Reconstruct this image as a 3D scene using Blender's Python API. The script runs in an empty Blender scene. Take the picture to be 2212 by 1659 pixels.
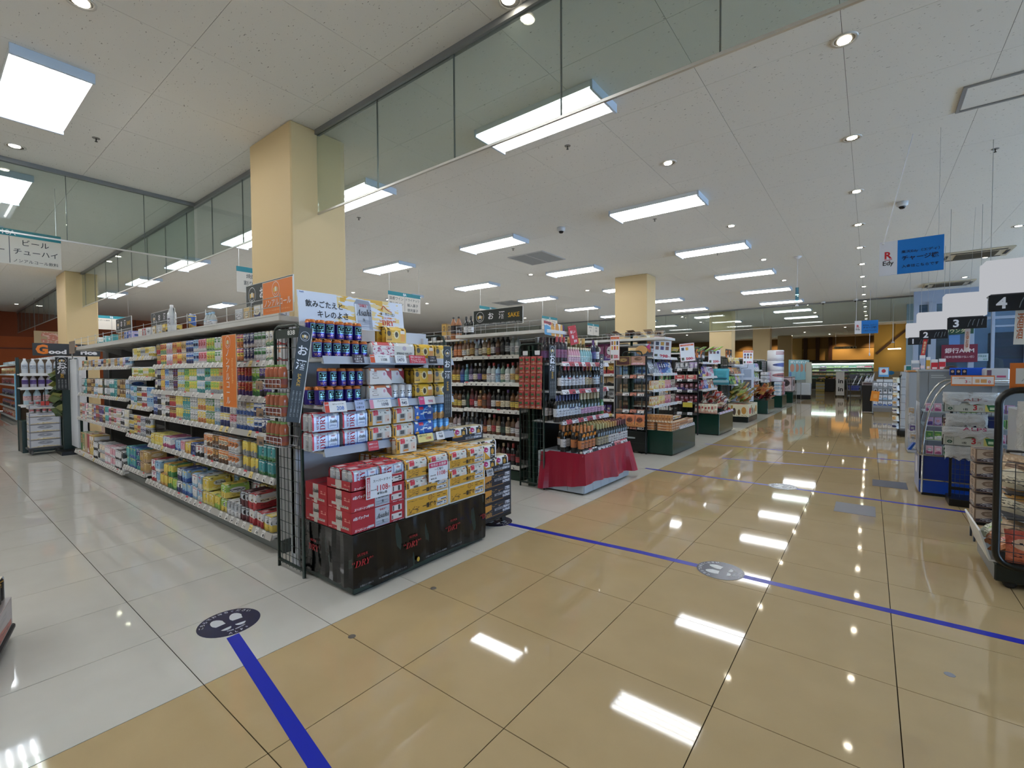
import bpy, bmesh, math, random
from mathutils import Vector, Matrix
S = bpy.context.scene
C = S.collection
PI = math.pi
H = 1.3675
# ---------------------------------------------------------------- camera
def camera():
    yaw, pit, rol = 0.658730451, -0.0282171915, -0.00513043832
    f = Vector((-math.sin(yaw)*math.cos(pit), math.cos(yaw)*math.cos(pit), math.sin(pit)))
    r = Vector((math.cos(yaw), math.sin(yaw), 0)); u = r.cross(f)
    r2 = r*math.cos(rol)+u*math.sin(rol); u2 = -r*math.sin(rol)+u*math.cos(rol)
    cam = bpy.data.cameras.new('camera'); o = bpy.data.objects.new('camera', cam); C.objects.link(o)
    m = Matrix.Identity(4)
    for i in range(3):
        m[i][0] = r2[i]; m[i][1] = u2[i]; m[i][2] = -f[i]; m[i][3] = (0, 0, H)[i]
    o.matrix_world = m
    cam.sensor_fit = 'HORIZONTAL'; cam.sensor_width = 36; cam.lens = 36*998.879/2212
    cam.clip_start = 0.05; cam.clip_end = 300
    S.camera = o
camera()
# ---------------------------------------------------------------- world, exposure
W = bpy.data.worlds.new('world'); S.world = W; W.use_nodes = True
W.node_tree.nodes['Background'].inputs[0].default_value = (0.62, 0.76, 1.0, 1)
W.node_tree.nodes['Background'].inputs[1].default_value = 6.5
S.view_settings.view_transform = 'Standard'; S.view_settings.look = 'None'
S.view_settings.exposure = 0.60; S.view_settings.gamma = 1; S.view_settings.use_curve_mapping = False
TUBE = 17.0          # emission of the fluorescent tubes
DOWN = 40.0          # emission of the downlights
S.cycles.max_bounces = 8; S.cycles.diffuse_bounces = 4; S.cycles.glossy_bounces = 4
S.cycles.transparent_max_bounces = 12; S.cycles.transmission_bounces = 4
S.cycles.caustics_reflective = False; S.cycles.caustics_refractive = False
S.cycles.sample_clamp_indirect = 6
S.cycles.use_denoising = True
rnd = random.Random(7)
# ---------------------------------------------------------------- colour
def lin(c):
    if isinstance(c, str):
        c = c.lstrip('#'); c = [int(c[i:i+2], 16)/255 for i in (0, 2, 4)]
    return [(x/12.92 if x <= 0.04045 else ((x+0.055)/1.055)**2.4) for x in c]
PAL = dict(white='#e6e6ea', cream='#e6dcc0', silver='#b9bec6', grey='#8d9096', black='#17171b', charcoal='#2b2c30', red='#c0222e', crimson='#a8142e',
    maroon='#5e1a24', orange='#e0802a', amber='#d99a26', gold='#c7a04a', yellow='#e8c92e', lemon='#ecdf6a', lime='#9dc63c', green='#3b8a45',
    darkgreen='#1d4a36', teal='#2b9aa0', turquoise='#45b5b8', lightblue='#8dbde0', blue='#2a62b8', navy='#232f72', purple='#5a3f96', lavender='#b9a6d4',
    pink='#e3a0b4', magenta='#b83a78', brown='#6e4a2c', tan='#c2a076', copper='#b5683a', violet='#7d4aa0')
def P(c): return lin(PAL.get(c, c))
CN = dict(lightblue='light-blue', darkgreen='dark-green')
def cn(c): return CN.get(c, c)
# ---------------------------------------------------------------- materials
class N:
    def __init__(s, name):
        s.m = bpy.data.materials.new(name); s.m.use_nodes = True; s.t = s.m.node_tree
        s.b = s.t.nodes['Principled BSDF']
    def n(s, t, **k):
        x = s.t.nodes.new('ShaderNode'+t)
        for a, v in k.items(): setattr(x, a, v)
        return x
    def put(s, sock, v):
        if hasattr(v, 'is_linked'): s.t.links.new(v, sock)
        else:
            if isinstance(v, (list, tuple)) and len(v) == 3 and sock.type == 'RGBA': v = (*v, 1)
            sock.default_value = v
    def math(s, op, a, b=0.0, c=0.0):
        x = s.n('Math', operation=op)
        for i, v in enumerate((a, b, c)): s.put(x.inputs[i], v)
        return x.outputs[0]
    def mix(s, f, a, b):
        x = s.n('MixRGB'); s.put(x.inputs[0], f); s.put(x.inputs[1], a); s.put(x.inputs[2], b)
        return x.outputs[0]
    def mul(s, *a):
        r = a[0]
        for b in a[1:]: r = s.math('MULTIPLY', r, b)
        return r
    def uv(s):
        if not hasattr(s, '_uv'):
            a = s.n('UVMap'); p = s.n('SeparateXYZ'); s.t.links.new(a.outputs[0], p.inputs[0]); s._uv = (p.outputs[0], p.outputs[1])
        return s._uv
    def oa(s, name, fac=False):
        a = s.n('Attribute', attribute_type='OBJECT', attribute_name=name)
        return a.outputs['Fac' if fac else 'Color']
    def rect(s, u0, v0, u1, v1, uv=None):
        u, v = uv or s.uv()
        return s.mul(s.math('GREATER_THAN', u, u0), s.math('LESS_THAN', u, u1), s.math('GREATER_THAN', v, v0), s.math('LESS_THAN', v, v1))
    def ell(s, cu, cv, ru, rv, uv=None):
        u, v = uv or s.uv()
        a = s.math('DIVIDE', s.math('SUBTRACT', u, cu), ru); b = s.math('DIVIDE', s.math('SUBTRACT', v, cv), rv)
        return s.math('LESS_THAN', s.math('ADD', s.mul(a, a), s.mul(b, b)), 1.0)
    def print_(s, nx, ny, thr=0.45, seed=0.0, gap=0.35, uv=None):
        u, v = uv or s.uv()
        un = s.math('FLOOR', s.math('MULTIPLY', u, nx)); vn = s.math('MULTIPLY', v, ny)
        row = s.math('GREATER_THAN', s.math('FRACT', vn), gap)
        sub = s.math('FLOOR', s.math('MULTIPLY', vn, 3.0))
        cmb = s.n('CombineXYZ'); s.put(cmb.inputs[0], un); s.put(cmb.inputs[1], sub); s.put(cmb.inputs[2], seed)
        w = s.n('TexWhiteNoise'); w.noise_dimensions = '3D'; s.t.links.new(cmb.outputs[0], w.inputs[0])
        return s.mul(row, s.math('GREATER_THAN', w.outputs[0], thr))
    def fin(s, col=None, rough=0.5, metal=0.0, spec=0.5, coat=0.0, **k):
        b = s.b
        if col is not None: s.put(b.inputs['Base Color'], col)
        s.put(b.inputs['Roughness'], rough); s.put(b.inputs['Metallic'], metal); s.put(b.inputs['Specular IOR Level'], spec)
        if coat: b.inputs['Coat Weight'].default_value = coat; b.inputs['Coat Roughness'].default_value = 0.05
        return s.m
_M = {}
def M(col, rough=0.5, metal=0.0, spec=0.5, coat=0.0, em=0.0):
    k = (str(col), rough, metal, spec, coat, em)
    if k not in _M:
        x = N('paint'); c = P(col)
        x.fin(c, rough, metal, spec, coat)
        if em: x.put(x.b.inputs['Emission Color'], c); x.b.inputs['Emission Strength'].default_value = em
        _M[k] = x.m
    return _M[k]
def EM(col, st):
    k = ('em', str(col), st)
    if k not in _M:
        x = N('glow'); x.t.nodes.remove(x.b); e = x.n('Emission'); x.put(e.inputs[0], P(col)); e.inputs[1].default_value = st
        x.t.links.new(e.outputs[0], x.t.nodes['Material Output'].inputs[0]); _M[k] = x.m
    return _M[k]
def GLASS(tint, name='thin_glass', refl=1.0, dirt=0.0, dcol='white'):
    """thin pane: tinted see-through plus a clear reflection"""
    k = ('gl', str(tint), refl, dirt)
    if k not in _M:
        x = N(name); x.t.nodes.remove(x.b)
        t = x.n('BsdfTransparent'); x.put(t.inputs[0], P(tint)); g = x.n('BsdfGlossy'); g.inputs['Roughness'].default_value = 0.02
        fr = x.n('Fresnel'); gm = x.n('NewGeometry'); x.put(fr.inputs[0], x.math('SUBTRACT', 1.45, x.math('MULTIPLY', gm.outputs['Backfacing'], 1.45-1/1.45)))
        mx = x.n('MixShader'); x.put(mx.inputs[0], x.math('MULTIPLY', fr.outputs[0], refl))
        x.t.links.new(t.outputs[0], mx.inputs[1]); x.t.links.new(g.outputs[0], mx.inputs[2])
        out = mx.outputs[0]
        if dirt:
            d = x.n('BsdfDiffuse'); x.put(d.inputs[0], P(dcol)); m2 = x.n('MixShader'); m2.inputs[0].default_value = dirt
            x.t.links.new(out, m2.inputs[1]); x.t.links.new(d.outputs[0], m2.inputs[2]); out = m2.outputs[0]
        x.t.links.new(out, x.t.nodes['Material Output'].inputs[0]); _M[k] = x.m
    return _M[k]
def ART(name, base, layers, rough=0.45, metal=0.0, coat=0.0):
    """flat print on a face, built from rectangles, ellipses, slants and rows of small print in the face's own uv"""
    x = N(name); col = P(base); u, v = x.uv()
    for i, L in enumerate(layers):
        k = L[0]; c = P(L[-1])
        if k == 'r': f = x.rect(*L[1:5])
        elif k == 'e': f = x.ell(*L[1:5])
        elif k == 'o': f = x.math('SUBTRACT', x.ell(*L[1:5]), x.ell(L[1], L[2], L[3]*L[5], L[4]*L[5]))
        elif k == 't': f = x.mul(x.rect(*L[1:5]), x.print_(L[5], L[6], L[7], i*3.7))
        elif k == 'd': f = x.mul(x.rect(*L[1:5]), x.math('GREATER_THAN', x.math('ADD', x.math('MULTIPLY', u, L[5]), x.math('MULTIPLY', v, L[6])), L[7]))
        elif k == 'n':
            tn = x.n('TexNoise'); tn.inputs['Scale'].default_value = L[5]; um = x.n('UVMap'); x.t.links.new(um.outputs[0], tn.inputs['Vector'])
            f = x.mul(x.rect(*L[1:5]), x.math('GREATER_THAN', tn.outputs[0], L[6]))
        col = x.mix(f, col, c)
    return x.fin(col, rough, metal, 0.5, coat)
# ---------------------------------------------------------------- mesh building
class MB:
    def __init__(s): s.v = []; s.f = []; s.uv = []; s.mi = []; s.sm = []
    def q(s, pts, m=0, uv=None, sm=False):
        n = len(s.v); s.v += [tuple(p) for p in pts]; s.f.append(tuple(range(n, n+len(pts))))
        s.uv.append(uv or [(0, 0), (1, 0), (1, 1), (0, 1)][:len(pts)] if len(pts) <= 4 else [(0, 0)]*len(pts)); s.mi.append(m); s.sm.append(sm)
    def box(s, x0, y0, z0, x1, y1, z1, m=0, mf=None):
        """mf: dict of face letter (f front -y, b back, l left -x, r right, t top, d down) -> material index"""
        g = (mf or {}).get
        s.q([(x0, y0, z0), (x1, y0, z0), (x1, y0, z1), (x0, y0, z1)], g('f', m)); s.q([(x1, y1, z0), (x0, y1, z0), (x0, y1, z1), (x1, y1, z1)], g('b', m))
        s.q([(x0, y1, z0), (x0, y0, z0), (x0, y0, z1), (x0, y1, z1)], g('l', m)); s.q([(x1, y0, z0), (x1, y1, z0), (x1, y1, z1), (x1, y0, z1)], g('r', m))
        s.q([(x0, y0, z1), (x1, y0, z1), (x1, y1, z1), (x0, y1, z1)], g('t', m)); s.q([(x0, y1, z0), (x1, y1, z0), (x1, y0, z0), (x0, y0, z0)], g('d', m))
        return s
    def cbox(s, x0, y0, z0, x1, y1, z1, c=0.004, m=0, mf=None, me=None):
        """box with chamfered edges"""
        g = (mf or {}).get; me = m if me is None else me
        X = (x0, x1); Y = (y0, y1); Z = (z0, z1); sg = (1, -1)
        def p(i, j, k, a): 
            return (X[i]+(0 if a == 0 else c*sg[i]), Y[j]+(0 if a == 1 else c*sg[j]), Z[k]+(0 if a == 2 else c*sg[k]))
        s.q([p(0, 0, 0, 1), p(1, 0, 0, 1), p(1, 0, 1, 1), p(0, 0, 1, 1)], g('f', m)); s.q([p(1, 1, 0, 1), p(0, 1, 0, 1), p(0, 1, 1, 1), p(1, 1, 1, 1)], g('b', m))
        s.q([p(0, 1, 0, 0), p(0, 0, 0, 0), p(0, 0, 1, 0), p(0, 1, 1, 0)], g('l', m)); s.q([p(1, 0, 0, 0), p(1, 1, 0, 0), p(1, 1, 1, 0), p(1, 0, 1, 0)], g('r', m))
        s.q([p(0, 0, 1, 2), p(1, 0, 1, 2), p(1, 1, 1, 2), p(0, 1, 1, 2)], g('t', m)); s.q([p(0, 1, 0, 2), p(1, 1, 0, 2), p(1, 0, 0, 2), p(0, 0, 0, 2)], g('d', m))
        for j in (0, 1):
            for k in (0, 1):
                s.q([p(0, j, k, 1), p(1, j, k, 1), p(1, j, k, 2), p(0, j, k, 2)], me); s.q([p(j, 0, k, 0), p(j, 1, k, 0), p(j, 1, k, 2), p(j, 0, k, 2)], me); s.q([p(j, k, 0, 0), p(j, k, 1, 0), p(j, k, 1, 1), p(j, k, 0, 1)], me)
        for i in (0, 1):
            for j in (0, 1):
                for k in (0, 1): s.q([p(i, j, k, 0), p(i, j, k, 1), p(i, j, k, 2)], me)
        return s
    def lathe(s, prof, seg=12, c=(0, 0), ms=None, sm=True, cap0=True, cap1=True, sq=0.0):
        """prof: [(r,z)...]; ms: material per ring; sq>0 squares the section"""
        z0 = prof[0][1]; zt = prof[-1][1]; n = len(s.v)
        for (r, z) in prof:
            for i in range(seg):
                a = 2*PI*i/seg + PI/seg - PI/2; ca, sa = math.cos(a), math.sin(a); k = 1.0
                if sq: k = 1+sq*(1/max(abs(ca), abs(sa))-1)
                s.v.append((c[0]+r*k*ca, c[1]+r*k*sa, z))
        for j in range(len(prof)-1):
            va = (prof[j][1]-z0)/((zt-z0) or 1); vb = (prof[j+1][1]-z0)/((zt-z0) or 1)
            for i in range(seg):
                i2 = (i+1) % seg; ua = ((i+0.5)/seg+0.5) % 1.0; ub = ua+1.0/seg
                s.f.append((n+j*seg+i, n+j*seg+i2, n+(j+1)*seg+i2, n+(j+1)*seg+i)); s.uv.append([(ua, va), (ub, va), (ub, vb), (ua, vb)])
                s.mi.append(ms[j] if ms else 0); s.sm.append(sm)
        for cap, j, mi in ((cap0, 0, 0), (cap1, len(prof)-1, -1)):
            if cap:
                idx = [n+j*seg+i for i in range(seg)]; idx = idx[::-1] if j == 0 else idx
                s.f.append(tuple(idx)); s.uv.append([(0.5, 0.99 if j else 0.01)]*seg); s.mi.append((ms[mi] if ms else 0)); s.sm.append(False)
        return s
    def tube(s, path, r, seg=6, m=0, closed=False):
        pts = [Vector(p) for p in path]; n = len(s.v); k = len(pts); prev = None
        for i, p in enumerate(pts):
            a = pts[(i-1) % k] if (closed or i) else p; b = pts[(i+1) % k] if (closed or i < k-1) else p
            t = (b-a).normalized()
            if prev is None: u = t.cross(Vector((0, 0, 1)) if abs(t.z) < 0.9 else Vector((1, 0, 0))).normalized()
            else: u = (prev-t*prev.dot(t)).normalized()
            prev = u; w = t.cross(u)
            for j in range(seg):
                g = 2*PI*j/seg; s.v.append(tuple(p+u*r*math.cos(g)+w*r*math.sin(g)))
        for i in range(k if closed else k-1):
            for j in range(seg):
                a = n+i*seg; b = n+((i+1) % k)*seg; s.f.append((a+j, a+(j+1) % seg, b+(j+1) % seg, b+j)); s.uv.append([(0, 0)]*4); s.mi.append(m); s.sm.append(True)
        if not closed:
            for a in (n, n+(k-1)*seg):
                s.f.append(tuple(range(a, a+seg))); s.uv.append([(0, 0)]*seg); s.mi.append(m); s.sm.append(False)
        return s
    def prism(s, poly, y0, y1, m=0, plane='xz'):
        """polygon in xz (or xy) given thickness"""
        def P3(a, b, t): return (a, t, b) if plane == 'xz' else (a, b, t)
        k = len(poly); n = len(s.v)
        s.v += [P3(a, b, y0) for a, b in poly]+[P3(a, b, y1) for a, b in poly]
        xs = [a for a, b in poly]; zs = [b for a, b in poly]; w = (max(xs)-min(xs)) or 1; h = (max(zs)-min(zs)) or 1
        uv = [((a-min(xs))/w, (b-min(zs))/h) for a, b in poly]
        s.f.append(tuple(range(n, n+k))); s.uv.append(uv); s.mi.append(m); s.sm.append(False)
        s.f.append(tuple(range(n+2*k-1, n+k-1, -1))); s.uv.append(uv[::-1]); s.mi.append(m); s.sm.append(False)
        for i in range(k):
            j = (i+1) % k; s.f.append((n+i, n+k+i, n+k+j, n+j)); s.uv.append([(0, 0)]*4); s.mi.append(m); s.sm.append(False)
        return s
    def add(s, mesh, T):
        n = len(s.v); s.v += [tuple(T @ v.co) for v in mesh.vertices]
        for p in mesh.polygons: s.f.append(tuple(n+i for i in p.vertices)); s.uv.append([(0, 0)]*len(p.vertices)); s.mi.append(0); s.sm.append(False)
        return s
    def mesh(s, name):
        me = bpy.data.meshes.new(name); me.from_pydata(s.v, [], s.f)
        ul = me.uv_layers.new(name='UVMap'); flat = [c for f in s.uv for p in f for c in p]
        ul.data.foreach_set('uv', flat); me.polygons.foreach_set('material_index', s.mi); me.polygons.foreach_set('use_smooth', s.sm)
        me.update(); return me
KIDS = {}
PROTO = []
def ob(name, mb, mats, parent=None, loc=(0, 0, 0), rot=(0, 0, 0), link=True, **props):
    me = mb.mesh(name) if isinstance(mb, MB) else mb
    if mats is not None and not len(me.materials):
        for m in (mats if isinstance(mats, (list, tuple)) else [mats]): me.materials.append(m)
    o = bpy.data.objects.new(name, me)
    o.location = loc; o.rotation_euler = rot
    if parent: o.parent = parent; KIDS.setdefault(parent.name, []).append(o)
    if link and not (parent and parent.name in PROTO): C.objects.link(o)
    else: PROTO.append(o.name)
    for k, v in props.items(): o[k] = v
    return o
def tag(o, label, cat, group=None, kind=None):
    o['label'] = label; o['category'] = cat
    if group: o['group'] = group
    if kind: o['kind'] = kind
    return o
def thing(name, label, cat, loc=(0, 0, 0), rz=0.0, group=None, link=True):
    o = bpy.data.objects.new(name, None); o.location = loc; o.rotation_euler = (0, 0, rz); o.empty_display_size = 0.1
    if link: C.objects.link(o)
    else: PROTO.append(o.name)
    return tag(o, label, cat, group)
def dup(root, loc, rz=0.0, label=None, group=None, rot=None, **props):
    r = root.copy(); C.objects.link(r); r.location = loc; r.rotation_euler = rot or (0, 0, rz)
    if label: r['label'] = label
    if group: r['group'] = group
    for k, v in props.items(): r[k] = v
    def rec(src, dst):
        for ch in KIDS.get(src.name, []):
            c = ch.copy(); C.objects.link(c); c.parent = dst
            for k, v in props.items():
                if k in c: c[k] = v
            KIDS.setdefault(dst.name, []).append(c); rec(ch, c)
    rec(root, r); return r
def struct(name, mb, mats, **k):
    o = ob(name, mb, mats, **k); o['kind'] = 'structure'; return o
# ---------------------------------------------------------------- lettering
_T = {}
def glyphs(s, bold=0.0, shear=0.0, res=2):
    k = (s, bold, shear, res)
    if k not in _T:
        cu = bpy.data.curves.new('lettering', 'FONT'); cu.body = s; cu.resolution_u = res; cu.offset = bold; cu.shear = shear; cu.align_x = 'CENTER'; cu.space_line = 0.92
        o = bpy.data.objects.new('lettering', cu); me = bpy.data.meshes.new_from_object(o)
        bpy.data.objects.remove(o); bpy.data.curves.remove(cu)
        xs = [v.co.x for v in me.vertices] or [0, 1]; ys = [v.co.y for v in me.vertices] or [0, 1]
        w = max(xs)-min(xs) or 1; h = max(ys)-min(ys) or 1; cx = (max(xs)+min(xs))/2; cy = (max(ys)+min(ys))/2
        for v in me.vertices: v.co = (v.co.x-cx, 0, v.co.y-cy)
        me.materials.clear(); me.update(); _T[k] = (me, w, h)
    return _T[k]
_TM = {}
def T(s, mat, parent, x, z, w=None, h=None, y=-0.0015, bold=0.012, shear=0.0, rot=0.0, rotv=None, name='lettering', link=True):
    """lettering lying on the front (-y) of its parent, fitted to width w and/or height h"""
    me, gw, gh = glyphs(s, bold, shear)
    key = (s, bold, shear, mat.name)
    if key not in _TM:
        m2 = me.copy(); m2.materials.append(mat); _TM[key] = m2
    sx = (w/gw) if w else h/gh; sz = (h/gh) if h else w/gw
    if w and h and name == 'fit': sx = sz = min(sx, sz); name = 'lettering'
    o = ob(name, _TM[key], None, parent, (x, y, z), rotv or (0, rot, 0), link=link)
    o.scale = (sx, 1, sz); return o
SERB = {c: chr(0x1D400+ord(c)-65) for c in 'ABCDEFGHIJKLMNOPQRSTUVWXYZ'}; SERB.update({c: chr(0x1D41A+ord(c)-97) for c in 'abcdefghijklmnopqrstuvwxyz'})
SERBI = {c: chr(0x1D468+ord(c)-65) for c in 'ABCDEFGHIJKLMNOPQRSTUVWXYZ'}; SERBI.update({c: chr(0x1D482+ord(c)-97) for c in 'abcdefghijklmnopqrstuvwxyz'})
def sb(s): return ''.join(SERB.get(c, c) for c in s)
def sbi(s): return ''.join(SERBI.get(c, c) for c in s)
def board(name, label, cat, loc, w, h, rz=0.0, col='charcoal', th=0.006, tilt=0.0, group=None, frame=None, mat=None, roll=0.0):
    """a flat sign: a thin board with its own edge, face towards local -y"""
    b = MB().cbox(-w/2, 0, -h/2, w/2, th, h/2, min(0.0015, th/4))
    o = ob(name, b, mat or M(col, 0.45), None, loc, (tilt, roll, rz)); tag(o, label, cat, group)
    if frame:
        e = MB()
        for a in ((-w/2-.004, -h/2-.004, w/2+.004, -h/2), (-w/2-.004, h/2, w/2+.004, h/2+.004), (-w/2-.004, -h/2, -w/2, h/2), (w/2, -h/2, w/2+.004, h/2)): e.box(a[0], -.001, a[1], a[2], th+.001, a[3])
        ob('edge_trim', e, M(frame, 0.4), o)
    return o
# ================================================================ SETTING
XB, YB = -2.29, 0.742          # beige/white border line and a joint across it
TX, TY = 0.6, 0.6042
def tile_mat(name, c1, c2, sc):
    x = N(name); g = x.n('NewGeometry'); tn = x.n('TexNoise'); tn.inputs['Scale'].default_value = sc; tn.inputs['Detail'].default_value = 6
    x.t.links.new(g.outputs['Position'], tn.inputs['Vector'])
    t2 = x.n('TexNoise'); t2.inputs['Scale'].default_value = 260; x.t.links.new(g.outputs['Position'], t2.inputs['Vector'])
    f = x.math('ADD', x.math('MULTIPLY', tn.outputs[0], 0.8), x.math('MULTIPLY', t2.outputs[0], 0.2))
    col = x.mix(f, lin(c1), lin(c2)); x.fin(col, 0.045, 0, 0.5); return x.m
MAT_WT = tile_mat('white_tile', '#cfcac0', '#dcd8cf', 5); MAT_BT = tile_mat('beige_tile', '#b59c72', '#c6ad83', 4)
JOINT = M('#33291c', 0.9, 0, .1)
ROOM = (-25.2, -4.5, 8.2, 40.0)
floor = struct('floor', MB().box(ROOM[0], ROOM[1], -0.12, ROOM[2], ROOM[3], -0.003), JOINT)
def tile_mesh(w, d): return MB().box(0.002, 0.002, -0.012, w-0.002, d-0.002, 0).mesh('tile')
TM = {}
cells = []
i0 = math.floor((ROOM[0]-XB)/TX); i1 = math.ceil((ROOM[2]-XB)/TX); j0 = math.floor((ROOM[1]-YB)/TY); j1 = math.ceil((ROOM[3]-YB)/TY)
fw = Vector((-math.sin(0.6587), math.cos(0.6587)))
for i in range(i0, i1):
    for j in range(j0, j1):
        x, y = XB+i*TX, YB+j*TY; cx, cy = x+TX/2, y+TY/2
        if x < ROOM[0] or x+TX > ROOM[2] or y < ROOM[1] or y+TY > ROOM[3]: continue
        d = math.hypot(cx, cy); dep = cx*fw[0]+cy*fw[1]; lat = cx*fw[1]-cy*fw[0]
        vis = dep > 0.9 and abs(lat) < 1.15*dep+0.7
        hid = (-10.3 < cx < -3.4 and 1.9 < cy < 4.2) or (cx < -3.5 and cy > 4.8)
        cells.append((d if vis and not hid else 999+d, x, y, i >= 0))
cells.sort()
field = {True: MB(), False: MB()}
for n, (d, x, y, be) in enumerate(cells):
    if n < 300:
        if be not in TM:
            TM[be] = tile_mesh(TX, TY); TM[be].materials.append(MAT_BT if be else MAT_WT)
        ob('tile', TM[be], None, floor, (x, y, 0))
    else: field[be].box(x+.002, y+.002, -0.012, x+TX-.002, y+TY-.002, 0)
for be in (True, False): ob('tile_field', field[be], MAT_BT if be else MAT_WT, floor, kind='stuff')
# ceiling
def ceil_mat():
    x = N('ceiling_board'); g = x.n('NewGeometry'); mp = x.n('Mapping'); mp.inputs['Scale'].default_value = (38, 95, 1); mp.inputs['Rotation'].default_value = (0, 0, 0.5)
    x.t.links.new(g.outputs['Position'], mp.inputs[0]); tn = x.n('TexNoise'); tn.inputs['Scale'].default_value = 1.0; tn.inputs['Detail'].default_value = 3
    x.t.links.new(mp.outputs[0], tn.inputs['Vector']); f = x.math('GREATER_THAN', tn.outputs[0], 0.70)
    x.fin(x.mix(f, lin('#eceae6'), lin('#8f8b87')), 0.9, 0, 0.2); return x.m
MAT_C = ceil_mat(); CZ = 3.65
ceil = struct('ceiling', MB().box(ROOM[0], ROOM[1], CZ+.004, ROOM[2], ROOM[3], CZ+.1), M('#6f6b66', 0.9))
cm = MB().box(.0015, .0015, 0, .8985, .8985, .006).mesh('panel'); cm.materials.append(MAT_C); cf = MB(); cells = []
for i in range(-28, 10):
    for j in range(-8, 43):
        x, y = -0.18+.9*i, 2.15+.9*j; cx, cy = x+.45, y+.45
        dep = cx*fw[0]+cy*fw[1]; lat = cx*fw[1]-cy*fw[0]; vis = dep > 2.2 and abs(lat) < 1.15*dep+.7
        cells.append((math.hypot(cx, cy) if vis else 999, x, y))
cells.sort()
for n, (d, x, y) in enumerate(cells):
    if n < 290: ob('panel', cm, None, ceil, (x, y, CZ))
    else: cf.box(x+.0015, y+.0015, CZ, x+.8985, y+.8985, CZ+.006)
ob('panel_field', cf, MAT_C, ceil, kind='stuff')
# walls
x0, y0, x1, y1 = ROOM
OR = M('#b4561f', 0.7); ORD = M('#8f431b', 0.7); OC = M('#c9a05a', 0.7); BR = M('#4a2a1c', 0.6); CRM = M('#d0b688', 0.6); CRM2 = M('#cfae74', .6)
wl = struct('wall_left', MB().box(x0-.2, y0, 0, x0, y1, CZ), OR)
m = MB()
ob('upper_band', MB().box(0, y0, 2.75, .04, y1, CZ), ORD, wl, (x0, 0, 0)); ob('rail', MB().box(0, y0, 2.28, .06, y1, 2.33), M('#6a3014', .6), wl, (x0, 0, 0))
for k in range(14): ob('batten', MB().box(0, -.02, 2.75, .06, .02, CZ), M('#6a3014', .6), wl, (x0, y0+.8+k*2.4, 0))
wf = struct('wall_far', MB().box(x0, y1, 0, x1, y1+.2, CZ), OC)
ob('upper_panel', MB().box(-25, -.05, 2.85, 8, 0, CZ), M('#8d6a36', .7), wf, (0, y1, 0))
for bx in (-3.75, -3.0, -2.25): ob('beam', MB().cbox(-.11, -.25, 1.95, .11, 0, CZ, .008), BR, wf, (bx, y1, 0))
ob('lintel', MB().box(-14, -.3, 1.93, 8, 0, 2.02), M('#2a2620', .5), wf, (0, y1, 0))
ob('side_pier', MB().cbox(-.7, -.12, 0, .0, 0, CZ, .01), M('#d7b878', .7), wf, (-3.95, y1, 0))
wb = struct('wall_back', MB().box(x0, y0-.2, 0, x1, y0, CZ), M('#cfc9bd', .7))
# right-hand wall of daylight windows behind the checkouts
wr = struct('wall_right', MB().box(x1, y0, 2.9, x1+.2, y1, CZ).box(x1, y0, 0, x1+.2, y1, .35).box(x1, 24, .35, x1+.2, y1, 2.9).box(x1, y0, .35, x1+.2, -1, 2.9), M('#b9bcc2', .6))
for k in range(10):
    w = struct('window_%d' % (k+1), MB().box(0, -.03, .35, .1, .03, 2.9).box(0, 2.47, .35, .1, 2.53, 2.9).box(0, .03, 2.1, .08, 2.47, 2.15), M('#9aa0a8', .35, .6), loc=(x1+.05, -1+k*2.5, 0))
    ob('pane', MB().box(.04, .03, .35, .05, 2.47, 2.9), GLASS('#dfe9ee'), w)
# columns
def column(x, y, w, d, n):
    c = struct('column', MB().cbox(0, 0, 0, w, d, CZ, .012), CRM, loc=(x, y, 0))
    ob('corner_guard', MB().cbox(w-.03, -.002, 0, w+.002, .03, 1.2, .002), M('#b9a070', .5), c)
for k, (x, y) in enumerate(((-4.99, 2.13), (-15.2, 2.1), (-5.0, 10.62), (-5.0, 19.1), (-5.0, 27.6), (-5.0, 36.0))): column(x, y, .82 if k != 1 else 1.0, .55, k)
# hanging glass smoke partitions
PANE = GLASS('#eaf0ed', 'smoke_glass', 0.8, 0.04, '#aab5b0'); RAIL = M('#8b8d8f', .35, .5); JM = M('#5d6360', .3, .3)
def partition(name, a, b, step, along, fix, off=0.0):
    r = struct(name, MB().box(0, -.025, 3.605, b-a, .025, CZ), RAIL, loc=(a, fix, 0) if along == 'x' else (fix, a, 0), rot=(0, 0, 0 if along == 'x' else PI/2))
    L = b-a; ob('bottom_rail', MB().box(0, -.008, 2.862, L, .008, 2.878), M('#c9c6c0', .3, .6), r)
    xs = [0.0]; x = off
    while x < L-.05:
        if x > .05: xs.append(x)
        x += step
    xs.append(L); cache = {}
    for p, q in zip(xs, xs[1:]):
        ob('pane', MB().box(.003, -.005, 2.878, q-p-.003, .005, 3.605), PANE, r, (p, 0, 0))
        if q < L-.01: ob('joint', MB().box(-.003, -.006, 2.878, .003, .006, 3.605), JM, r, (q, 0, 0))
partition('glass_partition', -4.17, 8.1, .885, 'x', 2.39, .93)
partition('glass_partition', -14.2, -4.99, .9, 'x', 2.39, .3)
partition('glass_partition', -25.1, -15.2, .9, 'x', 2.39, .3)
partition('glass_partition', -4.4, 2.37, .715, 'y', -7.25, .5)
partition('glass_partition', -25.1, 2.1, .9, 'x', 19.05, .4)
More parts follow.
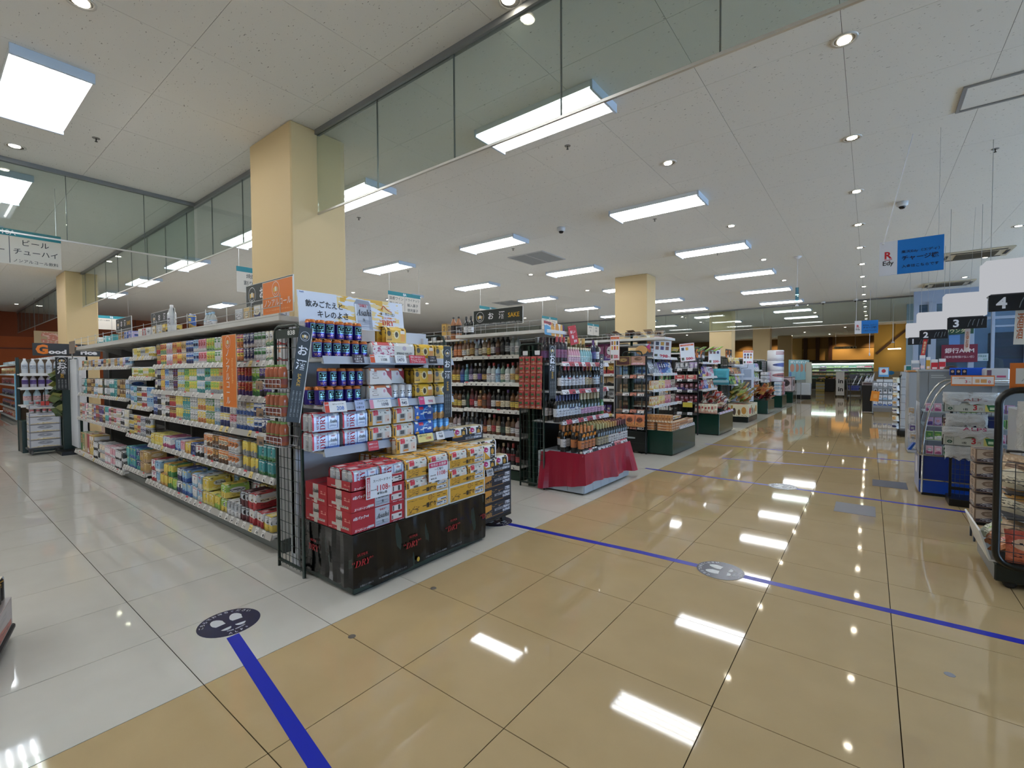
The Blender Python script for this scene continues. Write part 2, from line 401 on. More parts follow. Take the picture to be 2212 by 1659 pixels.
# ---------------------------------------------------------------- fluorescent ceiling lights
def mk_light():
    t = thing('ceiling_light', 'x', 'ceiling light', link=False)
    b = MB(); b.box(-.6, -.22, -.012, .6, .22, 0)
    for k in range(5):
        y = -.22+k*.11
        b.prism([(y-.018, -.012), (y+.018, -.012), (y, -.04)] if 0 < k < 4 else ([(y, -.012), (y+.02, -.012), (y, -.05)] if k == 0 else [(y-.02, -.012), (y, -.012), (y, -.05)]), -.6, .6)
    # the prisms run along y: turn them to run along x
    n0 = 24
    b.v[n0:] = [(yy, xx, zz) for xx, yy, zz in b.v[n0:]]
    ob('housing', b, M('#e9eef2', .45), t, link=False)
    for sx in (-1, 1): ob('end_cap', MB().cbox(-.012, -.225, -.075, .012, .225, 0, .003), M('#c9d6e6', .4), t, (sx*.612, 0, 0), link=False)
    tm = MB().tube([(-.58, 0, 0), (.58, 0, 0)], .0145, 6).mesh('tube')
    for k in range(4): ob('tube', tm, EM('#fbfdff', TUBE), t, (0, -.165+k*.11, -.05), link=False)
    return t
LP = mk_light(); ORDN = 'first second third fourth fifth sixth seventh eighth ninth tenth eleventh twelfth'.split()
ROWN = ['row nearest the checkouts', 'second row from the checkouts', 'third row from the checkouts', 'fourth row from the checkouts', 'fifth row from the checkouts', 'sixth row from the checkouts']
for k in range(6):
    for j in range(-1, 9):
        x, y = -2.37-2.965*k, .68+2.845*j
        if k > 2 and j > 3: continue
        dup(LP, (x, y, CZ), 0, 'four-tube fluorescent ceiling light, %s from the front in the %s' % (ORDN[j+1], ROWN[k]), 'fluorescent ceiling lights')
# downlights
def mk_down():
    t = thing('downlight', 'x', 'downlight', link=False)
    ring = []
    ob('trim_ring', MB().lathe([(.062, -.004), (.078, -.008), (.08, 0)], 16, cap0=False, cap1=False), M('#d8d6d2', .4), t, link=False)
    ob('reflector', MB().lathe([(.062, -.004), (.045, -.0015), (.012, -.001)], 16, cap0=False), M('#6f6d69', .25, .7), t, link=False)
    ob('lamp', MB().lathe([(.042, -.006), (.03, -.0065), (.001, -.007)], 12, c=(.008, .008), cap0=False), EM('#fff4de', DOWN), t, link=False); return t
DP = mk_down()
dl = [(-.17, 4.0+1.73*k, 'over the beige aisle', k) for k in range(-1, 17)]+[(-1.78, 2.3+2.845*k, 'over the display ends', k) for k in range(0, 8)]
dl += [(-3.86-2.965*k, .68, 'in front of the can shelves', k) for k in range(5)]+[(-11.66-.65*k, 2.5, 'beside the far left glass', k) for k in range(2)]+[(-22.2, 2.1+.5*k, 'near the orange wall', k) for k in range(2)]
dl += [(1.85, 8.3+2.6*k, 'over the checkouts', k) for k in range(8)]+[(-11.8, 7.8+2.8*k, 'among the inner aisle lights', k) for k in range(4)]+[(-6.4, 9+2.8*k, 'between fluorescent light rows', k) for k in range(6)]
dl += [(-9.5+2.1*k, 31.0+(k % 2)*2.4, 'over the fresh food area', k) for k in range(8)]+[(-8.4+2.1*k, 36.3, 'close to the far wall', k) for k in range(7)]
for i, (x, y, w, k) in enumerate(dl):
    k = k+1 if w.startswith('over the beige') else k
    dup(DP, (x, y, CZ), rnd.uniform(0, 6), 'small round downlight %s, %s from the front' % (w, (ORDN+['thirteenth', 'fourteenth', 'fifteenth', 'sixteenth', 'seventeenth', 'eighteenth'])[k]) if w[:2] == 'in' or 1 else '', 'round downlights')
# warm wall-washing spots without fixtures, for the glow on the far wall
for x, y in ((-1.6, 38.9), (.2, 38.9), (-5.6, 38.9), (-7.6, 38.9), (3.2, 38.6)):
    L = bpy.data.lights.new('wall_washer', 'SPOT'); L.energy = 95; L.color = (1, .72, .42); L.spot_size = 1.5; L.spot_blend = .8; L.shadow_soft_size = .05
    o = bpy.data.objects.new('wall_washer', L); C.objects.link(o); o.location = (x, y, 3.6); o.rotation_euler = (.5, 0, 0)
# vents, hatch, detectors, cameras
for k, (x, y) in enumerate(((-5.37, 7.78), (-9.6, 12.3))):
    t = thing('ceiling_vent', ('square grey ceiling vent beside a fluorescent light, nearer of two', 'square grey ceiling vent deep in the store, farther of two')[k], 'vent', (x, y, CZ))
    ob('frame', MB().box(-.42, -.43, -.012, .42, -.4, 0).box(-.42, .4, -.012, .42, .43, 0).box(-.42, -.4, -.012, -.39, .4, 0).box(.39, -.4, -.012, .42, .4, 0).box(-.02, -.4, -.012, .02, .4, 0), M('#b6b8ba', .4), t)
    sm = MB().prism([(-.018, -.002), (.018, -.010), (.018, -.008), (-.018, 0)], -.185, .185).mesh('slat'); sm.materials.append(M('#93979c', .4))
    for h in (-1, 1):
        for q in range(18): ob('slat', sm, None, t, (h*.205, -.38+q*.0445, 0), (0, 0, PI/2))
def cassette(x, y, lab):
    t = thing('air_conditioner', lab, 'air conditioner', (x, y, CZ))
    ob('cover', MB().cbox(-.5, -.42, -.03, .5, .42, 0, .01), M('#c8bda6', .5), t)
    ob('grille', MB().box(-.3, -.25, -.036, .3, .25, -.03), M('#8f8572', .5), t)
    gm = MB().box(-.3, -.006, -.042, .3, .006, -.036).mesh('slat'); gm.materials.append(M('#5d5545', .5))
    for q in range(12): ob('slat', gm, None, t, (0, -.23+q*.042, 0))
    for s in (-1, 1): ob('louver', MB().box(-.4, -.03, -.036, .4, .03, -.03), M('#3b362d', .5), t, (0, s*.35, 0)); ob('side_louver', MB().box(-.025, -.2, -.036, .025, .2, -.03), M('#3b362d', .5), t, (s*.43, 0, 0))
cassette(1.62, 12.95, 'cream ceiling air conditioner just right of the near blue hanging sign'); cassette(1.62, 17.0, 'cream ceiling air conditioner farther back above the checkouts')
h = thing('access_hatch', 'square ceiling access hatch with a grey metal rim over the checkouts', 'hatch', (.8, 5.5, CZ))
ob('rim', MB().box(-.23, -.24, -.012, .23, -.215, 0).box(-.23, .215, -.012, .23, .24, 0).box(-.23, -.215, -.012, -.205, .215, 0).box(.205, -.215, -.012, .23, .215, 0), M('#9a9c9e', .35, .5), h); ob('lid', MB().box(-.2, -.21, -.004, .2, .21, 0), MAT_C, h)
def dome(x, y, lab):
    t = thing('dome_camera', lab, 'camera', (x, y, CZ)); ob('mount', MB().lathe([(.04, -.06), (.062, -.045), (.066, 0)], 16), M('#d7d9dc', .4), t)
    ob('dome', MB().lathe([(.004, -.092), (.025, -.088), (.038, -.07), (.04, -.058)], 14), M('black', .12), t)
dome(.32, 8.34, 'white dome camera on the ceiling above the near blue hanging sign'); dome(-1.28, 18.8, 'dark dome camera beside the far glass screen, left one'); dome(-.4, 18.8, 'dark dome camera beside the far glass screen, right one'); dome(-3.93, 6.38, 'small white dome camera between ceiling lights near the wine aisle')
for k, (x, y) in enumerate(((-5.98, 1.14), (-2.46, 4.12), (-6.02, 4.09), (1.0, 6.94), (-5.3, 6.9), (-2.6, 6.9), (-2.4, 9.7), (-8.3, 6.9))):
    t = thing('sprinkler', 'small dark ceiling sprinkler, %s' % ('between the two left lights', 'below the long bright light', 'right of the beige column', 'above the checkouts', 'beside the middle light', 'in front of the aisle light', 'beside the third aisle light', 'by the light behind the beer board')[k], 'sprinkler', (x, y, CZ))
    ob('plate', MB().lathe([(.03, -.003), (.032, 0)], 10), M('#8a8884', .4), t); ob('head', MB().lathe([(.012, -.035), (.01, -.028), (.004, -.026), (.006, -.003)], 8), M('#4a4744', .4, .5), t)
pn = thing('hanging_sensor', 'thin white rod with a glass tag hanging from the ceiling over the aisle', 'pendant', (-1.19, 11.0, CZ))
ob('cup', MB().lathe([(.03, -.05), (.075, -.01), (.08, 0)], 12), M('white', .4), pn); ob('rod', MB().tube([(0, 0, -.04), (0, 0, -.98)], .006), M('white', .4), pn); ob('tag', MB().cbox(-.03, -.006, -.9, .03, .006, -.62, .003), GLASS('#a9d5e6'), pn); ob('foot', MB().lathe([(.035, -1.0), (.02, -.97)], 10), M('white', .4), pn)
# ---------------------------------------------------------------- floor stickers and tape
def foot(x, y, s=1.0, rot=0.0):
    b = []
    sole = [(.032*math.cos(a)*(1+.0*math.sin(a)), .062*math.sin(a)+.02) for a in [PI*2*i/18 for i in range(18)]]
    top = [(px*(1.0 if py > .02 else .82), py) for px, py in sole if py > -.016]; heel = [(px*.8, py*0.8-.052) for px, py in [(.032*math.cos(PI+PI*i/10), .03*math.sin(PI+PI*i/10)) for i in range(11)]]
    ca, sa = math.cos(rot), math.sin(rot); f = lambda L: [(x+s*(px*ca-py*sa), y+s*(px*sa+py*ca)) for px, py in L]
    return f(top), f(heel)
def sticker(loc, lab, colr):
    t = ob('floor_sticker', MB().prism([(.15*math.cos(a), .15*math.sin(a)) for a in [2*PI*i/40 for i in range(40)]], 0, .0008, plane='xy'), M(colr, .25), None, loc, (0, 0, PI/2)); tag(t, lab, 'floor sticker', 'round footprint floor stickers')
    wm = M('#dcdfe2', .3)
    for s in (-1, 1):
        for poly in foot(s*.042, 0, 1.0, -s*.12): ob('footprint', MB().prism(poly, .0009, .0013, plane='xy'), wm, t)
    a = MB()
    def arc(txt, r, a0, a1, h, up):
        for i, ch in enumerate(txt):
            g = a0+(a1-a0)*i/(len(txt)-1); me, gw, gh = glyphs(ch, .012); k = h/max(gh, .45)
            ang = g-PI/2 if up else g+PI/2
            a.add(me, Matrix.Translation((r*math.cos(g), r*math.sin(g), .0013)) @ Matrix.Rotation(ang, 4, 'Z') @ Matrix.Scale(min(k, .026), 4) @ Matrix.Rotation(-PI/2, 4, 'X'))
    arc('こちらでお待ちください', .128, PI*.88, PI*.12, .022, True); arc('ALPs', .128, PI*1.40, PI*1.60, .024, False); arc('Social distancing', .098, PI*1.36, PI*1.64, .011, False)
    me = a.mesh('lettering'); me.materials.append(wm); ob('lettering', me, None, t)
    return t
sticker((-2.755, 1.02, .0002), 'dark navy footprint sticker on white tiles at the end of the nearest blue tape', '#1d2146')
sticker((-.79, 3.33, .0010), 'grey-navy footprint sticker in the middle of the second blue tape', '#2b3350'); sticker((-.79, 6.18, .0010), 'pale footprint sticker on the third blue tape, reflection haze put into its colour', '#4a5578'); sticker((-2.68, 3.21, .0002), 'footprint sticker half under the black beer cases where the second tape begins', '#1d2146')  # third sticker coloured paler for the reflections lying over it
def tape(lab, pts, w):
    b = MB()
    for (xa, ya), (xb, yb) in zip(pts, pts[1:]): b.q([(xa, ya-w/2, .0006), (xb, yb-w/2, .0006), (xb, yb+w/2, .0006), (xa, ya+w/2, .0006)]); b.q([(xa, ya-w/2, 0), (xb, yb-w/2, 0), (xb, yb-w/2, .0006), (xa, ya-w/2, .0006)])
    tag(ob('floor_tape', b, M('#1226b0', .35), None), lab, 'tape', 'blue queue tapes on the floor')
tape('blue floor tape from the nearest footprint sticker across the front corner', [(-2.6, .978), (-1.49, .823), (-.3, .66)], .06)
tape('blue floor tape crossing the beige aisle through the grey footprint sticker', [(-2.6, 3.215), (-1.36, 3.308), (.95, 3.365)], .058)
tape('blue floor tape passing the wine display and running to the blue counter', [(-2.46, 6.21), (.85, 6.10)], .055)
tape('short blue floor tape in front of the biscuit display', [(-1.79, 7.62), (0, 7.88)], .05); tape('farthest visible blue floor tape, reaching the blue counter', [(-2.4, 8.93), (.82, 8.99)], .05)
for k, (x, y) in enumerate(((-2.16, 1.97), (-2.1, 1.35), (.3, 2.8))):
    tag(ob('floor_dot', MB().lathe([(.02, 0), (.019, .0008)], 14), M('#6b655c' if k < 2 else '#8f8f98', .4), None, (x, y, 0)), ('small dark floor dot near the black display base', 'small dark floor dot by the display corner', 'small grey floor dot on the open beige tiles')[k], 'floor dot')
for k, (x, y, c) in enumerate(((.2, 7.05, '#5d6070'), (-.1, 5.6, '#8a8a92'))):
    tag(ob('floor_mat_sticker', MB().cbox(-.16, -.2, 0, .16, .2, .002, .0008), M(c, .4), None, (x, y, 0)), ('grey rectangular floor sticker beside the blue counter', 'faint grey square floor sticker crossed by the third tape')[k], 'floor sticker')
# ================================================================ PRODUCT PROTOTYPES (copied, then removed)
def ordn(n):
    L = 'first second third fourth fifth sixth seventh eighth ninth tenth eleventh twelfth thirteenth fourteenth fifteenth sixteenth seventeenth eighteenth nineteenth twentieth'.split()
    if n <= 20: return L[n-1]
    t = ['twenty', 'thirty', 'forty', 'fifty'][n//10-2]; return t+'-'+L[n % 10-1] if n % 10 else {30: 'thirtieth', 40: 'fortieth', 50: 'fiftieth'}[n]
def attr_print(name, kind, rough=0.35, metal=0.0):
    x = N(name); c1, c2, c3 = x.oa('c1'), x.oa('c2'), x.oa('c3'); sd = x.oa('sd', True); u, v = x.uv()
    h1 = x.math('FRACT', x.math('MULTIPLY', sd, 7.13)); h2 = x.math('FRACT', x.math('MULTIPLY', sd, 13.7)); h3 = x.math('FRACT', x.math('MULTIPLY', sd, 29.3))
    if kind == 'can':
        uu = x.math('FRACT', x.math('ADD', x.math('MULTIPLY', u, 2), .5)); uv = (uu, v)
    else: uu = u; uv = (u, v)
    wave = x.math('MULTIPLY', x.math('SINE', x.math('ADD', x.math('MULTIPLY', uu, 6.28), x.math('MULTIPLY', h2, 6.28))), .07)
    band = x.math('LESS_THAN', v, x.math('ADD', x.math('ADD', .16, x.math('MULTIPLY', h1, .34)), wave))
    col = x.mix(band, c1, c2)
    ev = x.math('ADD', .52, x.math('MULTIPLY', h2, .2)); ry = x.math('ADD', .12, x.math('MULTIPLY', h3, .13)); rx = x.math('ADD', .24, x.math('MULTIPLY', h1, .14))
    a = x.math('DIVIDE', x.math('SUBTRACT', uu, .5), rx); b = x.math('DIVIDE', x.math('SUBTRACT', v, ev), ry)
    ell = x.math('LESS_THAN', x.math('ADD', x.mul(a, a), x.mul(b, b)), 1)
    sq = x.mul(x.math('LESS_THAN', x.math('ABSOLUTE', a), .9), x.math('LESS_THAN', x.math('ABSOLUTE', b), .8))
    em = x.math('ADD', x.mul(ell, x.math('GREATER_THAN', h3, .4)), x.mul(sq, x.math('LESS_THAN', h3, .4001)))
    col = x.mix(em, col, c3)
    txt = x.mul(em, x.math('LESS_THAN', x.math('ABSOLUTE', b), .45), x.print_(13, 8, .42, sd, .4, uv)); col = x.mix(txt, col, x.mix(x.math('GREATER_THAN', h2, .5), lin('#20202a'), c1))
    t2 = x.mul(x.rect(.16, .10, .84, .30, uv), x.print_(17, 13, .55, h1, .45, uv)); col = x.mix(x.math('MULTIPLY', t2, .8), col, x.mix(x.math('GREATER_THAN', h1, .45), lin('#f0f0f0'), lin('#25222c')))
    if kind == 'can': col = x.mix(x.mul(x.math('GREATER_THAN', v, .83), x.math('LESS_THAN', v, .88)), col, c3)
    if kind == 'box':
        e = x.math('SUBTRACT', 1, x.rect(.04, .05, .96, .95)); col = x.mix(e, col, c3)
    x.fin(col, rough, metal, .5)
    if kind == 'bag':
        tn = x.n('TexNoise'); tn.inputs['Scale'].default_value = 7; tn.inputs['Detail'].default_value = 4; um = x.n('UVMap'); x.t.links.new(um.outputs[0], tn.inputs['Vector'])
        bp = x.n('Bump'); bp.inputs['Strength'].default_value = .6; bp.inputs['Distance'].default_value = .02; x.t.links.new(tn.outputs[0], bp.inputs['Height']); x.t.links.new(bp.outputs[0], x.b.inputs['Normal'])
    return x.m
CANP = attr_print('can_print', 'can', .28, .25); BOXP = attr_print('box_print', 'box', .4); BAGP = attr_print('bag_print', 'bag', .22, .1); PACKP = attr_print('pack_print', 'pack', .35)
def attr_plain(name, key, rough, metal=0.0, spec=.5):
    x = N(name); x.fin(x.oa(key), rough, metal, spec); return x.m
BGL = attr_plain('bottle_glass', 'c1', .06, 0, .7); CAPM = attr_plain('bottle_cap', 'c3', .3); C2M = attr_plain('pack_top', 'c2', .4)
ALU = M('#c6c8cc', .25, .9); SIL = M('#b8bcc2', .3, .85)
def label_mat():
    x = N('label_print'); sd = x.oa('sd', True); c2 = x.oa('c2'); c3 = x.oa('c3'); u, v = x.uv()
    h = x.math('FRACT', x.math('MULTIPLY', sd, 5.7)); uu = x.math('FRACT', x.math('ADD', x.math('MULTIPLY', u, 2), .5))
    col = x.mix(x.mul(x.rect(.2, .55, .8, .75, (uu, v)), x.print_(11, 7, .4, sd, .3, (uu, v))), c2, lin('#2a2430'))
    col = x.mix(x.mul(x.rect(.15, .12, .85, .45, (uu, v)), x.print_(18, 14, .5, h, .4, (uu, v))), col, lin('#55505a'))
    col = x.mix(x.mul(x.math('GREATER_THAN', v, .85), x.math('GREATER_THAN', h, .5)), col, c3); x.fin(col, .5); return x.m
LABP = label_mat()
DEF = dict(c1=[1., 1., 1.], c2=[1., 1., 1.], c3=[1., 1., 1.], sd=0.5)
def soft(c):
    c = P(c); g = .3*c[0]+.5*c[1]+.2*c[2]; return [.80*x+.14*g+.02 for x in c]
def skin(*c, sd=None):
    c = list(c)+['white']*(3-len(c)); return dict(c1=soft(c[0]), c2=soft(c[1]), c3=soft(c[2]), sd=rnd.random() if sd is None else sd)
def setp(o, keys='c1 c2 c3 sd'):
    for k in keys.split(): o[k] = DEF[k]
    return o
def can_mb(r, h, seg=12):
    return MB().lathe([(r*.78, 0), (r*.95, h*.04), (r, h*.085), (r, h*.88), (r*.83, h*.965), (r*.83, h)], seg, ms=[1, 0, 0, 0, 1], cap0=False)
CAN = setp(ob('drink_can', can_mb(.0325, .122), [CANP, ALU], link=False)); TALL = setp(ob('tall_can', can_mb(.0325, .167), [CANP, ALU], link=False))
# slim wrapped six-pack: printed sleeve over two rows of three cans
def sleeve_mb(L, D, Hh):
    b = MB(); y = D/2; prof = [(-y, .006, 0.0), (-y-.001, Hh*.5, .5), (-y+.001, Hh*.80, .86), (-y+.012, Hh*.955, 1.0), (-y+.026, Hh+.001, 1.0), (y-.026, Hh+.001, 1), (y-.012, Hh*.955, 1), (y-.001, Hh*.80, .86), (y, .006, 0)]
    xs = L/2-.006
    for k, ((ya, za, va), (yb, zb, vb)) in enumerate(zip(prof, prof[1:])):
        m = 0 if k < 3 or k > 5 else 1; fl = k > 4
        uv = [(0, va), (1, va), (1, vb), (0, vb)] if m == 0 else [(0, 0 if k == 3 else (.15 if k == 4 else .85)), (1, 0 if k == 3 else (.15 if k == 4 else .85)), (1, .15 if k == 3 else (.85 if k == 4 else 1)), (0, .15 if k == 3 else (.85 if k == 4 else 1))]
        b.q([(-xs, ya, za), (xs, ya, za), (xs, yb, zb), (-xs, yb, zb)], m, uv, False)
    return b
CAN8 = can_mb(.0325, .120, 10).mesh('can')
def mk_pack(name, front, top, L=.200, D=.132, Hh=.122, cans=None, n=4, canmats=None):
    t = setp(ob(name, sleeve_mb(L, D, Hh), [front, top], link=False)); me = CAN8.copy()
    for m in (canmats or [CANP, ALU]): me.materials.append(m)
    for sx in (-1, 1):
        for sy in (-1, 1): setp(ob('can', me, None, t, (sx*(L/2-.034), sy*.0328, 0), link=False))
    return t
PTOP = ART('pack_top', 'white', [('e', .5, .5, .1, .22, 'charcoal')])
xx = N('pack_top_attr'); uu, vv = xx.uv(); c = xx.mix(xx.ell(.5, .5, .09, .2), xx.oa('c2'), lin('#2a2a2a')); c = xx.mix(xx.mul(xx.rect(.05, .2, .38, .8), xx.print_(9, 7, .45, 1)), c, xx.oa('c1')); xx.fin(c, .4); PTOPA = xx.m
PACK = mk_pack('six_pack', PACKP, PTOPA)
# bottles
def mk_bottle(name, prof, lab, cap, seg=12, sq=0.0, glass=None):
    """prof body profile; lab (z0,z1) label band; cap (z0,z1,r)"""
    h = prof[-1][1]; t = setp(ob(name, MB().lathe(prof, seg, sq=sq), [glass or BGL], link=False))
    r = max(p[0] for p in prof)
    setp(ob('label', MB().lathe([(r+.0006, lab[0]), (r+.0006, lab[1])], seg, cap0=False, cap1=False, sq=sq), [LABP], t, link=False))
    setp(ob('cap', MB().lathe([(cap[2], cap[0]), (cap[2], cap[1]-.003), (cap[2]-.003, cap[1])], 10, cap0=False), [CAPM], t, link=False)); return t
WINE = mk_bottle('wine_bottle', [(.034, 0), (.037, .008), (.037, .185), (.031, .212), (.0150, .236), (.0138, .29)], (.06, .15), (.232, .298, .0158))
FIZZ = mk_bottle('sparkling_wine', [(.038, 0), (.042, .01), (.042, .14), (.034, .19), (.017, .245), (.0145, .285)], (.055, .125), (.205, .30, .024))
SPIRIT = mk_bottle('spirit_bottle', [(.034, 0), (.037, .008), (.037, .16), (.030, .185), (.0145, .198), (.0135, .235)], (.045, .12), (.222, .262, .0165))
FLASK = mk_bottle('square_bottle', [(.032, 0), (.034, .006), (.034, .155), (.026, .18), (.013, .19), (.0125, .215)], (.04, .12), (.205, .243, .0155), 16, .85)
LIQ = mk_bottle('liqueur_bottle', [(.027, 0), (.030, .006), (.030, .13), (.022, .165), (.0125, .19), (.012, .215)], (.03, .11), (.205, .235, .0145))
CLEAR = mk_bottle('clear_spirit_bottle', [(.034, 0), (.036, .008), (.036, .165), (.028, .19), (.0145, .2), (.0135, .235)], (.05, .13), (.222, .262, .0165), glass=None)
JUICE = mk_bottle('juice_bottle', [(.024, 0), (.028, .006), (.028, .06), (.026, .065), (.028, .07), (.028, .115), (.021, .135), (.019, .14)], (.022, .07), (.138, .152, .020))
PET = mk_bottle('water_bottle', [(.036, 0), (.042, .01), (.042, .10), (.039, .11), (.042, .12), (.042, .22), (.018, .285), (.014, .30)], (.09, .2), (.295, .32, .017))
# bags, boxes
def bag_mb(w=1.0, h=1.0, t=.28, nx=6, ny=8):
    b = MB(); rr = random.Random(3)
    for side in (-1, 1):
        g = []
        for j in range(ny+1):
            row = []
            for i in range(nx+1):
                u, v = i/nx, j/ny; e = max(0, 1-abs(2*u-1)**2.6)*max(0, 1-abs(2*v-1)**3.0)
                row.append(((u-.5)*w*(1-.06*math.sin(v*PI)), side*(t/2*e**.6*(1+rr.uniform(-.12, .12))), v*h))
            g.append(row)
        for j in range(ny):
            for i in range(nx):
                a = [g[j][i], g[j][i+1], g[j+1][i+1], g[j+1][i]]; uv = [(i/nx, j/ny), ((i+1)/nx, j/ny), ((i+1)/nx, (j+1)/ny), (i/nx, (j+1)/ny)]
                if side > 0: a, uv = a[::-1], uv[::-1]
                b.q(a, 0, uv, True)
    return b
BAG = setp(ob('snack_bag', bag_mb(), [BAGP], link=False))
setp(ob('seal_strip', MB().box(-.5, -.012, .95, .5, .012, 1.0), [BAGP], BAG, link=False))
def mk_box(name, w, d, h, c=.0015):
    t = setp(ob(name, MB().cbox(-w/2, 0, 0, w/2, d, h, c), [BOXP], link=False)); setp(ob('flap', MB().box(-w/2+.004, d*.35, h, w/2-.004, d*.65, h+.0012), [C2M], t, link=False)); return t
def variant(proto, name):
    """same product under the plain name of another kind"""
    o = proto.copy(); o.name = name; PROTO.append(o.name)
    for ch in KIDS.get(proto.name, []):
        c = ch.copy(); c.parent = o; PROTO.append(c.name); KIDS.setdefault(o.name, []).append(c)
    return o
BREAD, PKT, SEAS = variant(BAG, 'bread_bag'), variant(BAG, 'candy_packet'), variant(BAG, 'seasoning_packet')
# price tags
def tag_mat():
    x = N('tag_print'); c1, c2 = x.oa('c1'), x.oa('c2'); col = x.mix(x.rect(0, .72, 1, 1), c1, c2)
    col = x.mix(x.mul(x.rect(.35, .1, .92, .5), x.print_(6, 2.2, .35, x.oa('sd', True), .15)), col, lin('#2a2a2e')); col = x.mix(x.mul(x.rect(.08, .55, .92, .7), x.print_(14, 9, .5, 2, .2)), col, lin('#66666a')); return x.fin(col, .45)
TAGP = tag_mat(); TAGM = MB().cbox(-.5, -.0012, 0, .5, .0005, 1, .0003).mesh('price_tag'); TAGM.materials.append(TAGP)
def ptag(parent, x, y, z, w, h, tilt=-.35, c1='#e4e2de', c2='#e4e2de', name='price_tag'):
    o = ob(name, TAGM, None, parent, (x, y, z), (tilt, 0, 0), c1=P(c1), c2=P(c2), c3=P(c1), sd=rnd.random()); o.scale = (w, 1, h); return o
WHT = M('#d5d3cf', .4); RAILM = M('#b4b0aa', .35); GRN = M('#10261f', .35); GRN2 = M('#16352b', .4); BLK = M('#0d0d0f', .35); WIRE = M('#c4c6c8', .3, .6)
def shelf(root, x0, x1, yf, yb, z, tags=(), tagw=.052, tagh=.048, rail=None, mat=None, railh=.05, th=.022, tilt=-.35):
    s = ob('shelf', MB().cbox(x0, yf, -th, x1, yb, 0, .003).box(x0, yf, -.034, x1, yf+.012, -th), mat or WHT, root, (0, 0, z))
    dz, dy = railh*math.cos(tilt), railh*math.sin(tilt)
    r = MB(); r.q([(x0, yf+dy, -.036), (x1, yf+dy, -.036), (x1, yf-.001, dz-.036), (x0, yf-.001, dz-.036)], 0); r.q([(x0, yf-.003, -.036), (x0, yf+dy, -.036), (x0, yf-.001, dz-.036), (x0, yf+.001, dz-.036)]); r.q([(x1, yf+dy, -.036), (x1, yf-.003, -.036), (x1, yf+.001, dz-.036), (x1, yf-.001, dz-.036)]); r.q([(x0, yf+dy, -.036), (x0, yf, -.036), (x1, yf, -.036), (x1, yf+dy, -.036)])
    ob('price_rail', r, rail or RAILM, s)
    for tx in tags:
        if isinstance(tx, tuple): ptag(s, tx[0], yf+dy-.0008, -.034, tx[1], tx[2] if len(tx) > 4 else tagh, tilt, *tx[-2:])
        else: ptag(s, tx, yf+dy-.0008, -.034, tagw, tagh, tilt)
    return s
class Frame:
    def __init__(s, X, Y, rz=0.0): s.M = Matrix.Translation((X, Y, 0)) @ Matrix.Rotation(rz, 4, 'Z'); s.rz = rz
    def at(s, x, y, z): return tuple(s.M @ Vector((x, y, z)))
    def put(s, proto, x, y, z, label=None, group=None, rz=0.0, cat=None, sc=None, tilt=None, **p):
        o = dup(proto, s.at(x, y, z), s.rz+rz, label, group, rot=(tilt, 0, s.rz+rz) if tilt is not None else None, **p)
        if cat: o['category'] = cat
        if sc: o.scale = sc
        return o
# ================================================================ LONG CAN AISLE (gondola A)
GA = thing('shelf_gondola', 'long white shelf gondola filled with canned drinks, facing the white aisle', 'shelving', (-10.4, 1.62, 0))
GF = Frame(-10.4, 1.62)
L = 6.92
ob('base', MB().box(0, .05, 0, L, .48, .105), M('#4b5150', .4), GA); ob('kick_plate', MB().box(0, .035, .02, L, .05, .1), M('#5a605f', .35), GA)
ob('back_panel', MB().box(-.5, .46, .1, L, .49, 1.76), M('#3a3836', .6), GA)
for x in (.02, 2.9, 3.86, 4.85, 5.85, L-.03): ob('upright', MB().box(x-.02, .43, 0, x+.02, .5, 1.78), M('#8f8d88', .4), GA)
ob('side_panel', MB().box(L-.02, .03, .1, L, .46, 1.45), M('#d8d8d6', .5), GA)
def tagrow(x0, x1, step, jit=.02, prob=.9): 
    r = []; x = x0+.05
    while x < x1-.04:
        if rnd.random() < prob:
            q = rnd.random(); r.append((x, .05, .052, '#e2e0dc', '#c83240' if q < .16 else '#e2e0dc') if q > .05 else (x, .05, .052, '#e8cf7a', '#e8cf7a'))
        x += step+rnd.uniform(0, jit)
    return r
BAY1 = [(1.448, 0.07), (1.165, 0.05), (.885, 0.03), (.56, 0.01), (.15, -.02)]
BAY2 = [(1.555, .07), (1.314, .06), (.956, .04), (.60, .02), (.20, -.02)]
BAY3 = [(1.45, .06), (1.035, .04), (.645, .02), (.10, -.02)]
for bay, xa, xb in ((BAY1, 3.86, 6.9), (BAY2, 2.92, 3.84), (BAY3, .02, 2.9)):
    for z, yf in bay: shelf(GA, xa, xb, yf, .45, z, tagrow(xa, xb, .105 if bay is BAY1 else .09), rail=None)
ob('stock_shelf', MB().cbox(-.3, .02, 1.745, 6.98, .48, 1.785, .004).box(-.3, .02, 1.785, 6.98, .03, 1.80), M('#c9c7c2', .4), GA)
fm = MB()
for z in (1.86, 1.93): fm.tube([(-.2, .05, z), (6.95, .05, z)], .003, 4)
for k in range(16): fm.tube([(-.2+k*.476, .05, 1.785), (-.2+k*.476, .05, 1.95)], .003, 4)
ob('wire_fence', fm, WIRE, GA)
for k in range(7): ob('bracket', MB().prism([(.1, 1.745), (.42, 1.745), (.42, 1.64)], -.006, .006), M('#b5b3ae', .4), GA, (.9+k*.98, 0, 0), (0, 0, PI/2))
SN = ['top', 'second', 'third', 'fourth', 'bottom']
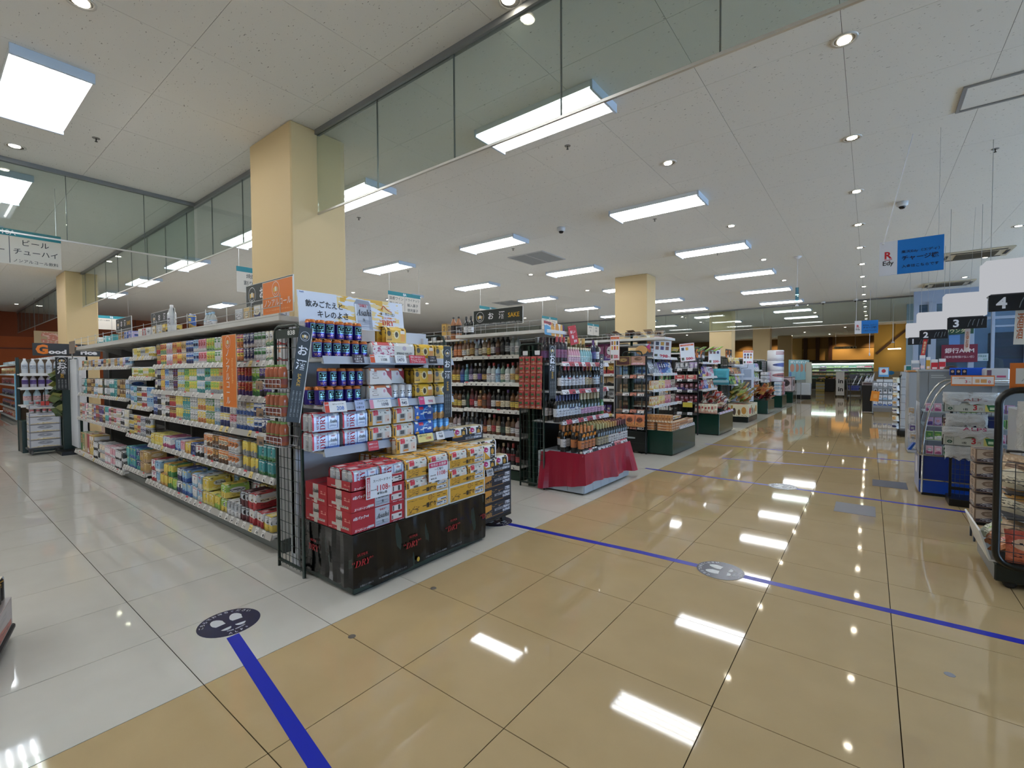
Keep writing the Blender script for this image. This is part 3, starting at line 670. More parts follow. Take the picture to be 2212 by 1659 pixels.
def facings(proto, F, x1, x0, y, z, skus, noun, where, cat, grp, pitch, tiers=1, th=.123, per=(2, 3), rows=1, ypitch=.067, rz=0.0, jit=.0015, sc=None, stop=None, startn=1, tier_prob=1.0):
    """fill from x1 (right) to x0 (left) with kinds of things, each kind a few columns wide"""
    x = x1-pitch/2; n = startn; i = 0
    while x > x0+pitch*.4:
        sk = skus[i % len(skus)]; i += 1
        k = sk[3] if len(sk) > 3 else rnd.randint(*per)
        lab = '%s-%s %s, %s, %s kind from right' % (cn(sk[0]) if sk[0] in PAL else 'pale', cn(sk[2]) if sk[2] != sk[0] else cn(sk[1]), noun, where, ordn(n)); sd = rnd.random(); n += 1
        for _ in range(k):
            if x < x0+pitch*.4: break
            tt = tiers if rnd.random() < tier_prob else max(1, tiers-1)
            for t in range(tt):
                for rw in range(rows):
                    F.put(proto, x+rnd.uniform(-jit, jit), y+rw*ypitch+rnd.uniform(0, .004), z+t*th, lab, '%s %ss %s, kind %d' % (cn(sk[0]), noun, where, n-1), rz=rz+rnd.uniform(-.12, .12), cat=cat, sc=sc, **skin(*sk[:3], sd=sd))
            x -= pitch
    return n
CHU, HIB, BEER, SODA = variant(CAN, 'near_bay_can'), variant(CAN, 'middle_bay_can'), variant(CAN, 'far_bay_can'), variant(CAN, 'mixed_can')  # one can shape under several stems; the drink kinds are left open
k1 = [[('white', 'red', 'orange'), ('cream', 'green', 'white'), ('silver', 'white', 'green'), ('navy', 'white', 'silver'), ('magenta', 'orange', 'yellow'), ('blue', 'lightblue', 'yellow'), ('orange', 'yellow', 'cream'), ('white', 'lime', 'green'), ('lime', 'green', 'yellow'), ('pink', 'white', 'red'), ('lightblue', 'white', 'navy'), ('blue', 'navy', 'white'), ('tan', 'cream', 'gold'), ('orange', 'red', 'yellow'), ('amber', 'gold', 'red'), ('lavender', 'pink', 'white'), ('yellow', 'green', 'red'), ('black', 'red', 'gold'), ('black', 'gold', 'amber')],
    [('navy', 'black', 'silver'), ('cream', 'black', 'purple'), ('lime', 'green', 'white'), ('orange', 'purple', 'red'), ('red', 'purple', 'orange'), ('magenta', 'red', 'white'), ('black', 'pink', 'red'), ('gold', 'silver', 'orange'), ('yellow', 'silver', 'lime'), ('teal', 'white', 'green'), ('white', 'teal', 'lightblue'), ('lime', 'white', 'yellow'), ('lime', 'lemon', 'green'), ('lightblue', 'white', 'lemon'), ('maroon', 'black', 'purple'), ('black', 'white', 'silver'), ('lightblue', 'white', 'blue'), ('amber', 'orange', 'yellow')],
    [('white', 'cream', 'silver'), ('navy', 'black', 'white'), ('white', 'navy', 'blue'), ('white', 'blue', 'lemon'), ('silver', 'blue', 'white'), ('red', 'white', 'pink'), ('yellow', 'navy', 'white'), ('silver', 'lightblue', 'white'), ('green', 'yellow', 'silver'), ('white', 'orange', 'yellow'), ('silver', 'lemon', 'white'), ('teal', 'turquoise', 'yellow'), ('yellow', 'silver', 'lemon'), ('maroon', 'red', 'gold'), ('crimson', 'black', 'white')]]
for r, (z, yf) in enumerate(BAY1[:3]):
    facings(CHU, GF, 6.86, 3.88, yf+.045, z+.002, k1[r], 'chuhai can', '%s shelf, near bay' % SN[r], 'can', '', .0672, 2)
    facings(CHU, GF, 6.86, 3.88, yf+.115, z+.002, k1[r][::3], 'chuhai can', 'back row, %s shelf, near bay' % SN[r], 'can', '', .0672, 1, per=(7, 9)) if r == 2 else None
k2 = [[('white', 'yellow', 'lemon'), ('lemon', 'white', 'yellow'), ('yellow', 'white', 'silver')], [('white', 'yellow', 'lime'), ('white', 'lemon', 'yellow')], [('lightblue', 'white', 'blue'), ('white', 'red', 'silver'), ('silver', 'yellow', 'black'), ('teal', 'white', 'lightblue')], [('silver', 'yellow', 'black'), ('white', 'silver', 'navy'), ('red', 'silver', 'gold'), ('yellow', 'black', 'gold')]]
for r, (z, yf) in enumerate(BAY2[:4]):
    facings(HIB, GF, 3.82, 2.94, yf+.045, z+.002, k2[r], 'highball can', '%s shelf, middle bay' % SN[r], 'can', '', .0672, 1 if r < 2 else 2)
facings(SODA, GF, 2.86, .06, BAY3[0][1]+.045, BAY3[0][0]+.002, [('lightblue', 'white', 'navy'), ('lavender', 'navy', 'white'), ('gold', 'brown', 'cream'), ('blue', 'navy', 'silver'), ('brown', 'gold', 'amber'), ('silver', 'white', 'grey'), ('tan', 'brown', 'gold'), ('cream', 'silver', 'green'), ('brown', 'tan', 'orange')], 'soda can', 'top shelf, far bay', 'can', '', .0672, 1)
facings(BEER, GF, 2.86, .06, BAY3[2][1]+.045, BAY3[2][0]+.002, [('cream', 'silver', 'white'), ('white', 'grey', 'black'), ('pink', 'cream', 'white'), ('silver', 'white', 'red'), ('tan', 'cream', 'brown'), ('white', 'pink', 'magenta'), ('teal', 'white', 'turquoise'), ('cream', 'brown', 'gold'), ('lavender', 'purple', 'maroon'), ('brown', 'tan', 'red'), ('purple', 'navy', 'white'), ('maroon', 'orange', 'cream')], 'beer can', 'third shelf, far bay', 'can', '', .0672, 2, tier_prob=.85)
PB, PN = variant(PACK, 'can_pack'), variant(PACK, 'beer_pack')
facings(PB, GF, 2.86, .06, BAY3[1][1]+.115, BAY3[1][0]+.002, [('white', 'lightblue', 'blue'), ('brown', 'gold', 'cream'), ('tan', 'brown', 'gold'), ('teal', 'turquoise', 'white'), ('white', 'teal', 'silver'), ('silver', 'brown', 'white'), ('white', 'darkgreen', 'silver'), ('black', 'darkgreen', 'gold'), ('white', 'gold', 'cream')], 'six-pack', 'second shelf, far bay', 'six-pack', '', .137, 2, .124, per=(1, 2), rz=PI/2, tier_prob=.8)
facings(PB, GF, 6.86, 6.2, .12, .562, [('teal', 'green', 'white'), ('yellow', 'grey', 'lemon')], 'six-pack', 'fourth shelf, near bay', 'six-pack', '', .145, 2, .124, per=(2, 2), rz=PI/2)
facings(SODA, GF, 6.2, 5.45, .05, .562, [('silver', 'white', 'orange'), ('orange', 'brown', 'cream'), ('brown', 'black', 'amber'), ('cream', 'brown', 'orange')], 'soda can', 'fourth shelf, near bay', 'can', '', .0672, 2, rows=2)
facings(PB, GF, 5.42, 4.6, .11, .562, [('white', 'black', 'red'), ('navy', 'blue', 'white'), ('yellow', 'amber', 'white'), ('pink', 'white', 'red'), ('lightblue', 'blue', 'white')], 'drink pack', 'fourth shelf, near bay', 'six-pack', '', .14, 1, .124, per=(1, 1), rz=PI/2, startn=5)
facings(PB, GF, 4.6, 3.9, .11, .562, [('white', 'magenta', 'lightblue'), ('yellow', 'lemon', 'white'), ('yellow', 'lemon', 'white'), ('white', 'red', 'silver')], 'drink pack', 'fourth shelf, near bay', 'six-pack', '', .14, 1, .124, per=(1, 2), rz=PI/2, startn=10)
bot = [('white', 'yellow', 'silver', 1), ('white', 'red', 'cream', 2), ('silver', 'maroon', 'black', 1), ('silver', 'white', 'grey', 2), ('lime', 'yellow', 'white', 1), ('yellow', 'lime', 'lemon', 1), ('yellow', 'lemon', 'white', 2), ('lightblue', 'white', 'red', 1), ('white', 'lightblue', 'red', 1), ('lightblue', 'blue', 'yellow', 2), ('white', 'navy', 'black', 1), ('lime', 'green', 'yellow', 1), ('yellow', 'green', 'lime', 1), ('yellow', 'amber', 'lemon', 2), ('lightblue', 'white', 'navy', 1), ('white', 'red', 'magenta', 1), ('yellow', 'orange', 'white', 2)]
facings(PN, GF, 6.86, 3.9, .09, .152, bot, 'six-pack', 'bottom shelf, near bay', 'six-pack', '', .137, 2, .124, rz=PI/2, rows=1, tier_prob=.8)
facings(PN, GF, 6.86, 3.9, .30, .152, bot[::2], 'six-pack', 'back bottom shelf, near bay', 'six-pack', '', .137, 2, .124, rz=PI/2, rows=1)
facings(PN, GF, 3.82, 2.94, .09, .202, [('gold', 'tan', 'cream', 1), ('tan', 'gold', 'brown', 1), ('navy', 'teal', 'white', 1), ('teal', 'blue', 'yellow', 2), ('turquoise', 'teal', 'yellow', 1)], 'six-pack', 'bottom shelf, middle bay', 'six-pack', '', .142, 2, .124, rz=PI/2)
facings(PN, GF, 2.86, 1.1, .09, .102, [('black', 'white', 'silver', 1), ('white', 'black', 'grey', 2), ('pink', 'white', 'cream', 2), ('white', 'pink', 'magenta', 2), ('cream', 'silver', 'pink', 2)], 'six-pack', 'bottom shelf, far bay', 'six-pack', '', .142, 2, .124, rz=PI/2)
CART = mk_box('drink_carton', .13, .2, .3)
for n, (x, c) in enumerate(((.96, ('white', 'yellow', 'gold')), (.82, ('white', 'yellow', 'amber')), (.67, ('crimson', 'white', 'red')), (.5, ('tan', 'tan', 'tan')), (.35, ('green', 'cream', 'gold')), (.2, ('brown', 'green', 'gold')))):
    GF.put(CART, x, .03, .102, '%s and %s drink carton on the bottom shelf of far bay, %s from right' % (cn(c[0]), cn(c[1] if c[1] != c[0] else 'plain'), ordn(n+1)), 'cartons on the bottom shelf', cat='carton', **skin(*c))
# stock on the overhead shelf
CUBE6 = mk_box('stock_box', .13, .16, .125); TALLP = variant(TALL, 'tall_can')
ST = [('white', 'grey', 'white'), ('white', 'navy', 'cream'), ('gold', 'tan', 'cream'), ('silver', 'grey', 'white'), ('yellow', 'black', 'gold'), ('silver', 'yellow', 'white'), ('cream', 'grey', 'gold'), ('white', 'grey', 'silver'), ('red', 'crimson', 'white'), ('white', 'tan', 'cream'), ('lavender', 'white', 'blue'), ('blue', 'navy', 'white'), ('brown', 'tan', 'gold'), ('teal', 'white', 'turquoise'), ('turquoise', 'teal', 'white'), ('white', 'teal', 'cream')]
xs = [6.6, 6.45, 6.25, 6.1, 4.15, 3.98, 3.8, 3.6, 3.42, 3.26, 2.8, 2.6, 2.3, 1.9, 1.5, 1.1]
for n, (x, c) in enumerate(zip(xs, ST)):
    GF.put(CUBE6, x, .1, 1.787, '%s and %s stock box on the overhead shelf of the can aisle, %s from right' % (cn(c[0]), cn(c[1]), ordn(n+1)), 'stock boxes above the can aisle', cat='box', rz=rnd.uniform(-.1, .1), **skin(*c))
for n, x in enumerate((5.55, 5.48, 5.41)):
    GF.put(LIQ, x, .1, 1.787, 'clear jar with blue lid on the overhead can-aisle shelf, %s of three' % ordn(n+1), 'blue lidded jars', cat='jar', sc=(1, 1, .62), **skin('#b9c4c6', 'white', 'lightblue'))
GF.put(TALLP, 5.02, .1, 1.787, 'tall blue and yellow can standing alone on the overhead shelf', cat='can', **skin('blue', 'gold', 'yellow'))
GF.put(PET, 4.35, .12, 1.787, 'large clear plastic bottle behind the small sake sign above the cans', cat='bottle', **skin('#c7cdd0', 'silver', 'white'))
# white far-end panel and dark post of the can aisle
e = thing('aisle_end_panel', 'white end panel with dark green post at the far end of the can aisle', 'panel', (-10.95, 1.64, 0))
ob('panel', MB().cbox(.03, 0, .12, .57, .03, 1.6, .004), M('#cfd3da', .5), e); ob('post', MB().cbox(-.05, -.1, 0, .03, .04, 1.62, .006), GRN, e); ob('foot', MB().box(-.05, -.18, 0, .4, .04, .06), BLK, e)
# ================================================================ DISPLAY ENDS
WHL, BLKL, REDL, YELL, NAVL = M('#eceaf0', .45), M('#17171c', .45), M('#c3202e', .45), M('#d9a51e', .45), M('#1b2348', .45)
def mesh_panel(root, lx, ya, yb, zt=1.68, mat=GRN, step=.052, zstep=.075, z0=.03, name='mesh_panel'):
    r = .011; c = .05
    path = [(lx, ya, 0), (lx, ya, zt-c), (lx, ya+c*.3, zt-c*.3), (lx, ya+c, zt), (lx, yb-c, zt), (lx, yb-c*.3, zt-c*.3), (lx, yb, zt-c), (lx, yb, 0)]
    f = ob(name, MB().tube(path, r, 6).tube([(lx, ya, z0+.02), (lx, yb, z0+.02)], r, 6), mat, root)
    w = MB(); n = max(2, round((yb-ya)/step))
    for k in range(1, n): w.tube([(lx, ya+(yb-ya)*k/n, z0), (lx, ya+(yb-ya)*k/n, zt)], .0024, 4)
    k = z0+zstep
    while k < zt-.02: w.tube([(lx+.002, ya, k), (lx+.002, yb, k)], .0024, 4); k += zstep
    ob('wire_mesh', w, mat, f); return f
def endcap(y0, lab, base_h=.372, base_mat=None, W_=1.17, back=None, kick=None, left_mesh=True, right_mesh=True, X0=-2.46, up=None):
    t = thing('display_end', lab, 'shelving', (X0, y0, 0), PI/2)
    ob('base', MB().cbox(0, .0, .012, W_, .60, base_h, .006, 0, None), base_mat or GRN, t)
    ob('kick_plate', MB().box(.02, .02, 0, W_-.02, .58, .012), BLK, t)
    ob('back_panel', MB().box(0, .69, .1, W_, .72, 1.7), back or M('#c9cbd2', .5), t)
    for lx in (.03, W_-.03): ob('upright', MB().cbox(lx-.03, .66, 0, lx+.03, .75, 1.66, .004), up or GRN2, t)
    if left_mesh: mesh_panel(t, -.045, .49, .83)
    if right_mesh: mesh_panel(t, W_+.03, .49, .83)
    return t, Frame(X0, y0, PI/2)
EA, EF = endcap(1.594, 'beer display end with black film-wrapped base, shelves and dark green mesh sides', W_=1.22, up=M('#c4c7cf', .5))
# printed black film wrapped over the base
fb = MB(); ra = random.Random(5); NX = 44; NZ = 12
def wr(s, z): return .006+.0045*math.sin(s*23+z*7)*math.sin(z*11+s*5)+.004*math.sin(s*9.0+1.3)+.003*math.sin(s*51+z*3)
def filmpt(s, z):       # s runs along the left end then the front
    d = wr(s, z)
    if s < .60: return (-d, .60-s, z)
    return (s-.60, -d, z)
ss = [0+.6*i/14 for i in range(15)]+[.6+1.22*i/NX for i in range(1, NX+1)]
for i in range(len(ss)-1):
    for j in range(NZ):
        def zz(s, j): lo = .035+.014*math.sin(s*6)+(.02 if abs(s-.62) < .1 else 0); return lo+(.374-lo)*j/NZ
        a, b = ss[i], ss[i+1]
        fb.q([filmpt(a, zz(a, j)), filmpt(b, zz(b, j)), filmpt(b, zz(b, j+1)), filmpt(a, zz(a, j+1))], 0, None, True)
fl = ob('printed_film', fb, M('#060608', .14, 0, .34, .12), EA)
DRYR = M('#a31420', .4)
for x, z, s in ((.45, .195, 1.0), (.835, .205, 1.0)):
    T('“'+sbi('DRY')+'”', DRYR, fl, x, z, w=.15*s, y=-.016, bold=0); T(sb('SUPER'), DRYR, fl, x+.01, z+.052, w=.07*s, y=-.016, bold=0)
T('“'+sbi('DRY')+'”', DRYR, fl, .06, .20, w=.15, y=-.016, bold=0); T(sb('SUPER'), DRYR, fl, .06, .25, w=.075, y=-.016, bold=0)
T('“'+sb('D'), DRYR, fl, 1.175, .20, w=.06, y=-.014, bold=0)
o = T(sb('DRY'), DRYR, fl, -.016, .215, w=.12, bold=0, y=.42, rotv=(0, 0, -PI/2)); o = T(sb('SUPER'), DRYR, fl, -.016, .262, w=.07, bold=0, y=.42, rotv=(0, 0, -PI/2))
for x in (.22, .75): T('お酒は二十歳になってから 飲酒運転は法律で禁止されています', M('#8f8f92', .5), fl, x, .055+(.01 if x > .5 else 0), w=.36, y=-.014, bold=0)
ob('seal', MB().prism([(.5+.012*math.cos(a), .075+.016*math.sin(a)) for a in [2*PI*i/12 for i in range(12)]], -.0155, -.0145), M('#c9a43a', .4), fl)
sz = (1.455, 1.148, .858)
for z in sz: shelf(EA, .0, 1.16, .30, .69, z, (), rail=M('#aeb6c6', .2), mat=M('#d3d6da', .35), railh=.055)
for z in (.858, 1.148): ob('lip_film', MB().box(.0, .292, z+.018, 1.16, .293, z+.03), GLASS('#c6d6ee'), EA)
for k in (.37, .88): 
    for z in sz[:2]: ob('bracket', MB().prism([(.30, z-.03), (.69, z-.03), (.69, z-.13)], -.006, .006), M('#2c3036', .4), EA, (k, 0, 0), (0, 0, PI/2))
# cards clipped on the rails
def card(F, lx, ly, z, w, h, lab, lines, bg='#e9e9ec', tilt=-.25, group=None, name='price_card'):
    o = board(name, lab, 'price card', F.at(lx, ly, z), w, h, F.rz, bg, .0018, tilt, group)
    for (s, mat, x, zz, ww, hh) in lines: T(s, mat, o, x*w, zz*h, w=ww*w if ww else None, h=hh*h if hh else None, y=-.0012)
    return o
def strip(o, w, h, x0, x1, z0, z1, col): ob('panel', MB().box(x0*w, -.0008, z0*h, x1*w, 0, z1*h), M(col, .45), o)
c = card(EF, .24, .268, 1.456, .088, .058, 'dark card reading this is alcohol, left end of the top display rail', [('これは', WHL, 0, .27, .5, None), ('お酒です', WHL, 0, -.05, .7, None), ('年齢確認', WHL, 0, -.34, .6, None)], '#3a2f3c')
c = card(EF, .415, .268, 1.458, .165, .06, 'white price card 1108 under the paisley pack on the top rail', [('1108', BLKL, .2, -.1, .3, None), ('サマーホリデー', BLKL, .12, .28, .4, None), ('お買得', WHL, -.38, .25, .18, None)]); strip(c, .165, .06, -.49, -.27, -.48, .48, '#d2552f')
c = card(EF, .597, .268, 1.458, .1, .058, 'small white price card 1470 on the top rail', [('1470', NAVL, 0, -.1, .6, None), ('クラフト', BLKL, 0, .3, .6, None)])
c = card(EF, .757, .268, 1.46, .16, .062, 'red notice card with white print on the top rail', [('酒類は 年齢確認ボタンと', WHL, 0, .27, .85, None), ('ポイントです', WHL, -.12, -.02, .6, None), ('ご了承ください', WHL, 0, -.3, .8, None)], '#c43447')
c = card(EF, .91, .268, 1.46, .088, .06, 'dark card reading this is alcohol, right end of the top display rail', [('これは', WHL, 0, .27, .5, None), ('お酒です', WHL, 0, -.12, .7, None)], '#34343f')
c = card(EF, .068, .268, 1.142, .155, .07, 'white price card 208 in blue under the purple cans', [('208', M('#2f6fc0', .4), .2, -.15, .34, None), ('缶チューハイ 350', BLKL, .12, .25, .5, None), ('お買得', WHL, -.4, .2, .17, None)]); strip(c, .155, .07, -.49, -.3, -.48, .48, '#d2452f')
c = card(EF, .248, .268, 1.14, .075, .07, 'pale blue card reading this is alcohol on the middle rail', [('これは', NAVL, 0, .2, .6, None), ('お酒です', NAVL, 0, -.2, .8, None)], '#aebbe0')
c = card(EF, .415, .268, 1.142, .18, .064, 'white price card 1098 on the middle display rail', [('1098', NAVL, .2, -.1, .32, None), ('プレミアム 6缶', BLKL, .1, .28, .5, None)]); strip(c, .18, .064, -.49, -.33, -.48, .48, '#d98ba4')
c = card(EF, .614, .268, 1.142, .095, .062, 'white price card with red side 945 on the middle rail', [('945', NAVL, .1, -.12, .5, None), ('ホワイト', BLKL, .1, .28, .5, None)]); strip(c, .095, .062, -.49, -.3, -.48, .48, '#cf3d44')
c = card(EF, .848, .268, 1.142, .165, .064, 'white price card with magenta panel on the middle rail', [('998', M('#c23a70', .4), .2, -.12, .28, None), ('今週の', WHL, -.33, .2, .22, None)]); strip(c, .165, .064, -.49, -.17, -.48, .48, '#d4447c')
c = card(EF, .35, .268, .852, .085, .066, 'small red notice card on the lowest display rail', [('酒類ポイント', WHL, 0, .2, .8, None), ('ご了承ください', WHL, 0, -.15, .85, None)], '#c63a48')
c = card(EF, .83, .268, .852, .155, .064, 'yellow price card 1098 under the blue packs', [('1098', REDL, .18, -.08, .35, None), ('6缶パック', BLKL, -.15, .28, .5, None)], '#e9d98c')
c = card(EF, .985, .268, .852, .085, .064, 'white price card beside the yellow one on the lowest rail', [('968', NAVL, .05, -.1, .5, None), ('350ml', BLKL, 0, .28, .5, None)])
# dark purple cans with a black print panel and a copper rim
x = N('purple_can'); u, v = x.uv(); uu = x.math('FRACT', x.math('ADD', x.math('MULTIPLY', u, 2), .5))
col = x.mix(x.math('MULTIPLY', x.math('ABSOLUTE', x.math('SUBTRACT', uu, .5)), 1.6), lin('#3a2f9a'), lin('#241457')); uv2 = (uu, v)
col = x.mix(x.rect(.24, .36, .76, .80, uv2), col, lin('#0c0c12')); col = x.mix(x.math('SUBTRACT', x.rect(.22, .34, .78, .82, uv2), x.rect(.26, .38, .74, .78, uv2)), col, lin('#7fb6c8'))
col = x.mix(x.mul(x.rect(.3, .42, .7, .74, uv2), x.print_(13, 9, .38, 2, .35, uv2)), col, lin('#8fd2de')); col = x.mix(x.mul(x.rect(.3, .1, .7, .28, uv2), x.print_(15, 12, .45, 3, .35, uv2)), col, lin('#d9a98a')); col = x.mix(x.math('GREATER_THAN', v, .86), col, lin('#c8743c'))
PUR = x.fin(col, .2, .35)
PCAN = setp(ob('cocktail_can', MB().lathe([(.025, 0), (.031, .005), (.0325, .010), (.0325, .107), (.0275, .117)], 16, ms=[1, 0, 0, 0], cap0=False, cap1=False), [PUR, ALU], link=False))
setp(ob('lid', MB().lathe([(.0275, .117), (.0272, .121), (.0235, .121), (.0225, .118)], 16, cap0=False), M('#b8703f', .25, .8), PCAN, link=False))
def cans(z, x0, n, tag_, rows=1, y=.345):
    for k in range(n):
        for r in range(rows): EF.put(PCAN, x0+k*.0675+rnd.uniform(-.002, .002), y+r*.068, z, 'purple cocktail can, %s' % tag_, 'purple cans, %s' % tag_, rz=rnd.uniform(-.5, .5), cat='can')
cans(1.457, -.01, 6, 'lower tier of the top display shelf'); cans(1.5785, -.055, 6, 'upper tier on the top display shelf'); cans(1.15, .0, 5, 'lower tier on the middle display shelf', 1); cans(1.2715, .02, 5, 'upper tier on the middle display shelf'); cans(1.15, -.02, 5, 'back row of the middle display shelf', 1, .44)
# hero packs
FRC = [('r', .03, .05, .97, .97, '#c3cbdd'), ('r', .56, .12, .93, .95, '#5a6ea6'), ('r', .585, .14, .905, .93, '#d5dbe8'), ('r', .64, .7, .86, .8, '#e8dfe6'), ('r', .0, .05, .06, .99, '#c22a3a'), ('t', .62, .2, .88, .34, 9, 14, .5, '#7d88a8')]
DRYF = ART('dry_pack_front', '#aab2c4', FRC, .3, .3); DRYT = ART('dry_pack_top', '#b5202e', [('r', .1, .3, .4, .7, '#e0d5d6'), ('e', .5, .5, .05, .16, '#2a0c10'), ('e', .72, .5, .05, .16, '#2a0c10'), ('t', .6, .3, .95, .8, 14, 7, .5, '#d88a90')], .4)
DRY = mk_pack('beer_pack', DRYF, DRYT); 
RL = M('#b81f3a', .4); BK = M('#101014', .4)
T(sb('DRY'), RL, DRY, -.025, .063, w=.1, h=.034, y=-.0685, bold=0, rot=-PI/2, link=False); T(sb('SUPER'), RL, DRY, -.058, .06, w=.085, h=.016, y=-.0685, bold=0, rot=-PI/2, link=False); T(sbi('Asahi'), BK, DRY, .049, .066, w=.056, h=.024, y=-.0685, bold=0, link=False); T(sb('DRY'), RL, DRY, .049, .092, w=.03, h=.010, y=-.0685, bold=0, link=False)
for ch in KIDS[DRY.name]:
    if ch.name.startswith('can'): ch['c1'], ch['c2'], ch['c3'] = P('silver'), P('silver'), P('#e8e8ea')
ICF = ART('yellow_pack_front', '#dcd9d2', [('r', 0, 0, .17, 1, '#d79c26'), ('r', .05, .25, .11, .8, '#2a2016'), ('r', .2, .62, .42, .95, '#d63a4a'), ('t', .22, .66, .4, .9, 7, 3, .4, '#f0e0e0'), ('r', .3, .1, .62, .6, '#b9b3ac'), ('r', .36, .3, .56, .56, '#53514f'), ('r', .34, .1, .58, .22, '#d88a34'), ('t', .46, .68, .95, .9, 20, 6, .55, '#6a6660'), ('r', .72, .15, .92, .62, '#e0c9bb'), ('t', .74, .2, .9, .58, 6, 6, .5, '#b0705a')], .4)
ICT = ART('yellow_pack_top', '#d9a02c', [('r', .3, .25, .8, .75, '#e6dcc6'), ('e', .72, .3, .07, .12, '#23201c'), ('t', .34, .35, .7, .7, 9, 4, .5, '#c8a45a')], .4)
ICH = mk_pack('beer_pack', ICF, ICT)
for ch in KIDS[ICH.name]: ch['c1'], ch['c2'], ch['c3'] = P('#d9d2c4'), P('#cbb68a'), P('#b86a4a')
GOF = ART('gold_pack_front', '#dfb02c', [('r', .04, .1, .28, .92, '#c99a22'), ('e', .15, .62, .09, .2, '#3f3420'), ('e', .52, .55, .13, .3, '#e8d7a0'), ('e', .52, .55, .08, .2, '#4a3b2a'), ('r', .72, .1, .94, .9, '#e39a2a'), ('r', .72, .62, .94, .86, '#efe6d8'), ('t', .3, .5, .42, .9, 4, 9, .5, '#f3ead0'), ('t', .05, .1, .28, .3, 8, 8, .5, '#503c1c')], .35)
GOT = ART('gold_pack_top', '#e0b436', [('e', .5, .5, .06, .16, '#3a2f1c'), ('r', .1, .3, .35, .7, '#ecd892')], .4)
GOL = mk_pack('beer_pack', GOF, GOT)
for ch in KIDS[GOL.name]: ch['c1'], ch['c2'], ch['c3'] = P('#c8a02c'), P('#b88c20'), P('#4a3c24')
BLF = ART('blue_pack_front', '#1f5fc0', [('e', .75, .45, .32, .5, '#4fa0e0'), ('e', .8, .4, .3, .5, '#1a4aa8'), ('r', .25, .74, .48, .94, '#d2344a'), ('t', .1, .38, .9, .62, 16, 3.5, .35, '#e0eaf6'), ('t', .4, .7, .8, .8, 14, 8, .5, '#a8c8ec'), ('e', .15, .2, .1, .12, '#e0a030')], .3)
BLT = ART('blue_pack_top', '#2c72cc', [('e', .5, .5, .07, .16, '#10305c'), ('r', .1, .3, .4, .7, '#8fb8e4')], .4); BLU = mk_pack('beer_pack', BLF, BLT)
WHF = ART('white_pack_front', '#e4dcd8', [('d', .55, .06, 1, .94, 1.0, .55, 1.12, '#a8283c'), ('e', .66, .62, .12, .3, '#e9dfe2'), ('e', .66, .68, .05, .12, '#c890a0'), ('t', .12, .3, .4, .85, 6, 10, .6, '#8a7a72'), ('e', .26, .9, .06, .08, '#d0574a'), ('r', 0, .9, 1, 1, '#d8845a')], .4)
WHTp = mk_pack('beer_pack', WHF, ART('white_pack_top', '#d98a66', [('r', .1, .2, .9, .8, '#e0d4cc')], .4))
PAF = ART('paisley_pack_front', '#e6dedd', [('n', 0, .05, 1, .8, 5, .55, '#b04a66'), ('n', 0, .05, 1, .8, 9, .6, '#d58aa0'), ('r', 0, .86, 1, 1, '#c0303a')], .4); PAI = mk_pack('beer_pack', PAF, ART('paisley_pack_top', '#c2343c', [('r', .2, .3, .8, .7, '#e6d0c8')], .4))
SPF = ART('cream_pack_front', '#dcd6cc', [('e', .5, .72, .1, .16, '#b9a9b8'), ('r', .08, .12, .92, .14, '#a89c90')], .4); SPV = mk_pack('beer_pack', SPF, ART('cream_pack_top', '#d8d2c6', [('e', .5, .5, .06, .14, '#3a342c')], .4)); T('SPRING VALLEY', BLKL, SPV, 0, .045, w=.15, h=.016, y=-.0685, link=False)
BIF = ART('black_pack_front', '#e8e6e8', [('r', 0, 0, .1, 1, '#19191c'), ('d', .1, 0, .6, 1, -1, -.7, -.62, '#d9a03a'), ('e', .3, .74, .15, .2, '#b3266a'), ('t', .2, .68, .4, .8, 7, 4, .4, '#efd0e0'), ('r', .58, .0, .93, .92, '#1c1c20'), ('e', .74, .55, .1, .25, '#c9973e'), ('t', .62, .1, .9, .3, 8, 7, .5, '#d8d8d8')], .35)
BIT = mk_pack('beer_pack', BIF, ART('black_pack_top', '#d9cfb8', [('r', .1, .2, .9, .8, '#c4b78e'), ('e', .5, .5, .06, .16, '#1a1814')], .4))
for ch in KIDS[BIT.name]: ch['c1'], ch['c2'], ch['c3'] = P('#1c1b1c'), P('#2a2622'), P('#b88c40')
def putp(p, x, y, z, lab, grp): return EF.put(p, x, y, z, lab, grp, cat='six-pack', rz=rnd.uniform(-.025, .025))
putp(PAI, .475, .37, 1.457, 'white six-pack with pink paisley print and red top on the top display shelf', None); putp(SPV, .66, .37, 1.457, 'cream six-pack with plain lettering on the top display shelf', None)
for k, xx in enumerate((.865, 1.065)): putp(GOL, xx, .37, 1.457, 'golden yellow beer six-pack on the top display shelf, lower tier', 'yellow packs on the top display shelf')
putp(GOL, .64, .44, 1.58, 'single golden yellow six-pack stacked highest on the top display shelf', None)
for t in (0, 1): putp(WHTp, .445, .37, 1.15+t*.1225, 'white six-pack with dull red corner, %s tier, middle display shelf' % ('lower', 'upper')[t], None)
putp(WHTp, .64, .47, 1.2725, 'white six-pack with dull red corner set back, upper tier, middle display shelf', None)
for k in range(3): EF.put(CAN, .585+.068*k, .345, 1.15, 'white can with dark lettering and copper lid on the middle display shelf', 'three white cans on the middle display shelf', cat='can', **skin('#dcd8da', '#cfc6c4', '#e0d9d6', sd=.3))
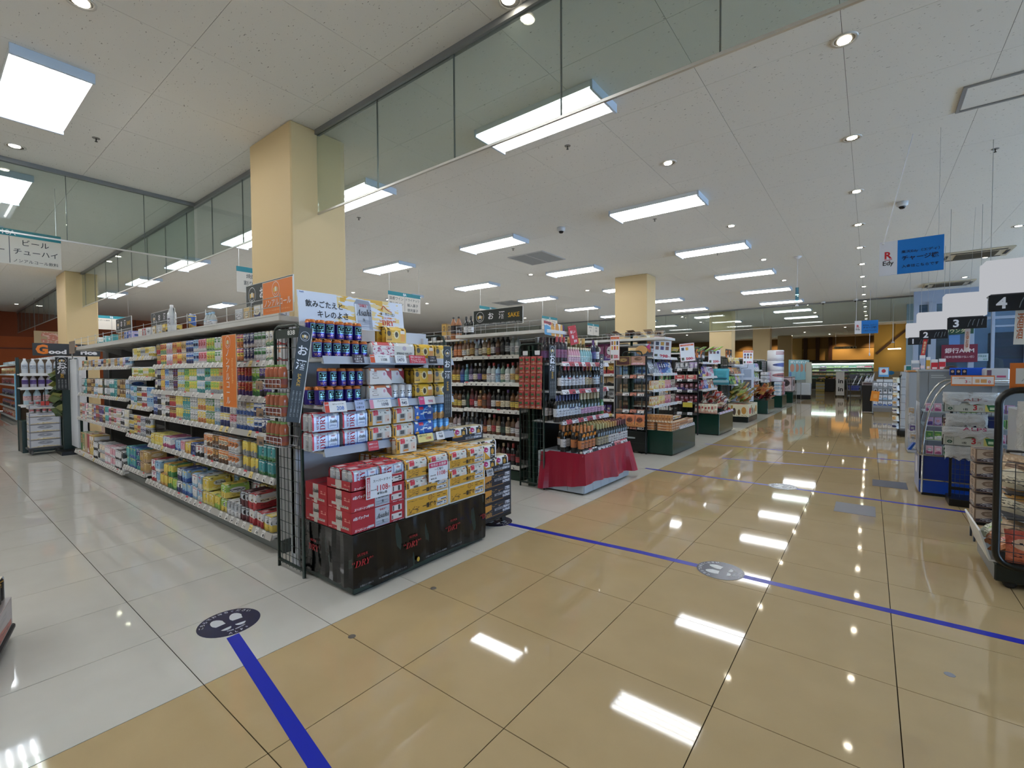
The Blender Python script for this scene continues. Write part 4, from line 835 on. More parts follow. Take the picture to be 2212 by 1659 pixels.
for t in (0, 1):
    for k in (0, 1): putp(GOL, .85+.205*k, .37, 1.15+t*.1225, 'golden yellow six-pack, %s tier, middle display shelf' % ('lower', 'upper')[t], 'yellow packs, %s tier, middle display shelf' % ('lower', 'upper')[t])
    for k in (0, 1): putp(DRY, .02+.215*k, .37, .86+t*.1225, 'silver six-pack with red vertical lettering, %s tier, lowest display shelf' % ('lower', 'upper')[t], 'silver packs, %s tier, lowest display shelf' % ('lower', 'upper')[t])
    for k in (0, 1): putp(ICH, .435+.205*k, .37, .86+t*.1225, 'cream and yellow six-pack, %s tier, lowest display shelf' % ('lower', 'upper')[t], 'cream packs, %s tier, lowest display shelf' % ('lower', 'upper')[t])
    putp(BLU, .845, .37, .86+t*.1225, 'bright blue six-pack, %s tier, lowest display shelf' % ('lower', 'upper')[t], None)
    for k in range(3): EF.put(CAN, .98+.066*k, .345, .86+t*.1225, 'bright blue can with copper lid, %s tier, lowest display shelf' % ('lower', 'upper')[t], 'blue cans, %s tier, lowest display shelf' % ('lower', 'upper')[t], cat='can', **skin('#2f86d0', '#d09a4a', '#5fb0e4', sd=.55))
# cardboard beer cases
def case_mats(kind, tray):
    s = 1.0 if not tray else .5
    if kind == 'red':
        f = [('r', .42, 0, .70, 1, '#aab0bd'), ('r', .44, .0, .68, 1, '#b9bfcc'), ('t', .44, .04, .68, .3, 3, 18, .3, '#8a90a2'), ('r', .76, .55, .95, .85, '#d9d2d2'), ('t', .77, .57, .94, .83, 24, 1.2, .45, '#3a3036'), ('r', .74, .12, .95, .42, '#d9d2d2'), ('t', .75, .14, .94, .4, 26, 3, .5, '#4a4046'), ('r', .29, .08, .40, .2, '#c9c4c8'), ('r', .06, .08, .22, .2, '#c65a60'), ('r', 0, 0, 1, .02, '#7d1620')]
        e = [('r', .36, .3, .62, 1, '#c9c4be'), ('r', .18, .22, .62, .36, '#c9c2bc'), ('r', .4, .0, .56, .36, '#cfc8c0'), ('r', .52, .16, .9, .28, '#b9b0a8'), ('t', .54, .18, .88, .26, 24, 6, .5, '#55302c'), ('t', .05, .06, .4, .14, 16, 10, .45, '#e8c0b8'), ('t', .72, .5, .95, .7, 10, 10, .6, '#d89088')]
        b = '#b01e2c'
    elif kind == 'yellow':
        f = [('r', .025, .07, .975, .93, '#cf9a2a'), ('n', .06, .12, .3, .5, 14, .56, '#5a4014'), ('e', .55, .76, .045, .14, '#c08a24'), ('o', .55, .76, .05, .16, .8, '#7a5a1c'), ('t', .62, .7, .93, .88, 14, 4, .45, '#6a4c18'), ('r', .72, .42, .95, .58, '#c9cdd6'), ('r', .70, .14, .95, .36, '#c9cdd6'), ('t', .73, .44, .94, .56, 26, 6, .5, '#3a3a48'), ('t', .71, .17, .94, .33, 26, 5, .5, '#3a3a48'), ('t', .05, .78, .4, .86, 24, 12, .5, '#8f6a22'), ('r', 0, 0, .012, 1, '#e0ded8')]
        e = [('r', .04, .07, .96, .93, '#cf9a2a'), ('t', .3, .3, .7, .6, 6, 3, .5, '#5a4014')]; b = '#d6d3cc'
    else:
        f = [('d', .02, .45, .32, .95, -.6, 1, .42, '#c98a34'), ('t', .3, .75, .5, .9, 14, 9, .5, '#a8803a'), ('r', .08, .12, .72, .15, '#b5803a'), ('r', .78, .68, .95, .9, '#c9cbd6'), ('r', .72, .44, .95, .62, '#c9cbd6'), ('r', .70, .2, .95, .38, '#c9cbd6'), ('t', .72, .22, .94, .88, 26, 16, .5, '#2a2a3c'), ('t', .55, .72, .72, .78, 14, 10, .4, '#b07a34'), ('t', .82, .04, .96, .12, 10, 10, .5, '#c9cbd6')]
        e = [('r', .1, .12, .9, .16, '#b5803a'), ('t', .3, .4, .7, .7, 8, 4, .5, '#c9cbd6')]; b = '#1c1d2a'
    if tray: f = [tuple([L[0], L[1], L[2]*1.9-.1, L[3], L[4]*1.9-.1]+list(L[5:])) for L in f]
    return ART(kind+'_case_front', b, f, .5), ART(kind+'_case_end', b, e, .5), M(b if kind != 'yellow' else '#d9d6ce', .5)
CM = {}
def mk_case(kind, tray=False):
    key = (kind, tray); m = CM.setdefault(key, case_mats(kind, tray)); hh = .062 if tray else .129
    b = MB(); Wd, D = .404, .264
    if not tray: b.cbox(-Wd/2, 0, 0, Wd/2, D, hh, .002, 2, dict(f=0, l=1, r=1), 2)
    else:
        b.box(-Wd/2, 0, 0, Wd/2, D, .006, 2)
        b.box(-Wd/2, 0, 0, Wd/2, .003, hh, 2, dict(f=0)); b.box(-Wd/2, D-.003, 0, Wd/2, D, hh, 2); b.box(-Wd/2, 0, 0, -Wd/2+.003, D, hh, 2, dict(l=1)); b.box(Wd/2-.003, 0, 0, Wd/2, D, hh, 2, dict(r=1))
    t = ob('beer_case' if not tray else 'case_tray', b, list(m), link=False); k = .5 if tray else 1
    if not tray: ob('tape_seam', MB().box(-Wd/2+.01, D/2-.02, hh, Wd/2-.01, D/2+.02, hh+.0006), M('#b8863c' if kind == 'yellow' else ('#8c1620' if kind == 'red' else '#2a2b38'), .4), t, link=False)
    if kind == 'red':
        T('スーパードライ', WHL, t, -.125, .016, w=.115, h=.016, link=False, bold=.03, shear=.2)
        if not tray: T('6缶パック×4', WHL, t, -.135, .092, w=.11, h=.022, link=False, bold=.03, shear=.2); T(sbi('Asahi'), BK, t, .025, .07, w=.098, h=.034, link=False, bold=0); T('生', BK, t, .028, .032, w=.018, link=False); T(sb('“DRY”'), REDL, t, .025, .108, w=.06, h=.012, link=False, bold=0); T(sbi('Asahi'), BK, t, -Wd/2-.0015, .085, w=.075, h=.03, y=.132, rotv=(0, 0, -PI/2), link=False, bold=0); T('350ml・24缶入', WHL, t, .15, .006, w=.09, h=.009, link=False)
        else: T(sbi('Asahi'), BK, t, .025, .045, w=.098, h=.026, link=False, bold=0)
    elif kind == 'yellow':
        T('一番搾り', BK, t, .01, .048 if not tray else .03, w=.125, h=.036 if not tray else .030, link=False, bold=.025)
        if not tray: T('350ml×24', M('#6a4a14', .5), t, -.155, .016, w=.06, h=.008, link=False)
    else: T(sb('THE'), M('#b9bcc8', .4), t, .03, .088 if not tray else .05, w=.02, link=False, bold=0); T(sb('BITTERIST'), M('#b9bcc8', .4), t, .03, .066 if not tray else .028, w=.13, h=.022, link=False, bold=0); (T(sbi('Asahi'), M('#c98f3c', .4), t, -.125, .045, w=.11, h=.045, link=False, bold=0) if not tray else None)
    return t
RC, RT, YC, YT, BC, BT = mk_case('red'), mk_case('red', True), mk_case('yellow'), mk_case('yellow', True), mk_case('black'), mk_case('black', True)
Z = .376
for y, st in ((.012, 'front stack'), (.282, 'back stack')):
    for k in (0, 1): EF.put(RC, .205, y, Z+k*.1295, 'red cardboard beer case, %s of the %s by the mesh panel' % (('bottom one', 'second one')[k], st), 'red beer cases', cat='box', rz=rnd.uniform(-.008, .008))
EF.put(RT, .205, .012, Z+.259, 'red open tray on the red cases holding silver six-packs', cat='box')
for i in (0, 1):
    for j in (0, 1): putp(DRY, .11+.2*i, .08+.132*j, Z+.267, 'silver and red six-pack on the red tray, %s %s' % (('front', 'back')[j], ('left', 'right')[i]), 'silver packs on the red tray')
for s, lx in ((0, .612), (1, 1.02)):
    w = ('left', 'right')[s]
    for y, st in ((.004, 'front'), (.275, 'back')):
        EF.put(YC, lx, y, Z, 'yellow cardboard beer case at the bottom of the %s %s stack' % (w, st), 'yellow beer cases', cat='box')
        for t in (0, 1):
            EF.put(YT, lx, y, Z+.1295+t*.132, 'yellow open tray, %s of two in the %s %s stack' % (('lower', 'upper')[t], w, st), 'yellow beer trays', cat='box')
            for i in (0, 1):
                for j in (0, 1):
                    if t == 0 and (j or y > .1): continue
                    putp(ICH, lx-.1+.2*i, y+.072+.131*j, Z+.137+t*.132, 'cream-and-yellow six-pack in the %s %s tray, %s %s, %s stack' % (('lower', 'upper')[t], w, ('front', 'rear')[j], ('left', 'right')[i], st), 'cream packs in yellow trays')
putp(ICH, .60, .285, Z+.392, 'single cream-and-yellow six-pack standing on top of the tray packs', None)
# black beer cases on a dolly beside the display end
dolly = thing('dolly', 'low black dolly under the black beer cases', 'dolly', EF.at(1.31, .12, 0), PI/2)
ob('deck', MB().cbox(0, 0, .06, .41, .54, .085, .004), BLK, dolly)
for a in (.05, .36):
    for b in (.06, .48): ob('wheel', MB().lathe([(.028, -.012), (.03, -.008), (.03, .008), (.028, .012)], 14), M('#2a2a2c', .5), dolly, (a, b, .03), (PI/2, 0, 0))
for k in range(3): EF.put(BC, 1.515, .12, .087+k*.1295, 'black cardboard beer case with gold print, %s from the floor' % ORDN[k], 'black beer cases', cat='box')
for k in range(5): EF.put(BC, 1.515, .395, .087+k*.1295, 'black cardboard beer case in the taller rear stack, %s from the floor' % ORDN[k], 'black beer cases', cat='box') if k in (2, 3, 4) or k < 2 else None
EF.put(BT, 1.515, .12, .476, 'black open tray on the front black beer cases', cat='box'); EF.put(BT, 1.46, .41, .735, 'black open tray standing highest behind the yellow packs', cat='box')
for i in (0, 1): putp(BIT, 1.36+.2*i, .48, .742, 'black and white six-pack with magenta disc in the highest tray, %s one' % ('left', 'right')[i], 'black packs in the highest tray')
putp(BIT, 1.415, .19, .484, 'black and white six-pack with magenta disc, lower of two beside the yellow trays', None); putp(BIT, 1.415, .19, .607, 'black and white six-pack with magenta disc, upper of two beside the yellow trays', None); putp(BIT, 1.62, .22, .484, 'black and white six-pack alone in the tray at the stack corner', None)
for i in (0, 1): putp(BIT, 1.42+.2*i, .36, .612, 'black and white six-pack in the second row beside the yellow packs, %s' % ('left', 'right')[i], None)
c = card(EF, 1.40, .10, .50, .09, .06, 'tilted grey price card clipped to the black tray', [('お買得', BLKL, 0, .15, .7, None), ('価格', BLKL, 0, -.25, .4, None)], '#b4b2b8', -.2)
# big price cards in front of the cases
c = card(EF, .185, -.02, .648, .196, .142, 'large white price card 1108 hanging before the red cases', [('スーパードライ', BLKL, .1, .25, .68, None), ('1108', REDL, .12, -.1, .42, .26), ('円', REDL, .38, -.14, .07, None), ('350ml×6缶', BLKL, -.22, -.13, .22, None), ('本体価格', BLKL, .1, -.33, .4, None), ('お\n買\n得\n品', WHL, -.41, 0, .1, .8)], '#e6e9f2', 0); strip(c, .196, .142, -.47, -.35, -.45, .45, '#c8323e')
c = card(EF, .69, -.02, .655, .185, .138, 'large white price card 1108 with pink header before the yellow cases', [('今月の お買得', WHL, 0, .34, .8, .16), ('一番搾り', BLKL, .02, .1, .45, None), ('1108', REDL, .15, -.13, .42, .22), ('円', REDL, .42, -.16, .07, None), ('350ml×6缶', BLKL, -.28, -.18, .28, None), ('本体価格', BLKL, -.25, -.36, .3, None)], '#e6e9f2', 0); strip(c, .185, .138, -.47, .47, .22, .46, '#c9365e')
# billboard
bb = board('billboard', 'white beer billboard with silver can and golden splash above the display end', 'sign', EF.at(.355, .46, 1.785), .85, .235, PI/2, 'white', .006, -.12, mat=None)
bb.data.materials[0] = ART('billboard_print', '#dde2ef', [('n', .33, 0, .95, 1, 7, .52, '#e6cf96'), ('n', .36, .0, .78, 1, 4.5, .56, '#d8ac4e'), ('r', 0, 0, 1, .035, '#eceef4'), ('n', .0, .0, .34, .3, 6, .64, '#e9d6a8')], .35)
T('飲みごたえと', BLKL, bb, -.24, .035, w=.27, h=.05, y=-.002, bold=.015); T('キレのよさ', BLKL, bb, -.18, -.03, w=.23, h=.048, y=-.002, bold=.015)
pc = [(-.012, -.105), (.125, -.112), (.125, .07), (.108, .1), (.01, .105), (-.012, .075)]
pc = [(a+.02*(.2-b), b) for a, b in pc]
ob('printed_can', MB().prism(pc[::1], -.0035, -.001), ART('silver_can_print', '#c3c7d2', [('r', 0, .84, 1, 1, '#9aa0ae'), ('r', .78, 0, 1, .84, '#a3a8b8'), ('r', 0, 0, .1, .84, '#e6e8f0'), ('t', .1, .06, .9, .34, 2, 16, .35, '#8e94a6')], .3, .3), bb)
T(sbi('Asahi'), BK, bb, .063, .012, w=.125, h=.05, y=-.005, bold=0); T('“'+sb('DRY')+'”', REDL, bb, .062, .062, w=.085, h=.022, y=-.005, bold=0); T('生', BK, bb, .06, -.043, w=.022, y=-.005)
T('新・辛口〈生〉', BLKL, bb, .275, .018, w=.13, h=.024, y=-.002); T(sb('SUPER'), REDL, bb, .275, -.012, w=.07, h=.014, y=-.002, bold=0); T('“'+sb('DRY')+'”', REDL, bb, .272, -.048, w=.15, h=.042, y=-.002, bold=0)
ob('red_swoosh', MB().tube([(.225, 0, .05), (.235, 0, .075), (.245, 0, .08), (.262, 0, .062), (.29, 0, .045), (.315, 0, .04)], .0025, 5), REDL, bb, (0, -.002, 0)); T('Asahi', M('#2a5aa8', .4), bb, -.395, .108, w=.03, y=-.002)
# emblem of cups in a ring, printed on the alcohol signs
def emblem(parent, x, z, r, mat=None, y=-.0012):
    mat = mat or WHL; b = MB()
    pts = [(math.cos(a), math.sin(a)) for a in [2*PI*i/28 for i in range(29)]]
    for (ca, sa), (cb, s2) in zip(pts[:-1], pts[1:]): b.q([(x+r*ca, y, z+r*sa), (x+r*cb, y, z+r*s2), (x+r*.93*cb, y, z+r*.93*s2), (x+r*.93*ca, y, z+r*.93*sa)][::-1])
    ob('emblem_ring', b, mat, parent)
    for k, (px, pz, s, col) in enumerate(((-.42, -.05, 1, '#d8b45a'), (0, .05, 1.1, '#e0dcd4'), (.42, -.05, 1, '#c9a878'))):
        ob('emblem_cup', MB().prism([(x+r*(px-.17*s), z+r*(pz-.3*s)), (x+r*(px+.17*s), z+r*(pz-.3*s)), (x+r*(px+.22*s), z+r*(pz+.25*s)), (x+r*(px-.22*s), z+r*(pz+.25*s))], y-.0006, y), M(col, .45), parent)
    ob('emblem_smile', MB().tube([(x+r*.55*math.cos(a), y, z-r*.1+r*.6*math.sin(a)) for a in [PI*1.2+PI*.6*i/8 for i in range(9)]], r*.04, 4), mat, parent)
def sake_post(F, lx, ly, z, h, w, lab, roll=0.0, rz=0.0, arm=0.0):
    o = board('alcohol_sign', lab, 'sign', F.at(lx, ly, z), w, h, F.rz+rz, '#191b1c', .004, 0, 'upright black alcohol signs', frame=None, roll=roll)
    ob('edge_trim', MB().box(w/2, -.001, -h/2, w/2+.004, .006, h/2), M('#dcdcdc', .4), o)
    if arm: ob('clip_arm', MB().tube([(0, .004, .12), (arm, .33, .12)], .006, 5), BLK, o)
    emblem(o, 0, h*.40, w*.36); T('お', WHL, o, 0, h*.25, w=w*.74, y=-.0012, bold=.02); T('酒', WHL, o, 0, h*.10, w=w*.78, y=-.0012, bold=.02); T('SAKE', YELL, o, 0, -h*.06, w=h*.13, h=w*.26, y=-.0012, rot=PI/2)
    for k in range(3): T('お酒は二十歳になってから販売します', M('#b4b6b8', .5), o, (k-1)*w*.26, -h*.31, w=h*.27, h=w*.13, y=-.0012, rot=PI/2, bold=0)
    return o
sake_post(EF, -.225, .16, 1.355, .56, .078, 'leaning black alcohol sign at the near post of the beer display', roll=.165, arm=.16); sake_post(EF, .965, .16, 1.285, .56, .078, 'upright black alcohol sign at the far post of the beer display', arm=.285)
def sake_board(loc, w, h, rz, lab, sub=True):
    o = board('alcohol_sign', lab, 'sign', loc, w, h, rz, '#1f2524', .006, 0, None, frame='#d8d8d4')
    emblem(o, -w*.36, h*.08, h*.33); T('お', WHL, o, -w*.13, h*.1, h=h*.42, w=h*.44, y=-.0012, bold=.02); T('酒', WHL, o, w*.09, h*.1, h=h*.46, w=h*.46, y=-.0012, bold=.02); T('SAKE', YELL, o, w*.33, h*.05, w=w*.22, y=-.0012)
    if sub: T('20歳以上の年齢であることを確認できない場合には酒類を販売しません', M('#c8cac8', .5), o, 0, -h*.38, w=w*.92, h=h*.1, y=-.0012, bold=0)
    for sx in (-.35, .35): ob('post', MB().tube([(w*sx, .004, -h/2), (w*sx, .004, -h/2-.14)], .004, 5), WIRE, o)
    return o
sake_board((-3.84, 1.76, 2.0), .80, .20, 0, 'wide black alcohol sign above the near end of the can shelves'); sake_board((-6.4, 1.75, 1.99), .80, .16, 0, 'black alcohol sign above the middle of the can shelves'); sake_board((-8.0, 1.75, 2.02), .74, .18, 0, 'small black alcohol sign above the far part of the can shelves')
o = board('nonalcoholic_sign', 'square orange non-alcoholic sign above the near end of the can shelves', 'sign', (-3.565, 1.70, 1.94), .47, .25, 0, '#d9731e', .006, 0, frame='#dedad2')
emblem(o, -.02, .06, .058); T('ノンアルコール', WHL, o, 0, -.04, w=.42, h=.05, y=-.0012, bold=.01); T('アルコールは含まれておりません', M('#efc9a0', .5), o, 0, -.095, w=.38, h=.014, y=-.0012, bold=0)
o = board('nonalcoholic_banner', 'tall orange non-alcoholic banner hanging before the can shelves', 'sign', (-4.07, 1.55, 1.378), .255, .575, 0, '#d9731e', .004, 0, frame='#e0c8a8')
ob('bracket', MB().tube([(0, .004, .08), (0, .15, .08)], .005, 5), WIRE, o); emblem(o, -.02, .232, .05); T('ノ\nン\nア\nル\nコ\nー\nル', WHL, o, -.03, -.045, w=.068, h=.44, y=-.0012, bold=.012); T('Non-alcoholic', M('#efcf9a', .5), o, .06, 0, w=.2, h=.032, y=-.0012, rot=PI/2, bold=0)
# wire baskets with juice bottles on the near mesh panel, number plate
plate = board('number_plate', 'dark green plate with white number 838 on top of the near mesh panel', 'sign', (-3.09, 1.535, 1.625), .33, .06, 0, '#12241d', .004); T('838', M('#e8e8e8', .5), plate, .055, .004, w=.1, h=.032, y=-.0012, bold=.03)
for k, z in enumerate((1.26, 1.075, .885)):
    b = thing('wire_basket', 'wire basket of juice bottles on the near mesh panel, %s of three from the top' % ORDN[k], 'basket', (-3.12, 1.47, z))
    w = MB()
    for q in range(7): xx = -.16+.32*q/6; w.tube([(xx, .06, .06), (xx, .05, 0), (xx, -.05, 0), (xx, -.05, .06)], .002, 4)
    for y, zz in ((-.05, .06), (-.05, .03), (-.05, 0), (.05, 0), (.06, .06)): w.tube([(-.16, y, zz), (.16, y, zz)], .0025, 4)
    ob('wires', w, WIRE, b); ptag(b, -.12, -.056, -.01, .10, .06, 0, '#8a6a50', '#9a7a5c', 'card_holder')
    for i in range(4):
        dup(JUICE, (-3.21+.062*i, 1.47, z+.004), rnd.uniform(-.3, .3), 'orange juice bottle with green cap, %s wire basket from top' % ORDN[k], 'juice bottles, basket %d' % k, **skin('#b5541a', '#9a3a24', '#6f9a34', sd=.3))['category'] = 'bottle'
# ================================================================ BOTTLE AISLE (gondola B) AND WINE END
GB = thing('shelf_gondola', 'white shelf gondola of spirit bottles behind the beer display', 'shelving', (-6.4, 4.52, 0)); BF = Frame(-6.4, 4.52)
LB = 3.0
ob('base', MB().box(0, .04, 0, LB, .48, .12), GRN2, GB); ob('back_panel', MB().box(0, .46, .1, LB, .49, 1.76), M('#55504a', .6), GB)
for x in (.02, 1.0, 2.05, 2.97): ob('upright', MB().cbox(x-.02, .43, 0, x+.02, .5, 1.9), M('#a5a39e', .4), GB)
BZ = (1.545, 1.20, .855, .525, .165)
for z in BZ:
    shelf(GB, .0, 2.04, .03, .45, z, tagrow(1.0, 2.0, .1), rail=M('#d6d4cf', .3)); shelf(GB, 2.06, 3.0, .03, .45, z+.012, tagrow(2.06, 2.98, .085), rail=M('#d6d4cf', .3))
ob('stock_shelf', MB().cbox(0, .0, 1.775, 2.0, .45, 1.80, .003), WHT, GB); ob('stock_shelf', MB().cbox(2.05, -.12, 1.80, 3.5, .4, 1.84, .003), WHT, GB)
ob('bracket', MB().prism([(.0, 1.80), (.42, 1.80), (.42, 1.70)], -.006, .006), WHT, GB, (2.06, 0, 0), (0, 0, PI/2))
fm = MB()
for z in (1.86, 1.92): fm.tube([(0, .01, z), (2.0, .01, z)], .003, 4); fm.tube([(2.05, -.11, z+.03), (3.5, -.11, z+.03)], .003, 4)
for k in range(9): fm.tube([(.25*k, .01, 1.80), (.25*k, .01, 1.93)], .003, 4); fm.tube([(2.06+.17*k, -.11, 1.84), (2.06+.17*k, -.11, 1.96)], .003, 4)
ob('wire_fence', fm, WIRE, GB)
br = [  # colour glass, label, cap, proto (s spirit, q square, l slim, w wine), from right to left
 [('#a9b5b6', 'white', 'silver', 's'), ('#a9b5b6', 'silver', 'white', 's'), ('black', 'silver', 'black', 'w'), ('black', 'black', 'black', 'w'), ('brown', 'maroon', 'black', 's'), ('black', 'white', 'black', 'q'), ('amber', 'yellow', 'black', 'l'), ('tan', 'cream', 'gold', 's'), ('black', 'cream', 'black', 'l'), ('#a9b5b6', 'white', 'maroon', 'l'), ('amber', 'gold', 'cream', 'q'), ('amber', 'cream', 'gold', 'l'), ('amber', 'white', 'gold', 'q'), ('orange', 'orange', 'gold', 'q'), ('black', 'grey', 'black', 'l')],
 [('amber', 'yellow', 'maroon', 's'), ('#b4c0c0', 'gold', 'red', 's'), ('#b4c0c0', 'white', 'red', 'q'), ('#6d8f7c', 'cream', 'black', 's'), ('lightblue', 'lightblue', 'navy', 'q'), ('#b9c4c8', 'white', 'red', 's'), ('#b9c4c8', 'white', 'maroon', 's'), ('black', 'gold', 'black', 's'), ('black', 'purple', 'silver', 's'), ('black', 'cream', 'silver', 's'), ('purple', 'lavender', 'black', 's'), ('turquoise', 'turquoise', 'lightblue', 's'), ('navy', 'blue', 'black', 'q')],
 [('amber', 'yellow', 'black', 'q'), ('amber', 'yellow', 'black', 's'), ('black', 'cream', 'purple', 's'), ('black', 'cream', 'black', 'q'), ('black', 'amber', 'white', 's'), ('black', 'white', 'black', 'q'), ('maroon', 'maroon', 'black', 's'), ('orange', 'brown', 'black', 'q'), ('brown', 'orange', 'gold', 'q'), ('maroon', 'white', 'maroon', 'l'), ('maroon', 'red', 'maroon', 's'), ('darkgreen', 'darkgreen', 'black', 'l'), ('black', 'cream', 'black', 's')],
 [('#b9a6aa', 'white', 'maroon', 'q'), ('brown', 'white', 'black', 's'), ('brown', 'cream', 'tan', 'q'), ('black', 'darkgreen', 'black', 'q'), ('brown', 'cream', 'brown', 'q'), ('brown', 'red', 'crimson', 's'), ('brown', 'cream', 'white', 's'), ('maroon', 'orange', 'black', 'l'), ('black', 'white', 'black', 's'), ('black', 'black', 'grey', 'w'), ('black', 'grey', 'white', 'w'), ('black', 'silver', 'grey', 'w'), ('black', 'black', 'silver', 'w')],
 [('black', 'red', 'black', 's'), ('black', 'maroon', 'red', 'w'), ('black', 'crimson', 'maroon', 'w'), ('maroon', 'brown', 'tan', 's'), ('brown', 'tan', 'black', 'q'), ('black', 'white', 'black', 's'), ('maroon', 'black', 'red', 'l'), ('brown', 'cream', 'gold', 's')]]
PR = dict(s=(SPIRIT, .079, 'spirit bottle'), q=(FLASK, .078, 'square bottle'), l=(LIQ, .07, 'slim bottle'), w=(WINE, .079, 'tall bottle'))
for r, row in enumerate(br):
    x = 2.96; n = 1; i = 0
    while x > 1.3:
        g, l, c, k = row[i % len(row)]; gg = dict(amber='#7a4a16', orange='#8a4418', turquoise='#2f7f88', purple='#34244f', tan='#8a6f4a').get(g, g); p, w, nm = PR[k]; i += 1
        rep = 1 if n < 14 else 2
        for _ in range(rep):
            x -= w/2; zz = BZ[r]+(.014 if x > 2.06 else .002)
            BF.put(p, x, .10, zz, '%s %s with %s label, %s shelf of the spirits, %s from right' % (cn(g) if g in PAL else 'clear', nm, cn(l), SN[r], ordn(n)), 'bottles on the %s spirits shelf' % SN[r], cat='bottle', sc=(1, 1, .92 if k == 'w' else 1), **skin(gg, l, c))
            x -= w/2; n += 1
for k, x in enumerate((2.22, 2.35)): BF.put(PET, x-.02, .12, 1.802 if x < 2.0 else 1.842, 'large amber whisky bottle with dark cap on top of the spirits shelf, %s of two' % ORDN[1-k], 'big amber bottles', cat='bottle', **skin('#a8652a', '#3a2a22', 'black')) if 0 else BF.put(PET, 1.98-.1+.1*k-.1, .12, 1.802, 'large amber whisky bottle with dark cap above the spirits, %s of two' % ORDN[k], 'big amber bottles', cat='bottle', **skin('#a8652a', '#3a2a22', 'black'))
GIFT = mk_box('gift_box', .10, .10, .24); BF.put(GIFT, 1.63, .08, 1.802, 'yellow and dark whisky gift box above the spirits shelf', cat='box', **skin('#d0a02a', 'brown', '#8a6420'))
for k in (0, 1): BF.put(SPIRIT, 2.10+.085*k-.02, .06, 1.842, 'dark bottle with white label above the spirits, beside the hanging sign, %s of two' % ORDN[k], 'dark bottles beside the sign', cat='bottle', **skin('black', 'white', 'black'))
sake_board((-3.78, 4.58, 2.06), .81, .205, 0, 'wide black alcohol sign above the spirits shelves')
for k, (x, c) in enumerate(((3.28, 'teal'), (3.05, 'lavender'), (2.92, 'pink'), (2.8, 'pink'))): BF.put(CUBE6, x, .25, 1.56+.26, '%s box at the back of the spirits overhead shelf, %s from right' % (c, ordn(k+1)), cat='box', **skin(c, 'white', 'silver')) if 0 else None
# ---------------------------------------------------------------- wine display end
EB, WF = endcap(4.45, 'wine display end with crimson cloth over a pale block base', base_h=.44, base_mat=M('#b9c3cf', .5), W_=1.18, back=M('#1b2a2c', .5))
bm = {}
for side, n0 in (('f', 6), ('l', 3)):
    for r in range(4):
        off = (r % 2)*.1
        for k in range(n0+(1 if off else 0)):
            a = max(0, k*.2-off); b = min((1.18 if side == 'f' else .6), (k+1)*.2-off)
            if b-a < .03: continue
            key = round(b-a, 3)
            if key not in bm: bm[key] = MB().cbox(.002, -.006, .002, key-.002, .004, .104, .003).mesh('block'); bm[key].materials.append(M('#b4bfcb', .6))
            if side == 'f': ob('block', bm[key], None, EB, (a, -.003, .014+r*.107))
            else: ob('block', bm[key], None, EB, (-.003, .6-a, .014+r*.107), (0, 0, -PI/2))
cb = MB(); N1 = 40; N2 = 10
def cloth(s, t):     # s along left end (0..0.55) then front (..1.75), then a flared tail; t 0 top 1 bottom
    lo = (.02 if s < .12 else .02+.10*min(1, (s-.12)/.4)) if s < .55 else .125-.045*((s-.55)/1.2)
    lo += .012*math.sin(s*9); top = .455 if s > .1 else .455-.02
    z = top+(lo-top)*t; f = .006+t*(.028+.016*math.sin(s*15.0+1)+.012*math.sin(s*31)+(.05 if s > 1.62 else 0)+(.035 if s < .1 else 0))
    if s < .55: return (-f-.008, .55-s, z)
    c = math.exp(-((s-.55)/.05)**2)*f*.5
    return (s-.55-(f*.4 if s < .6 else 0)+(.06*t if s > 1.68 else 0), -f-.008, z)
S_ = [.55*i/14 for i in range(15)]+[.55+1.2*i/N1 for i in range(1, N1+1)]
for i in range(len(S_)-1):
    for j in range(N2): cb.q([cloth(S_[i], (j+1)/N2), cloth(S_[i+1], (j+1)/N2), cloth(S_[i+1], j/N2), cloth(S_[i], j/N2)], 0, None, True)
x = N('satin'); x.fin(lin('#8f0f2c'), .38, 0, .5); x.b.inputs['Sheen Weight'].default_value = .5; x.b.inputs['Sheen Tint'].default_value = (*lin('#ff5a80'), 1)
tag(ob('display_cloth', cb, x.m, None, WF.at(0, 0, 0), (0, 0, PI/2)), 'crimson satin cloth draped round the base of the wine display', 'cloth')
sr = shelf(EB, .0, 1.16, .015, .05, .475, [], rail=NAVL, railh=.06)
for k, (a, b, c1, c2) in enumerate(((.0, .13, '#d6d6da', '#3a3a42'), (.14, .21, '#e2e2e4', '#b84a58'), (.22, .27, '#2b2b33', '#e2e2e4'), (.28, .33, '#2b2b33', '#e2e2e4'), (.35, .52, '#cfcfd4', '#2b2b33'), (.54, .70, '#cfcfd4', '#2b2b33'), (.71, .76, '#2b2b33', '#d8d8dc'), (.78, .95, '#d06a70', '#e0b0b0'), (.96, 1.15, '#e0e0e2', '#c85a64'))): ptag(sr, (a+b)/2, -.004, -.03, b-a, .055, -.35, c1, c2)
WZ = (1.455, 1.135, .79); WR = M('#cfcdd2', .35)
for z in WZ:
    s = shelf(EB, .0, 1.16, .28, .69, z, (), rail=WR, railh=.055, mat=M('#c9ccd0', .4)); a = 0
    for k in range(9):
        w = rnd.choice((.08, .12, .14)); cc = '#b5384a' if k % 2 else '#e4e0e2'
        if a+w > 1.15: break
        ptag(s, a+w/2+.005, .28-.02, -.035, w, .052, -.35, cc, cc if k % 2 else rnd.choice(('#e4e0e2', '#d88a94', '#55505a'))); a += w+.006
sake_post(WF, -.36, .17, 1.355, .56, .125, 'black alcohol sign at the left post of the wine display', arm=.315); sake_post(WF, .76, .17, 1.29, .56, .09, 'black alcohol sign at the far post of the wine display', arm=.45)
